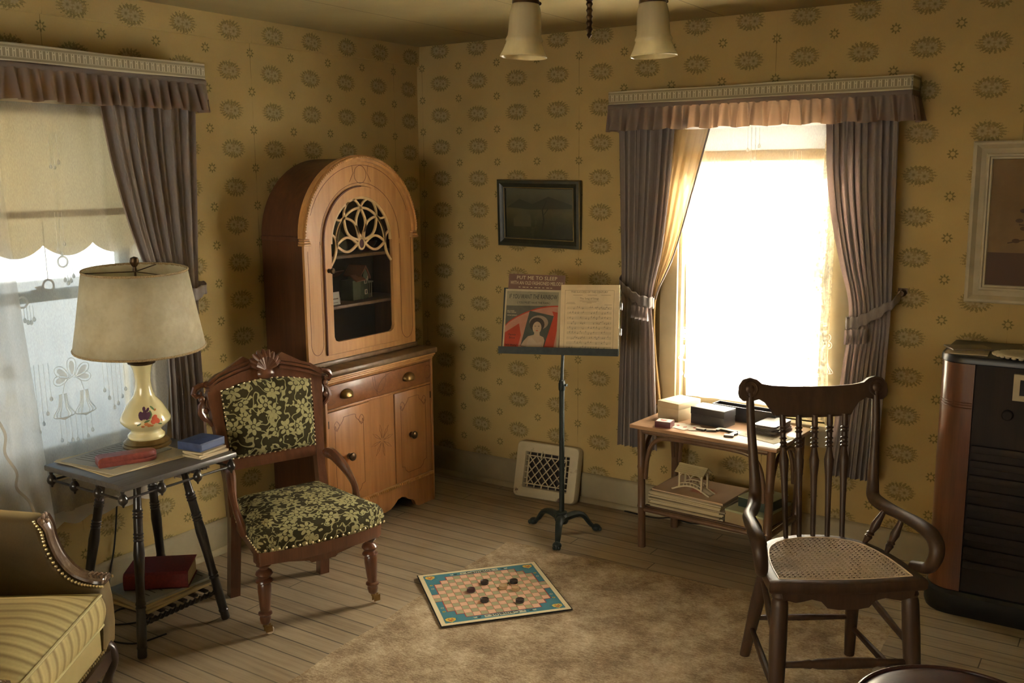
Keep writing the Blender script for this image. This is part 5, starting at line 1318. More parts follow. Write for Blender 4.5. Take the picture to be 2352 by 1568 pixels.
tx(SMB, 'WITH AN OLD FASHIONED MELODY', 0.0, 0.322, 0.0245, TXT_L, 0.0034, 0.62, 0.0)
m = MB()
for k in range(9): m.box(-0.085+k*0.019, -0.085+k*0.019+0.009+0.005*(k % 3 == 1), 0.3005, 0.3035, 0.0031, 0.0034)
m.build('small_print', TXT_L, SMB)
CVR = leaf('sheet_music', 'red and grey sheet music cover with a portrait of a woman in a hat', 0.268, 0.292, 0.003, onstand(-0.138, -0.0075, 0.004, 0.8), paper('cover_cream', (0.50, 0.42, 0.27)))
def art(nm, poly, mt, z, par=CVR):
    m = MB(); m.prism(poly, 0.003+z*0.0001, 0.0031+z*0.0001); m.build(nm, mt, par)
GREYG = paper('cover_grey_green', (0.115, 0.115, 0.085), 0.3); PINK = paper('cover_pink', (0.47, 0.225, 0.15), 0.2); REDO = paper('cover_red', (0.44, 0.060, 0.028), 0.2)
HG = paper('cover_header', (0.30, 0.27, 0.18), 0.3); SKIN = paper('cover_flesh', (0.43, 0.315, 0.21)); HAIR = paper('cover_hair', (0.060, 0.045, 0.035)); PHO = paper('portrait_ground', (0.085, 0.092, 0.070), 0.3)
x0, x1, y0, y1 = -0.126, 0.122, 0.006, 0.282
art('cover_ground', [(x0, y0), (x1, y0), (x1, y1), (x0, y1)], GREYG, 1)
art('header_band', [(x0, 0.212), (x1, 0.216), (x1, y1), (x0, y1)], HG, 2)
def rb(t, r): return (lerp(x0, x1, t), lerp(0.118, 0.218, math.sin(t*PI/2)**0.75) - r)
art('rainbow_red', [rb(i/16, 0.0) for i in range(17)][::-1] + [rb(i/16, 0.007) for i in range(17)], REDO, 3)
art('rainbow_pink', [rb(i/16, 0.006) for i in range(17)][::-1] + [(x0, y0), (x1, y0)], PINK, 4)
art('red_panel', [(x0, y0), (-0.062, y0), (-0.048, 0.072), (-0.060, 0.128), (x0, 0.082)], REDO, 5)
art('red_corner', [(0.050, y0), (0.108, y0), (0.121, 0.10), (0.121, 0.185), (0.095, 0.190), (0.105, 0.165)], REDO, 5)
art('portrait', [(-0.048, 0.020), (0.060, y0), (0.104, 0.168), (-0.012, 0.190)], PHO, 6)
art('hat', [(0.034+0.045*math.cos(R(a)), 0.135+0.034*math.sin(R(a))) for a in range(0, 360, 20)], paper('hat_grey', (0.31, 0.235, 0.165)), 7)
art('hair', [(0.026+0.036*math.cos(R(a)), 0.125+0.034*math.sin(R(a))) for a in range(0, 360, 20)], HAIR, 8)
art('face', [(0.027+0.021*math.cos(R(a)), 0.110+0.029*math.sin(R(a))) for a in range(0, 360, 20)], SKIN, 9)
art('bust', [(-0.046, 0.022), (0.058, y0), (0.066, 0.050), (0.060, 0.066), (0.042, 0.074), (0.040, 0.090), (0.016, 0.090), (0.014, 0.076), (-0.014, 0.068), (-0.034, 0.045)], SKIN, 8)
art('gown', [(-0.020, 0.016), (0.054, y0+0.002), (0.052, 0.046), (0.030, 0.036), (0.004, 0.064), (-0.010, 0.062), (-0.016, 0.04)], paper('gown_pale', (0.47, 0.36, 0.25)), 9)
m = MB()
for ex in (0.018, 0.035): m.prism([(ex-0.005, 0.116), (ex, 0.1148), (ex+0.005, 0.116), (ex, 0.1178)], 0.0041, 0.0042); m.prism([(ex-0.006, 0.1205), (ex+0.006, 0.1205), (ex, 0.1220)], 0.0041, 0.0042)
m.prism([(0.025, 0.105), (0.030, 0.105), (0.0275, 0.1065)], 0.0041, 0.0042); m.build('eyes', HAIR, CVR)
m = MB(); m.prism([(0.020, 0.0965), (0.0275, 0.0940), (0.035, 0.0965), (0.0275, 0.0985)], 0.0041, 0.0042); m.build('lips', REDO, CVR)
tx(CVR, 'IF YOU WANT THE RAINBOW', -0.001, 0.256, 0.031, TXT_D, 0.0034, 0.545, 0.0, shear=0.15)
tx(CVR, '( YOU MUST HAVE THE RAIN )', 0.004, 0.228, 0.0145, TXT_D, 0.0034, 0.80, 0.0)
tx(CVR, 'BILLY ROSE\nMORT DIXON\n\nOSCAR LEVANT', x0+0.006, 0.176, 0.0070, TXT_L, 0.0034, 0.95, align='LEFT')
tx(CVR, 'Fannie\nBrice', -0.090, 0.066, 0.0150, TXT_D, 0.0040, 0.9)
tx(CVR, '"MY MAN"', -0.093, 0.022, 0.0165, TXT_D, 0.0040, 0.80, 0.0)
PGM = leaf('sheet_music', 'open cream page of printed music on the right of the stand', 0.276, 0.318, 0.004, onstand(0.138, -0.0068, 0.004, -0.5), paper('music_page', (0.74, 0.59, 0.37)))
z = 0.0043
m = MB(); m.strip([(-0.118, 0.006), (0.112, 0.006), (0.112, 0.292), (-0.118, 0.292)], [(-0.117, 0.007), (0.111, 0.007), (0.111, 0.291), (-0.117, 0.291)], z, z+0.0001, None, True); m.build('border_line', TXT_B, PGM)
tx(PGM, 'THE SUCCESS OF THE CENTURY', -0.003, 0.283, 0.0125, TXT_B, z, 0.95); tx(PGM, 'The Song of Songs', -0.003, 0.252, 0.0125, TXT_B, z, 0.95)
m = MB()
for xx, yy, ww in ((-0.080, 0.268, 0.045), (-0.012, 0.268, 0.045), (0.052, 0.268, 0.045), (-0.048, 0.241, 0.090), (-0.036, 0.236, 0.066), (-0.015, 0.231, 0.024), (0.068, 0.222, 0.034), (-0.108, 0.232, 0.036), (-0.112, 0.227, 0.044)): m.box(xx, xx+ww, yy, yy+0.0012, z, z+0.0001)
m.build('small_print', TXT_B, PGM)
m = MB(); rs_ = random.Random(4)
for st in range(9):
    yb = 0.212 - st*0.0235
    for l in range(5): m.box(-0.104, 0.100, yb-l*0.0026, yb-l*0.0026+0.0004, z, z+0.0001)
    for k in range(4): xx = -0.104+0.068*k; m.box(xx, xx+0.0006, yb-0.0104, yb+0.0004, z, z+0.0001)
m.build('staff_lines', TXT_B, PGM)
m = MB()
for st in range(9):
    yb = 0.212 - st*0.0235
    for k in range(15 if st % 3 else 22):
        if rs_.random() < 0.25: continue
        xx = -0.092+0.188*k/(15 if st % 3 else 22); yy = yb-0.0104+rs_.uniform(0, 0.0115)
        m.prism([(xx+0.0019*math.cos(a*PI/4), yy+0.0014*math.sin(a*PI/4)) for a in range(8)], z, z+0.00015); m.box(xx+0.0013, xx+0.0018, yy, yy+0.0085, z, z+0.00015)
m.build('music_notes', TXT_D, PGM)

# ------------------------------------------------------------------ pictures on the back wall
def frame(m, w, h, prof, M):
    """mitred frame: prof (inset, depth) from the outer edge inwards; x right, z up, -y to the room"""
    rs = []
    for i, d in prof: rs.append([M @ Vector((sx*(w/2-i), -d, sz*(h/2-i))) for sx, sz in ((-1, -1), (1, -1), (1, 1), (-1, 1))])
    for a, b in zip(rs, rs[1:]):
        A = [m.b.verts.new(p) for p in a]; B = [m.b.verts.new(p) for p in b]
        for k in range(4): m._f((A[k], A[(k+1) % 4], B[(k+1) % 4], B[k]), False)
PM = Matrix.Translation((0.8095, -0.008, 1.5255)) @ Matrix.Rotation(R(1.0), 4, 'Y') @ Matrix.Rotation(R(3.0), 4, 'X')
P1 = thing('framed_picture', 'small dark green-black landscape picture in black frame above the music stand', 'picture', M=PM)
BF = pm('green_black_frame', _paint((0.020, 0.022, 0.014), (0.034, 0.036, 0.022), 30), rough=0.35); GILT = pm('dull_gilt', (0.30, 0.22, 0.09), rough=0.4, metal=0.5)
m = MB(); I4 = Matrix.Identity(4)
frame(m, 0.508, 0.352, [(0, 0), (0, 0.020), (0.004, 0.024), (0.018, 0.026), (0.030, 0.020), (0.040, 0.014), (0.046, 0.013), (0.048, 0.004)], I4); m.build('frame', BF, P1)
m = MB(); frame(m, 0.5085, 0.3525, [(0, 0.0185), (0.0015, 0.0215), (0.003, 0.0235)], I4); frame(m, 0.430, 0.274, [(0, 0.0150), (0.002, 0.0165), (0.004, 0.0150)], I4); m.build('gilt_edge', GILT, P1)
def _land(t):
    x, y, z = t.xyz(); n = t.noise(sc=9, det=5, rough=0.65); g = t.map(z + (n-0.5)*0.10, -0.10, 0.14)
    col = t.ramp(g, (0.0, (0.030, 0.031, 0.014)), (0.45, (0.080, 0.078, 0.036)), (0.7, (0.054, 0.058, 0.032)), (1.0, (0.090, 0.092, 0.056)))
    return t.mix(t.map(n, 0.55, 0.7) * 0.4, col, (0.09, 0.085, 0.04))
m = MB(); m.box(-0.212, 0.212, -0.006, -0.002, -0.134, 0.134); m.build('painting', pm('dark_landscape', _land, rough=0.28), P1)
m = MB()
m.prism([(-0.16, -0.03), (-0.10, 0.02), (-0.05, -0.01), (-0.05, -0.07), (-0.16, -0.07)], 0.0060, 0.0064, XZ); m.build('painted_cottage', flat('cottage_tone', (0.075, 0.072, 0.035), 0.4), P1)
m = MB(); m.tube([(0.02, -0.0064, -0.09), (0.03, -0.0064, -0.03), (0.022, -0.0064, 0.02), (0.05, -0.0064, 0.07)], [0.006, 0.005, 0.004, 0.002], 6, flat=0.2, up=(0, 1, 0)); m.tube([(0.026, -0.0064, -0.01), (0.06, -0.0064, 0.03)], 0.0025, 6, flat=0.2, up=(0, 1, 0)); m.build('painted_tree', flat('tree_tone', (0.022, 0.020, 0.010), 0.4), P1)
m = MB(); m.prism([(-0.2, 0.03), (-0.12, 0.075), (-0.04, 0.05), (0.06, 0.09), (0.2, 0.05), (0.2, 0.03), (-0.05, 0.02)], 0.0060, 0.0063, XZ); m.build('painted_hill', flat('hill_tone', (0.036, 0.038, 0.022), 0.4), P1)

P2 = thing('framed_picture', 'large cream-framed faded floral picture at the right edge of the photo', 'picture', M=Matrix.Translation((3.175, -0.006, 1.521)) @ Matrix.Rotation(R(2.0), 4, 'X'))
CF = pm('cream_frame', _paint((0.34, 0.29, 0.18), (0.42, 0.36, 0.235), 12), rough=0.5)
m = MB(); frame(m, 0.580, 0.650, [(0, 0), (0, 0.030), (0.005, 0.034), (0.014, 0.032), (0.030, 0.020), (0.048, 0.014), (0.054, 0.018), (0.060, 0.018), (0.064, 0.012), (0.070, 0.012), (0.074, 0.004)], I4); m.build('frame', CF, P2)
def _flor(t):
    n = t.noise(sc=5, det=4); return t.ramp(n, (0.3, (0.15, 0.098, 0.048)), (0.7, (0.21, 0.145, 0.075)))
m = MB(); m.box(-0.220, 0.220, -0.006, -0.002, -0.255, 0.255); m.build('picture_ground', pm('faded_tan_picture', _flor, rough=0.7, spec=0.15), P2)
FD = flat('faded_stem', (0.085, 0.050, 0.028), 0.8); FP = flat('faded_bloom', (0.22, 0.145, 0.095), 0.8); FV = flat('faded_vase', (0.085, 0.050, 0.034), 0.8)
m = MB(); m.box(-0.220, 0.220, -0.0065, -0.0061, -0.255, -0.120); m.build('picture_table', FV, P2)
m = MB(); rr = random.Random(5)
for k in range(7):
    a = R(200-28*k+rr.uniform(-8, 8)); L = rr.uniform(0.13, 0.21); P = spline([(0.03, -0.0066, -0.06), (0.03+math.cos(a)*L*0.5, -0.0066, -0.02+math.sin(a)*L*0.6), (0.03+math.cos(a)*L, -0.0066, -0.01+math.sin(a)*L)], 5); m.tube(P, 0.003, 6, flat=0.25, up=(0, 1, 0))
    for j in range(4): p = P[3+j*2]; m.ball((p.x+rr.uniform(-0.02, 0.02), -0.0066, p.z+rr.uniform(-0.02, 0.02)), 0.012, 1.2, 0.06, 0.7, 8)
m.build('painted_stem', FD, P2)
m = MB()
for (x, z_) in ((-0.02, -0.03), (0.05, 0.0), (-0.06, 0.02), (0.02, 0.06), (0.10, 0.04), (-0.01, -0.08), (0.07, -0.06)):
    for k in range(5): m.ball((x+0.020*math.cos(k*1.257), -0.0070, z_+0.020*math.sin(k*1.257)), 0.015, 1, 0.05, 1, 8)
m.build('painted_bloom', FP, P2)

# ------------------------------------------------------------------ floor register leaning on the wall
gx0, gx1 = 0.712, 1.082
GA = math.atan2(0.028, 0.362)
GM = Matrix.Translation((0.9, -0.118, 0.003)) @ Matrix.Rotation(GA, 4, 'Z') @ Matrix.Rotation(R(-14), 4, 'X')
GR = thing('floor_register', 'rusty cream iron floor register leaning on the baseboard behind the music stand', 'register', M=GM)
GRP = pm('rusty_cream_enamel', lambda t: t.mix(t.map(t.noise(sc=16, det=6, rough=0.7), 0.60, 0.66) * t.map(t.xyz()[2], 0.0, 0.16, 1.0, 0.35), t.ramp(t.noise(sc=8, det=3), (0.3, (0.42, 0.36, 0.22)), (0.7, (0.52, 0.45, 0.29))), (0.085, 0.035, 0.018)), rough=0.5)
w, h = 0.372, 0.300
def rrect(w, h, r, n=5):
    out = []
    for cx, cy, a0 in ((w/2-r, h/2-r, 0), (-w/2+r, h/2-r, 90), (-w/2+r, -h/2+r, 180), (w/2-r, -h/2+r, 270)):
        out += [(cx+r*math.cos(R(a0+90*i/n)), cy+r*math.sin(R(a0+90*i/n))) for i in range(n+1)]
    return out
G_ = Matrix.Translation((0, 0, h/2)) @ XZ
m = MB(); m.rings([[G_ @ Vector((x, y, d)) for x, y in rrect(w-2*i, h-2*i, max(0.026-i*0.4, 0.004))] for i, d in ((0, -0.035), (0, 0.008), (0.004, 0.014), (0.012, 0.015), (0.026, 0.013), (0.030, 0.015), (0.052, 0.013), (0.056, 0.006), (0.058, -0.02))], cap=False); m.build('rim', GRP, GR)
iw, ih = w-0.114, h-0.114
m = MB(); bw_, bh = iw-0.036, ih-0.036
for sgn in (-1, 1):
    for k in range(-9, 10):
        pts = []
        c = k*0.052
        for t in range(61):
            x = lerp(-bw_/2, bw_/2, t/60); z_ = sgn*x*1.15 + c
            if abs(z_) <= bh/2: pts.append((x, z_))
        if len(pts) > 1: ribbon(m, [pts[0], pts[-1]], 0.005, 0.000, 0.006, G_)
m.strip([(sx*(bw_/2+0.004), sz*(bh/2+0.004)) for sx, sz in ((-1, -1), (1, -1), (1, 1), (-1, 1))], [(sx*(bw_/2-0.002), sz*(bh/2-0.002)) for sx, sz in ((-1, -1), (1, -1), (1, 1), (-1, 1))], 0, 0.007, G_, True)
for k in range(6):
    t = lerp(-0.5, 0.5, (k+0.5)/6)
    for s_ in (-1, 1): ribbon(m, [(t*iw, s_*bh/2), (t*iw, s_*(ih/2+0.004))], 0.005, 0, 0.006, G_); ribbon(m, [(s_*bw_/2, t*ih), (s_*(iw/2+0.004), t*ih)], 0.005, 0, 0.006, G_)
m.build('lattice', GRP, GR)
m = MB(); m.box(-iw/2-0.002, iw/2+0.002, 0.022, 0.030, 0.055, h-0.055); m.build('damper_plate', flat('dark_iron', (0.022, 0.014, 0.010)), GR)
m = MB(); m.tube([(-0.03, -0.010, 0.258), (-0.03, -0.022, 0.235), (-0.033, -0.016, 0.218)], [0.004, 0.005, 0.006], 8); m.build('lever', GRP, GR)

# ------------------------------------------------------------------ worn rug, game board and its pieces
RG = MB(); rw, rl = 1.735, 2.6
RG.grid(lambda u, v: (lerp(0, rw, u) + 0.006*math.sin(v*37)*(1 if u in (0, 1) else 0), lerp(0, -rl, v) + 0.006*math.sin(u*29)*(1 if v in (0, 1) else 0), 0.0045+0.001*math.sin(u*9+v*5)), 60, 80)
RG.grid(lambda u, v: (lerp(0, rw, u), lerp(0, -rl, v), 0.0005), 2, 2)
o = RG.build('area_rug', RUG, None, loc=(1.071, -0.728, 0), rot=(0, 0, R(3.2)), angle=180); tag(o, 'worn brown patterned rug lying on the plank floor', 'rug')
bA, bB, bD = Vector((0.978, -1.287)), Vector((1.322, -0.885)), Vector((1.346, -1.629))
U = (bB-bA); V_ = (bD-bA); BLx, BLy = U.length, V_.length
ang = math.atan2(U.y, U.x)
GB = thing('game_board', 'unfolded checkered board game board with blue border lying on the rug', 'game board', (bA.x, bA.y, 0.0085), ang)
m = MB(); m.box(-0.004, BLx+0.004, -BLy-0.004, 0.004, 0, 0.0045, 0.001); m.build('board_back', flat('board_black', (0.012, 0.011, 0.010)), GB)
BM = [flat('board_cream', (0.70, 0.60, 0.36)), flat('board_blue', (0.045, 0.19, 0.235)), flat('board_pink', (0.70, 0.42, 0.28)), flat('board_sage', (0.36, 0.33, 0.185)), flat('board_red', (0.38, 0.045, 0.035)), flat('board_yellow', (0.62, 0.43, 0.06)), flat('board_pale', (0.47, 0.47, 0.34)), flat('board_black2', (0.02, 0.02, 0.02)), flat('board_darkblue', (0.03, 0.10, 0.17))]
m = MB(); zb = 0.0046
def rc(x0, y0, x1, y1, mi, k): m.mi = mi; m.box(x0*BLx, x1*BLx, -y1*BLy, -y0*BLy, zb, zb+0.0001*k)
rc(0.0, 0.0, 1, 1, 0, 1); rc(0.035, 0.035, 0.965, 0.965, 1, 2)
gu0, gu1, gv0, gv1 = 0.035, 0.965, 0.105, 0.895; du, dv = (gu1-gu0)/16, (gv1-gv0)/12
def rng_(u):
    return (5, 7) if u in (0, 15) else (2, 10) if u in (1, 14) else (1, 11) if u in (2, 13) else (0, 12)
for u in range(16):
    v0, v1 = rng_(u); e = 0.006
    m.mi = 4; rc(gu0+u*du-(e if u else 0), gv0+v0*dv-e, gu0+(u+1)*du+(e if u < 15 else 0), gv0+v1*dv+e, 4, 3)
for u in range(16):
    v0, v1 = rng_(u)
    for v in range(v0, v1): rc(gu0+u*du+0.0015, gv0+v*dv+0.0015, gu0+(u+1)*du-0.0015, gv0+(v+1)*dv-0.0015, 2 if (u+v) % 2 else 3, 4)
for cx, cy in ((0.085, 0.085), (0.915, 0.085), (0.085, 0.915), (0.915, 0.915)):       # corner shields with rays
    m.mi = 8
    for k in range(14):
        a = k*PI/7; m.prism([((cx+0.028*math.cos(a-0.08))*BLx, -(cy+0.028*math.sin(a-0.08))*BLy), ((cx+0.028*math.cos(a+0.08))*BLx, -(cy+0.028*math.sin(a+0.08))*BLy), ((cx+0.062*math.cos(a))*BLx, -(cy+0.062*math.sin(a))*BLy)], zb, zb+0.0005)
    m.mi = 5; m.prism([((cx+x)*BLx, -(cy+y)*BLy) for x, y in ((-0.040, -0.02), (-0.02, -0.034), (0.02, -0.034), (0.040, -0.02), (0.036, 0.012), (0.0, 0.044), (-0.036, 0.012))], zb, zb+0.0006)
    m.mi = 4
    for x, y in ((-0.014, -0.012), (0.012, -0.014), (0.0, 0.006), (0.014, 0.008), (-0.012, 0.012), (0.0, 0.022)): m.prism([((cx+x+0.008*math.cos(a*1.05))*BLx, -(cy+y+0.007*math.sin(a*1.05))*BLy) for a in range(6)], zb, zb+0.0007)
for cx, cy in ((0.065, 0.24), (0.065, 0.31), (0.935, 0.24), (0.935, 0.31), (0.065, 0.69), (0.065, 0.76), (0.935, 0.69), (0.935, 0.76)):
    m.mi = 6 if cy in (0.31, 0.69) else 5; m.prism([((cx+0.013*math.cos(a*1.05))*BLx, -(cy+0.013*math.sin(a*1.05))*BLy) for a in range(6)], zb, zb+0.0005)
    m.mi = 7; m.prism([((cx+0.006*math.cos(a*1.05))*BLx, -(cy+0.006*math.sin(a*1.05))*BLy) for a in range(6)], zb, zb+0.0006)
for cy in (0.070, 0.930):
    rc(0.34, cy-0.020, 0.66, cy+0.020, 6, 4)
    for cx in (0.27, 0.30, 0.70, 0.73):
        m.mi = 7 if cx in (0.30, 0.70) else 6; m.prism([((cx+x)*BLx, -(cy+y)*BLy) for x, y in ((-0.018, -0.012), (-0.004, -0.006), (0.016, -0.014), (0.008, 0.004), (0.014, 0.012), (-0.010, 0.010))], zb, zb+0.0005)
PRT = m.build('printed_field', BM, GB)
text('lettering', '- Camelot -', 0.030*BLx/0.53, BM[7], GB, Matrix.Translation((0.5*BLx, -0.070*BLy, 0.0053)), sx=1.15)
text('lettering', '- Camelot -', 0.030*BLx/0.53, BM[7], GB, Matrix.Translation((0.5*BLx, -0.930*BLy, 0.0053)) @ Matrix.Rotation(PI, 4, 'Z'), sx=1.15)
PD_ = pm('dark_game_piece', _paint((0.028, 0.018, 0.014), (0.050, 0.032, 0.024), 40), rough=0.4); PR_ = pm('maroon_game_piece', (0.060, 0.018, 0.020), rough=0.4); PL_ = pm('tan_game_piece', _paint((0.42, 0.27, 0.135), (0.52, 0.35, 0.19), 40), rough=0.5)
def piece(mt):
    m = MB(); m.lathe([(0, 0), (0.0165, 0.0), (0.0178, 0.002), (0.0165, 0.0045), (0.0178, 0.007), (0.0165, 0.0095), (0.0178, 0.012), (0.0168, 0.0138), (0.0135, 0.0134), (0.012, 0.012), (0, 0.0122)], n=24); return m
zq = 0.0085+0.0055
first = {}
for (x, y, kd, lb) in ((1.272, -1.202, 'd', 'dark round game piece nearest the top left edge of the board'), (1.372, -1.128, 'd', 'dark round game piece farthest back on the board, beyond both tan pieces'),
                       (1.270, -1.297, 'r', 'maroon round game piece, leftmost on the board'), (1.373, -1.346, 'd', 'dark round game piece at the front centre of the board'), (1.497, -1.272, 'd', 'dark round game piece at the front right of the board'),
                       (1.364, -1.196, 'l', 'tan round game piece left of the other tan one'), (1.417, -1.183, 'l', 'tan round game piece right of the other tan one')):
    if kd not in first:
        o = piece(kd).build('game_piece', {'d': PD_, 'r': PR_, 'l': PL_}[kd], None, loc=(x, y, zq)); first[kd] = o
    else: o = first[kd].copy(); COL.objects.link(o); o.location = (x, y, zq)
    tag(o, lb, 'game piece', 'game pieces on the board')

# ------------------------------------------------------------------ bamboo side table under the back window
STC = (1.950, -0.292); SA = R(-4.0)
ST = thing('side_table', 'brown bamboo side table with lower shelf under the back window', 'table', (STC[0], STC[1], 0), SA)
def stw(x, y, z): c, s_ = math.cos(SA), math.sin(SA); return (STC[0]+c*x-s_*y, STC[1]+s_*x+c*y, z)
m = MB(); m.box(-0.354, 0.354, -0.208, 0.206, 0.577, 0.595, 0.004); m.build('tabletop', TABLEW, ST)
LEGS = {}
for sx in (-1, 1):
    for sy in (-1, 1):
        a = (sx*0.306, sy*0.160, 0.0); b = (sx*0.314, sy*0.166, 0.576); LEGS[sx, sy] = (Vector(a), Vector(b))
        m = MB(); m.turned(a, b, [(0, 0.0185), (0.01, 0.019), (0.33, 0.0175), (0.345, 0.021), (0.36, 0.018), (0.66, 0.0175), (0.675, 0.0205), (0.69, 0.018), (1, 0.0185)], 14); m.build('leg', RATTAN, ST)
for sy in (-1, 1):
    m = MB(); m.tube([(-0.312, sy*0.168, 0.562), (0.312, sy*0.168, 0.562)], 0.013, 10); m.build('top_rail', RATTAN, ST)
    m = MB(); m.tube([(-0.306, sy*0.160, 0.186), (0.306, sy*0.160, 0.186)], 0.0125, 10); m.build('shelf_rail', RATTAN, ST)
    for sx in (-1, 1):
        m = MB(); m.tube(spline([(sx*0.288, sy*0.166, 0.335), (sx*0.280, sy*0.166, 0.43), (sx*0.258, sy*0.166, 0.50), (sx*0.215, sy*0.166, 0.535), (sx*0.14, sy*0.166, 0.545), (0.0 if sx < 0 else 0.0, sy*0.166, 0.546)], 8), 0.0105, 10); m.build('bent_brace', RATTAN, ST)
for sx in (-1, 1):
    m = MB(); m.tube([(sx*0.314, -0.166, 0.560), (sx*0.314, 0.166, 0.560)], 0.012, 10); m.build('end_rail', RATTAN, ST)
    m = MB(); m.tube([(sx*0.308, -0.160, 0.181), (sx*0.308, 0.160, 0.181)], 0.012, 10); m.build('shelf_rail', RATTAN, ST)
    m = MB(); m.tube(spline([(sx*0.313, -0.150, 0.36), (sx*0.313, -0.130, 0.46), (sx*0.313, -0.085, 0.52), (sx*0.313, 0, 0.54), (sx*0.313, 0.085, 0.52), (sx*0.313, 0.130, 0.46), (sx*0.313, 0.150, 0.36)], 6), 0.0095, 8); m.build('bent_brace', RATTAN, ST)
m = MB(); m.box(-0.298, 0.298, -0.148, 0.148, 0.190, 0.200, 0.002); m.build('shelf_board', RATTAN, ST)

ZT = 0.5953
CARD = paper('carton_tan', (0.50, 0.40, 0.25))
def boxthing(name, label, cat, w, d, h, loc, rz, mt, lid=0.0, lmt=None):
    t = thing(name, label, cat, loc, rz)
    m = MB(); m.box(-w/2, w/2, -d/2, d/2, 0, h-lid, 0.0015); m.build('box_body', mt, t)
    if lid: m = MB(); m.box(-w/2-0.0015, w/2+0.0015, -d/2-0.0015, d/2+0.0015, h-lid, h, 0.0015); m.build('box_lid', lmt or mt, t)
    return t
CB = boxthing('carton', 'tan cardboard carton on the left of the side table under the window', 'box', 0.120, 0.165, 0.085, (1.722, -0.235, ZT), R(-14), CARD, 0.030)
m = MB(); m.box(0.0602, 0.0606, 0.03, 0.045, 0.02, 0.034); m.box(-0.05, 0.03, -0.05, 0.06, 0.0852, 0.0855); m.build('label_patch', paper('pale_label', (0.60, 0.53, 0.38)), CB)
RX_ = boxthing('card_box', 'small dark red playing card box at the front left of the side table', 'box', 0.074, 0.060, 0.028, (1.738, -0.430, ZT), R(6), flat('oxblood_box', (0.10, 0.022, 0.026), 0.45))
m = MB(); m.box(-0.033, 0.033, -0.026, 0.026, 0.0281, 0.0285); m.build('top_label', paper('cream_label', (0.56, 0.50, 0.40)), RX_)
m = MB(); m.prism([(-0.018, -0.01), (0.0, -0.018), (0.018, -0.006), (0.006, 0.0), (0.014, 0.016), (-0.004, 0.010), (-0.02, 0.014)], 0.0286, 0.0289); m.build('label_print', flat('label_red', (0.40, 0.06, 0.05)), RX_)
DKB = pm('dark_grey_box', _paint((0.030, 0.029, 0.032), (0.045, 0.043, 0.046), 12), rough=0.35)
boxthing('game_box', 'closed dark grey box in the middle of the side table', 'box', 0.172, 0.100, 0.078, (1.905, -0.270, ZT), R(-9), DKB, 0.034)
LB = thing('tray', 'long open black tray behind the dark grey box on the side table', 'tray', (2.015, -0.135, ZT), R(-7))
m = MB(); m.box(-0.16, 0.16, -0.036, 0.036, 0, 0.006); m.box(-0.16, 0.16, -0.036, -0.031, 0.006, 0.066); m.box(-0.16, 0.16, 0.031, 0.036, 0.006, 0.066); m.box(-0.16, -0.155, -0.031, 0.031, 0.006, 0.066); m.box(0.155, 0.16, -0.031, 0.031, 0.006, 0.066); m.build('tray_body', flat('black_card', (0.018, 0.017, 0.019), 0.4), LB)
m = MB(); m.box(-0.154, 0.154, -0.030, 0.030, 0.0061, 0.007); m.build('lining', PB, LB)
CDW = paper('playing_card', (0.55, 0.50, 0.40)); CDR = flat('card_pip_red', (0.42, 0.09, 0.07))
for k, (x, y, a, lb) in enumerate(((1.785, -0.385, 20, 'playing card lying leftmost, behind the small red card box'), (1.825, -0.400, -18, 'playing card overlapped in the middle of the scattered cards'), (1.868, -0.393, 30, 'playing card nearest the dominoes on the side table'))):
    t = thing('playing_card', lb, 'playing card', (x, y, ZT+0.0003+k*0.0009), R(a), 'playing cards on the side table')
    m = MB(); m.prism(rrect(0.062, 0.088, 0.006, 3), 0, 0.0006); m.build('card_face', CDW, t)
    m = MB(); m.prism([(0, 0.014), (0.009, 0), (0, -0.014), (-0.009, 0)], 0.00062, 0.0008); m.build('pip', CDR, t)
DMW = flat('domino_face', (0.66, 0.63, 0.55), 0.3); DMB = flat('domino_black', (0.025, 0.023, 0.022), 0.3)
first_dm = None
for k, (x, y, a, lb) in enumerate(((1.905, -0.408, -6, 'domino at the left end of the domino chain'), (1.950, -0.401, 20, 'second domino from the left end of the chain'), (1.972, -0.370, 84, 'domino set crosswise in the middle of the chain'), (2.003, -0.364, -8, 'domino behind the gap in the chain'), (2.040, -0.374, -6, 'domino next after the one behind the gap in the chain'), (2.058, -0.410, 80, 'domino turned towards the viewer near the right of the chain'), (2.050, -0.447, 10, 'domino at the front right end of the chain'))):
    if first_dm is None:
        t = thing('domino', lb, 'domino', (x, y, ZT), R(a), 'dominoes on the side table'); first_dm = t
        m = MB(); m.box(-0.021, 0.021, -0.0105, 0.0105, 0, 0.0075, 0.001); m.build('domino_back', DMB, t)
        m = MB(); m.box(-0.0206, 0.0206, -0.0103, 0.0103, 0.0076, 0.0098, 0.0004); m.build('domino_face', DMW, t)
    else: dup(first_dm, (x, y, ZT), (0, 0, R(a)), lb)
PH = paper('photo_mount', (0.42, 0.37, 0.29)); PHD = flat('photo_mount_dark', (0.055, 0.045, 0.040), 0.3)
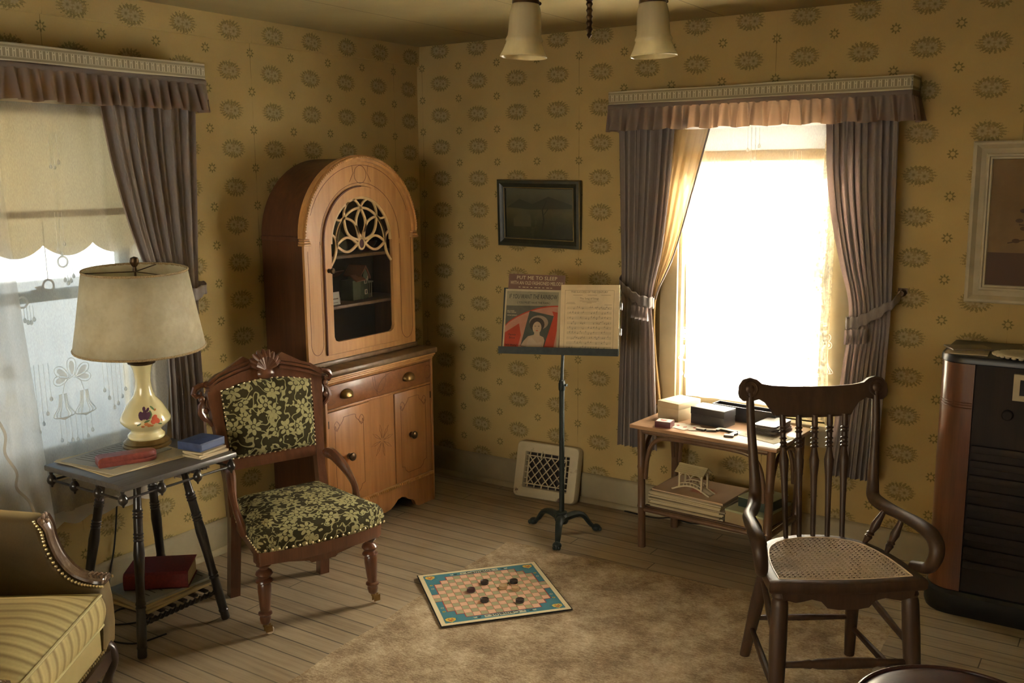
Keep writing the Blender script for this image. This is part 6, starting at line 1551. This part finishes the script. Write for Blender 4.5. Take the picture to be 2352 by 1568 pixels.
for k, (dx, a, lb) in enumerate(((0.0, -8, 'lowest card mount in the pile on the right of the side table'), (0.006, 3, 'second lowest card mount in the pile on the right of the side table'), (-0.004, -3, 'middle card mount of the pile on the right of the side table'), (0.004, 6, 'card mount second from the top of the pile on the side table'), (0.0, 0, 'glossy topmost card mount of the pile on the right of the side table'))):
    t = thing('photo_card', lb, 'photograph', (2.178+dx, -0.255, ZT+0.0022+k*0.0082), R(a-6), 'photo cards on the side table')
    m = MB(); m.prism(rrect(0.105, 0.178, 0.014, 4), 0, 0.0072); m.build('card_mount', PHD, t)
    m = MB(); m.prism(rrect(0.095, 0.168, 0.012, 4), 0.0073, 0.0077); m.build('photo_face', pm('photo_gloss_%d' % k, (0.46, 0.44, 0.42), rough=0.22), t)
sheet('paper_sheet', 'loose printed paper sticking out under the pile of card mounts on the side table', 'paper', 0.20, 0.15, 0.0012, (2.185, -0.355, ZT+0.0002), R(-20), PA, None, 7)

# lower shelf: a stack of magazines with a toy bridge, green boxes
ZS = 0.2003
MGM = [PAGES, PD, PB, PAGES, PB, PD, PAGES, PB, PAGES, PD, PB]
ords = ['lowest', 'second lowest', 'third from the bottom', 'fourth from the bottom', 'fifth from the bottom', 'middle', 'fifth from the top', 'fourth from the top', 'third from the top', 'second from the top']
rr = random.Random(12)
for k in range(10):
    x, y, z_ = stw(-0.096+rr.uniform(-0.012, 0.012), -0.005+rr.uniform(-0.008, 0.008), ZS+k*0.0074)
    sheet('magazine', 'yellowed magazine, %s of the stack on the side table shelf' % ords[k], 'magazine', 0.365, 0.268, 0.0068, (x, y, z_), SA+R(rr.uniform(-2.5, 2.5)), MGM[k], 'magazines on the side table shelf')
x, y, z_ = stw(-0.092, 0.002, ZS+0.0742)
def _cov(t):
    X, Y, Z = t.xyz(); d = (((X-0.03)/0.075)*((X-0.03)/0.075) + ((Y+0.02)/0.055)*((Y+0.02)/0.055)).sqrt() + (t.noise(sc=22, det=3)-0.5)*0.9
    base = t.ramp(t.noise(sc=6, det=4), (0.3, (0.50, 0.345, 0.215)), (0.7, (0.57, 0.41, 0.265)))
    return t.mix(t.map(d, 0.6, 1.0, 1, 0) * 0.85, base, (0.46, 0.15, 0.075))
sheet('magazine', 'pinkish magazine with a red blot, topmost under the toy bridge', 'magazine', 0.362, 0.262, 0.006, (x, y, z_), SA+R(-1.5), pm('pink_cover', _cov, rough=0.8), 'magazines on the side table shelf', 0, 0.003)
zb_ = ZS+0.0742+0.0072
bx, by, _ = stw(-0.098, -0.058, 0)
TB = thing('toy_bridge', 'cream wooden toy covered bridge standing on the magazines of the side table shelf', 'toy', (bx, by, zb_), SA+R(-4))
IV = paper('ivory_wood', (0.58, 0.49, 0.31))
def bz(x): return 0.0015+0.030*math.cos(min(1, abs(x)/0.095)*PI/2)
for sy in (-1, 1):
    m = MB(); P = [(x, bz(x)) for x in [lerp(-0.098, 0.098, i/16) for i in range(17)]]; ribbon(m, P, 0.007, -sy*0.026-0.003, -sy*0.026+0.003); m.build('arched_rail', IV, TB)
    m = MB(); ribbon(m, [(x, bz(x)+0.016) for x in [lerp(-0.060, 0.060, i/12) for i in range(13)]], 0.004, -sy*0.026-0.002, -sy*0.026+0.002)
    for i in range(7): x = lerp(-0.055, 0.055, i/6); m.box(x-0.0018, x+0.0018, sy*0.026-0.0018, sy*0.026+0.0018, bz(x), bz(x)+0.016)
    m.build('handrail', IV, TB)
    for x in (-0.058, 0.058):
        m = MB(); m.box(x-0.004, x+0.004, sy*0.026-0.004, sy*0.026+0.004, bz(x)-0.004, 0.095); m.build('post', IV, TB)
    for c in (-0.029, 0.029):
        m = MB(); ribbon(m, [(c+0.027*math.cos(R(a)), 0.068+0.020*math.sin(R(a))) for a in range(0, 181, 15)], 0.004, -sy*0.026-0.002, -sy*0.026+0.002); m.box(c-0.027, c+0.027, sy*0.026-0.002, sy*0.026+0.002, 0.088, 0.094); m.build('fretted_arch', IV, TB)
m = MB(); rs = []
m.grid(lambda u, v: (lerp(-0.096, 0.096, u), lerp(-0.024, 0.024, v), bz(lerp(-0.096, 0.096, u))), 20, 2); m.build('deck', IV, TB, solid=0.003)
m = MB()
for s_ in (-1, 1):
    for k in range(5):
        m.box(-0.074, 0.074, -0.0055, 0.0055, 0, 0.003, M=Matrix.Translation((0, s_*(0.038-k*0.0088), 0.094+k*0.0062)) @ Matrix.Rotation(R(-s_*30), 4, 'X'))
m.box(-0.074, 0.074, -0.003, 0.003, 0.122, 0.126); m.build('shingled_roof', paper('straw_wood', (0.56, 0.47, 0.25)), TB)
GRN = paper('green_cloth', (0.085, 0.115, 0.062), 0.3); GRP2 = paper('sage_paper', (0.36, 0.37, 0.22)); GRD = flat('dark_green_cloth', (0.018, 0.034, 0.026), 0.5)
gx, gy, _ = stw(0.200, -0.010, 0)
m1 = boxthing('storage_box', 'low tan and sage box at the right of the side table shelf', 'box', 0.185, 0.26, 0.062, (gx, gy, ZS), SA+R(-5), paper('tan_box_side', (0.33, 0.25, 0.135)), 0.010, GRP2)
gx, gy, _ = stw(0.215, 0.005, 0)
boxthing('storage_box', 'small dark green box with pale top stacked on the low box behind the cane chair', 'box', 0.15, 0.17, 0.046, (gx, gy, ZS+0.0624), SA+R(-8), GRD, 0.004, GRP2)
m = MB(); m.tube(spline([(1.35, -0.050, 0.005), (1.52, -0.065, 0.006), (1.62, -0.052, 0.02), (1.72, -0.050, 0.010), (1.80, -0.048, 0.03), (1.86, -0.046, 0.09), (1.93, -0.046, 0.12), (2.00, -0.050, 0.07), (2.08, -0.060, 0.008), (2.22, -0.085, 0.005), (2.40, -0.060, 0.005), (2.70, -0.055, 0.005)], 8), 0.0032, 6); o = m.build('electric_cable', BLACKP); tag(o, 'thin dark cable draped along the baseboard behind the side table', 'cable')

# ------------------------------------------------------------------ dark wooden armchair with a cane seat (front is -Y)
AX, AY = 2.828, -1.4475
WC = thing('cane_armchair', 'dark wooden spindle-back armchair with woven cane seat at right', 'chair', (AX, AY, 0.005), R(35.4))
def seatpts(k=1.0, n=64):
    out = []
    ctrl = [(-0.249, 0.0), (-0.125, -0.014), (0.0, -0.020), (0.125, -0.014), (0.249, 0.0), (0.243, 0.09), (0.228, 0.19), (0.196, 0.295), (0.135, 0.365), (0.06, 0.396), (0.0, 0.402), (-0.06, 0.396), (-0.135, 0.365), (-0.196, 0.295), (-0.228, 0.19), (-0.243, 0.09)]
    P = [Vector((x, y, 0)) for x, y in ctrl]; N = len(P)
    for i in range(N):
        a, b, c, d = P[i-1], P[i], P[(i+1) % N], P[(i+2) % N]
        if i in (0, 4): a = b
        if i in (15, 3): d = c
        for q in range(5):
            t = q/5; p = 0.5*((2*b)+(c-a)*t+(2*a-5*b+4*c-d)*t*t+(3*b-a-3*c+d)*t*t*t); out.append((p.x*k, 0.19+(p.y-0.19)*k))
    return out
SO, SI = seatpts(1.0), seatpts(0.835)
m = MB(); m.rings([[(x, y, z) for x, y in q] for q, z in ((seatpts(0.86), 0.437), (seatpts(0.97), 0.437), (seatpts(0.995), 0.444), (SO, 0.455), (SO, 0.464), (seatpts(0.985), 0.473), (seatpts(0.955), 0.476), (seatpts(0.85), 0.475), (SI, 0.471), (SI, 0.440), (seatpts(0.86), 0.437))], cap=False); m.build('seat_frame', ACH, WC)
m = MB(); m.prism([(-0.21, 0.445), (0.21, 0.445), (0.205, 0.420), (0.165, 0.408), (0.140, 0.412), (0.115, 0.418), (0.085, 0.410), (0.065, 0.388), (0.03, 0.382), (-0.03, 0.382), (-0.065, 0.388), (-0.085, 0.410), (-0.115, 0.418), (-0.140, 0.412), (-0.165, 0.408), (-0.205, 0.420)], -0.020, 0.002, XZ); m.build('front_apron', ACH, WC)
# cane: six-way weave as real strands clipped to the opening
CANE = pm('cane_strand', _paint((0.58, 0.44, 0.31), (0.74, 0.59, 0.44), 60), rough=0.35)
def inside(x, y, poly):
    c = False; n = len(poly)
    for i in range(n):
        (x0, y0), (x1, y1) = poly[i], poly[i-1]
        if (y0 > y) != (y1 > y) and x < (x1-x0)*(y-y0)/(y1-y0)+x0: c = not c
    return c
CL = seatpts(0.855)
m = MB()
def strands(ang, pitch, wd, z0, off=0.0, pair=0.0):
    d = Vector((math.cos(R(ang)), math.sin(R(ang)))); nrm = Vector((-d.y, d.x))
    k = -40
    while k <= 40:
        for o_ in ((-pair, pair) if pair else (0,)):
            c = Vector((0, 0.19)) + nrm*(k*pitch+off+o_)
            ts = [t/200*0.70-0.35 for t in range(201)]; ins = [inside(c.x+d.x*t, c.y+d.y*t, CL) for t in ts]
            if any(ins):
                i0, i1 = ins.index(True), len(ins)-1-ins[::-1].index(True); L = ts[i1]-ts[i0]
                if L > 0.02:
                    n = max(4, int(L/pitch*2)); A, B, C_, D_ = [], [], [], []
                    for j in range(n+1):
                        t = lerp(ts[i0], ts[i1], j/n); z_ = z0+0.0009*(1 if (j+k) % 2 else -1)
                        p = c+d*t; q0 = p+nrm*wd/2; q1 = p-nrm*wd/2
                        A.append(m.b.verts.new((q0.x, q0.y, z_))); B.append(m.b.verts.new((q1.x, q1.y, z_))); C_.append(m.b.verts.new((p.x, p.y, z_+0.0009)))
                    for j in range(n): m._f((A[j], A[j+1], C_[j+1], C_[j])); m._f((C_[j], C_[j+1], B[j+1], B[j])); m._f((B[j], B[j+1], A[j+1], A[j]))
        k += 1
strands(0, 0.0165, 0.0024, 0.4722, 0, 0.0021); strands(90, 0.0165, 0.0024, 0.4728, 0, 0.0021); strands(45, 0.0165*0.70711, 0.0034, 0.4740, 0.0); strands(-45, 0.0165*0.70711, 0.0030, 0.4746, 0.0)
m.build('cane_seat', CANE, WC, fixn=False, angle=180)
m = MB(); P = [Vector((x, y, 0.4748)) for x, y in seatpts(0.845)]; m.tube(P+[P[0]], 0.0028, 6); m.build('cane_binding', CANE, WC)
# legs and stretchers
LF = {-1: ((-0.205, 0.030, 0.440), (-0.222, -0.018, 0.0)), 1: ((0.205, 0.030, 0.440), (0.222, -0.018, 0.0))}
LR = {-1: ((-0.150, 0.330, 0.440), (-0.188, 0.452, 0.0)), 1: ((0.150, 0.330, 0.440), (0.190, 0.438, 0.0))}
for s_ in (-1, 1):
    m = MB(); m.turned(*LF[s_], [(0, 0.017), (0.03, 0.024), (0.05, 0.0265), (0.07, 0.022), (0.09, 0.0255), (0.12, 0.0265), (0.35, 0.0275), (0.62, 0.0255), (0.9, 0.0205), (1, 0.018)], 16); m.build('front_leg', ACH, WC)
    m = MB(); m.turned(*LR[s_], [(0, 0.017), (0.2, 0.0225), (0.5, 0.0235), (0.8, 0.020), (1, 0.0175)], 16); m.build('back_leg', ACH, WC)
def along(ab, z): a, b = Vector(ab[0]), Vector(ab[1]); return a.lerp(b, (a.z-z)/(a.z-b.z))
m = MB(); m.turned(along(LF[-1], 0.200), along(LF[1], 0.200), [(0, 0.010), (0.18, 0.0115), (0.24, 0.015), (0.26, 0.012), (0.30, 0.0165), (0.5, 0.019), (0.70, 0.0165), (0.74, 0.012), (0.76, 0.015), (0.82, 0.0115), (1, 0.010)], 12); m.build('front_stretcher', ACH, WC)
m = MB(); m.turned(along(LR[-1], 0.165), along(LR[1], 0.165), [(0, 0.009), (0.5, 0.0125), (1, 0.009)], 10); m.build('back_stretcher', ACH, WC)
m = MB(); m.turned(along(LR[-1], 0.345), along(LR[1], 0.345), [(0, 0.009), (0.5, 0.0115), (1, 0.009)], 10); m.build('back_stretcher', ACH, WC)
for s_ in (-1, 1):
    for za, zb2 in ((0.245, 0.330), (0.105, 0.125)):
        m = MB(); m.turned(along(LF[s_], za), along(LR[s_], zb2), [(0, 0.0085), (0.5, 0.0125), (1, 0.0085)], 10); m.build('side_stretcher', ACH, WC)
# back: two flat posts that bend forward into the arms, five turned spindles, carved crest
BL_ = lambda z: 0.385 + 0.19*(z-0.475)            # rake of the back
OX = 0.028
m = MB()
for s_ in (-1, 1):
    m = MB()
    P = spline([(OX+s_*0.222, BL_(0.965), 0.965), (OX+s_*0.220, BL_(0.86), 0.86), (OX*0.9+s_*0.212, BL_(0.74)-0.004, 0.74), (OX*0.8+s_*0.207, BL_(0.65)-0.010, 0.655), (OX*0.6+s_*0.208, BL_(0.60)-0.024, 0.612), (OX*0.4+s_*0.226, BL_(0.59)-0.085, 0.600), (s_*0.252, 0.240, 0.602), (s_*0.270, 0.130, 0.604), (s_*0.277, 0.055, 0.596), (s_*0.277, 0.020, 0.570), (s_*0.272, 0.018, 0.530), (s_*0.262, 0.045, 0.494), (s_*0.244, 0.105, 0.478)], 7)
    N = len(P); rr_ = []
    for i in range(N):
        t = i/(N-1)
        rr_.append(poly_at([(0, 0.013), (0.15, 0.016), (0.32, 0.022), (0.42, 0.0225), (0.50, 0.020), (0.66, 0.024), (0.80, 0.023), (1, 0.016)], t))
    m.tube(P, rr_, 12); m.build('post_and_arm', ACH, WC)
    for (x, y, xt, yt) in ((s_*0.208, 0.222, s_*0.252, 0.215), (s_*0.170, 0.312, s_*0.228, 0.300)):
        m = MB(); m.turned((x, y, 0.472), (xt, yt, 0.592), [(0, 0.007), (0.12, 0.010), (0.22, 0.014), (0.27, 0.010), (0.31, 0.014), (0.36, 0.010), (0.55, 0.0155), (0.75, 0.012), (1, 0.008)], 12); m.build('arm_spindle', ACH, WC)
for k in range(5):
    xb = OX*0.6 + lerp(-0.098, 0.098, k/4); xt = OX + lerp(-0.110, 0.110, k/4); yb2 = 0.382 - 0.010*abs(k-2)**1.5*0.4
    pr_ = [(0, 0.0085), (0.30, 0.0098), (0.50, 0.0120), (0.58, 0.0155), (0.635, 0.0172), (0.68, 0.013), (0.725, 0.0095)]
    for c in (0.735, 0.765, 0.80, 0.855, 0.885): pr_ += [(c, 0.0095), (c+0.010, 0.0145), (c+0.020, 0.0095)]
    pr_ += [(0.93, 0.011), (1, 0.0095)]
    m = MB(); m.turned((xb, yb2, 0.470), (xt, BL_(0.885)-0.004-0.006*(2-abs(k-2)), 0.890), sorted(pr_), 14); m.build('back_spindle', ACH, WC)
CRM = Matrix.Translation((OX, BL_(0.94), 0.94)) @ Matrix.Rotation(-math.atan(0.19), 4, 'X')
top_ = [(-0.262, 0.025), (-0.259, 0.052), (-0.245, 0.072), (-0.222, 0.080), (-0.200, 0.073), (-0.182, 0.058), (-0.14, 0.050), (-0.07, 0.046), (0, 0.045)]
bot_ = [(0, -0.064), (-0.05, -0.063), (-0.10, -0.060), (-0.136, -0.055), (-0.146, -0.036), (-0.165, -0.010), (-0.190, 0.004), (-0.222, -0.004), (-0.246, -0.002), (-0.258, 0.010)]
half_ = top_ + bot_
full_ = half_ + [(-x, z) for x, z in reversed(half_) if abs(x) > 1e-6]
# order: left top -> centre top -> right top -> right bottom -> centre bottom -> left bottom
full_ = top_ + [(-x, z) for x, z in reversed(top_[:-1])] + [(-x, z) for x, z in reversed(bot_[1:])] + bot_
m = MB()
def crest_pt(x, z, y): return CRM @ Vector((x, y - 0.020*(1-(x/0.262)**2)*-1.0, z))
cx0, cz0 = 0, 0.0
rs = []
for k, y in ((0.94, 0.012), (0.985, 0.010), (1.0, 0.005), (1.0, -0.006), (0.985, -0.012), (0.95, -0.015)):
    rs.append([crest_pt(x*(1-(1-k)*0.30), z-(1-k)*0.10*(z-0.01)*4, y) for x, z in full_])
m.rings(rs); m.build('crest_rail', ACH, WC, angle=40)
for s_ in (-1, 1):
    m = MB(); c = crest_pt(s_*0.224, 0.040, -0.014); ax = CRM.to_3x3() @ Vector((0, -1, 0))
    m.lathe([(0.030, -0.002), (0.030, 0.003), (0.026, 0.004), (0.024, 0.002), (0.016, 0.002), (0.012, 0.005), (0.0, 0.007)], c, ax, 20); m.build('carved_roundel', ACH, WC)

# ------------------------------------------------------------------ console radio at the right edge
RDX, RDY = 3.205, -0.225
RC_ = thing('radio_console', 'tall walnut console radio with a rounded corner column at right edge', 'radio', (RDX, RDY, 0))
hw, hd, HT = 0.335, 0.195, 1.035
def body_pts(w, d, r, n=10):
    return [(-w, d), (-w, -d+r)] + [(-w+r-r*math.cos(R(90*i/n)), -d+r-r*math.sin(R(90*i/n))) for i in range(1, n+1)] + [(w-r+r*math.sin(R(90*i/n)), -d+r-r*math.cos(R(90*i/n))) for i in range(0, n)] + [(w, -d+r), (w, d)]
m = MB(); m.rings([[(x, y, z) for x, y in body_pts(w, d, r)] for w, d, r, z in ((hw+0.006, hd+0.004, 0.11, 0.0), (hw+0.012, hd+0.012, 0.115, 0.02), (hw+0.012, hd+0.012, 0.115, 0.085), (hw+0.002, hd+0.002, 0.105, 0.098), (hw-0.01, hd-0.01, 0.10, 0.100))]); m.build('plinth', BLACKP, RC_)
def corner(sx):
    m = MB(); n = 14; r = 0.100
    o = [(-hw, hd), (-hw, -hd+r)] + [(-hw+r-r*math.cos(R(90*i/n)), -hd+r-r*math.sin(R(90*i/n))) for i in range(1, n+1)] + [(-hw+r+0.030, -hd), (-hw+r+0.030, -hd+0.03), (-hw+0.02, -hd+0.03+r), (-hw+0.02, hd)]
    o = [(sx*-x, y) for x, y in o]
    m.rings([[(x, y, z) for x, y in o] for z in (0.100, 1.005)]); return m
corner(-1).build('corner_column', RADW, RC_); corner(1).build('corner_column', RADW, RC_)
m = MB(); m.box(-hw+0.13, hw-0.13, -hd+0.012, -hd+0.030, 0.100, 1.005); m.box(-hw+0.02, hw-0.02, hd-0.012, hd, 0.100, 1.005); m.build('front_panel', RADD, RC_)
m = MB(); m.rings([[(x, y, z) for x, y in body_pts(w, d, r)] for w, d, r, z in ((hw-0.004, hd-0.002, 0.10, 1.005), (hw+0.004, hd+0.005, 0.105, 1.009), (hw+0.004, hd+0.005, 0.105, 1.026), (hw, hd, 0.102, HT), (hw-0.02, hd-0.02, 0.09, HT+0.001))]); m.build('top_board', BLACKP, RC_)
m = MB()
for z in (0.835, 0.845, 0.855):
    P = [(x, y-0.0005, z) for x, y in body_pts(hw, hd, 0.100) if y < hd-0.01 and x < 0][1:]; m.tube(P + [(-hw+0.128, -hd-0.0005, z)], 0.0022, 6)
m.build('column_bead', RADW, RC_)
for k in range(9):
    z = 0.200+0.058*k; m = MB(); m.box(-hw+0.135, hw-0.135, -hd-0.004, -hd+0.012, z, z+0.030, 0.006); m.build('louvre', RADD, RC_)
m = MB(); dx = -0.028
m.strip([(dx-0.044, 0.885), (dx+0.18, 0.885), (dx+0.18, 0.985), (dx-0.044, 0.985)], [(dx-0.022, 0.905), (dx+0.158, 0.905), (dx+0.158, 0.965), (dx-0.022, 0.965)], hd-0.012, hd+0.004, XZ, True); DL = m.build('dial_frame', CF, RC_)
m = MB(); m.box(dx-0.024, dx+0.160, -hd+0.004, -hd+0.0115, 0.903, 0.967); m.build('dial_glass', flat('dial_dark', (0.015, 0.016, 0.02), 0.15), DL)
for k in range(3): m = MB(); m.lathe([(0.020, 0), (0.020, 0.012), (0.016, 0.016), (0, 0.017)], (-0.085+0.085*k, -hd+0.012, 0.825), (0, -1, 0), 18); m.build('tuning_knob', RADD, RC_)
BKD = flat('dark_booklet', (0.13, 0.098, 0.066), 0.4)
t = thing('booklet', 'tan booklet lying under the darker crooked one on the radio console', 'booklet', (2.955, -0.300, HT+0.0015), R(4))
m = MB(); m.box(-0.075, 0.075, -0.095, 0.095, 0, 0.005, 0.001); m.build('cover', PD, t)
t = thing('booklet', 'thin dark booklet lying crooked on the left of the radio console', 'booklet', (2.950, -0.270, HT+0.0068), R(28))
m = MB(); m.box(-0.075, 0.075, -0.055, 0.055, 0, 0.006, 0.001); m.build('cover', BKD, t)
m = MB(); n = 72; rs = []
for k, z in ((0.0, 0.0035), (0.55, 0.0036), (0.85, 0.0034), (1.0, 0.0015)):
    rs.append([(max(k, 0.01)*(0.150+0.010*abs(math.sin(a*2*PI/n*9)))*math.cos(a*2*PI/n), max(k, 0.01)*(0.105+0.010*abs(math.sin(a*2*PI/n*9)))*math.sin(a*2*PI/n), z) for a in range(n)])
m.rings(rs, cap=False)
o = m.build('doily', paper('doily_cream', (0.55, 0.50, 0.36)), None, loc=(3.205, -0.318, HT+0.008), solid=0.002, angle=180); tag(o, 'cream crocheted doily on top of the radio console at the right edge', 'doily')
m = MB()
for a in range(0, 36):
    m.ball((0.156*math.cos(a*PI/18), 0.111*math.sin(a*PI/18), -0.002), 0.009, 1, 1, 0.55, 8)
m.build('scalloped_edge', paper('doily_edge', (0.58, 0.52, 0.37)), o)
m = MB(); m.lathe([(0, 0), (0.045, 0), (0.05, 0.006), (0.085, 0.022), (0.095, 0.030), (0.092, 0.031), (0.08, 0.024), (0.04, 0.010), (0, 0.010)], n=32); o = m.build('shallow_dish', paper('dish_cream', (0.50, 0.44, 0.30)), None, loc=(3.235, -0.300, HT+0.0135)); tag(o, 'shallow cream dish standing on the doily at the right edge', 'dish')

# ------------------------------------------------------------------ two-light ceiling fixture
CLX, CLY = 2.214, -2.012
CLT = thing('ceiling_light', 'bronze ceiling light with two frosted bell glass shades at top of photo', 'ceiling light', (CLX, CLY, HC), R(33.4))
m = MB(); m.lathe([(0, 0), (0.065, 0.0), (0.068, -0.008), (0.055, -0.022), (0.03, -0.032), (0.012, -0.036), (0, -0.036)], n=28); m.build('canopy', DBRASS, CLT)
m = MB(); m.lathe([(0.0, -0.03), (0.009, -0.034), (0.009, -0.16), (0.020, -0.168), (0.026, -0.185), (0.018, -0.205), (0.012, -0.215), (0.015, -0.222), (0.010, -0.232), (0.011, -0.250)], n=18); m.build('stem', DBRASS, CLT)
m = MB(); pr2 = [(0.011, -0.250)]
for k in range(5): pr2 += [(0.0065, -0.256-k*0.016), (0.0095, -0.262-k*0.016), (0.0065, -0.268-k*0.016)]
m.lathe(pr2 + [(0.005, -0.336), (0.0075, -0.341), (0.004, -0.346), (0.0, -0.352)], n=14); m.build('drop_finial', DBRASS, CLT)
for s_ in (-1, 1):
    m = MB(); m.tube(spline([(s_*0.012, 0, -0.190), (s_*0.06, 0, -0.165), (s_*0.12, 0, -0.175), (s_*0.160, 0, -0.205), (s_*0.168, 0, -0.235)], 8), 0.0065, 10); m.build('arm', DBRASS, CLT)
    T_ = Matrix.Translation((s_*0.168, 0, -0.398)) @ Matrix.Translation((0, 0, 0.16)) @ Matrix.Rotation(R(-2.0 if s_ > 0 else 3.0), 4, 'Y') @ Matrix.Translation((0, 0, -0.16))
    m = MB(); m.lathe([(0.008, 0.166), (0.022, 0.160), (0.034, 0.150), (0.037, 0.143), (0.037, 0.137), (0.033, 0.137)], n=28, M=T_); m.ball((0.037, 0, 0.140), 0.005, n=8, M=T_); m.build('shade_fitter', DBRASS, CLT)
    m = MB(); m.lathe([(0.032, 0.140), (0.036, 0.132), (0.0405, 0.115), (0.0420, 0.09), (0.0425, 0.068), (0.0440, 0.055), (0.0475, 0.048), (0.0490, 0.044), (0.0465, 0.040), (0.0480, 0.034), (0.0540, 0.018), (0.0610, 0.004), (0.0625, 0.0)], n=48, M=T_, cap=False); m.build('glass_shade', MILK, CLT, solid=0.003, angle=60)
    m = MB(); m.ball((0, 0, 0.085), 0.022, 1, 1, 1.25, 14, M=T_); m.cyl(T_ @ Vector((0, 0, 0.105)), T_ @ Vector((0, 0, 0.145)), 0.013); m.build('bulb', flat('frosted_bulb', (0.5, 0.47, 0.4), 0.3), CLT)

# ------------------------------------------------------------------ round leather stool in the lower right corner
SL = thing('leather_stool', 'round dark red leather stool top cut off at bottom right corner', 'stool', (3.235, -2.050, 0.022))
LEA = pm('oxblood_leather', lambda t: dict(color=t.ramp(t.noise(sc=25, det=4), (0.3, (0.050, 0.019, 0.017)), (0.7, (0.085, 0.034, 0.030))), height=t.noise(sc=140, det=3)), rough=0.38, coat=0.15, bump=0.25, dist=0.001)
m = MB(); m.lathe([(0, 0.355), (0.225, 0.355), (0.236, 0.365), (0.240, 0.40), (0.236, 0.430), (0.226, 0.440), (0.19, 0.452), (0.12, 0.462), (0.05, 0.466), (0, 0.467)], n=64); m.build('seat_cushion', LEA, SL, angle=60)
m = MB(); m.tube([(0.231*math.cos(2*PI*k/64), 0.231*math.sin(2*PI*k/64), 0.440) for k in range(65)], 0.0062, 8); m.build('piping', LEA, SL)
for k in range(4):
    a = R(45+90*k); m = MB(); m.turned((0.15*math.cos(a), 0.15*math.sin(a), 0.356), (0.21*math.cos(a), 0.21*math.sin(a), -0.022), [(0, 0.022), (0.5, 0.018), (1, 0.012)], 12); m.build('leg', SOFAL, SL)
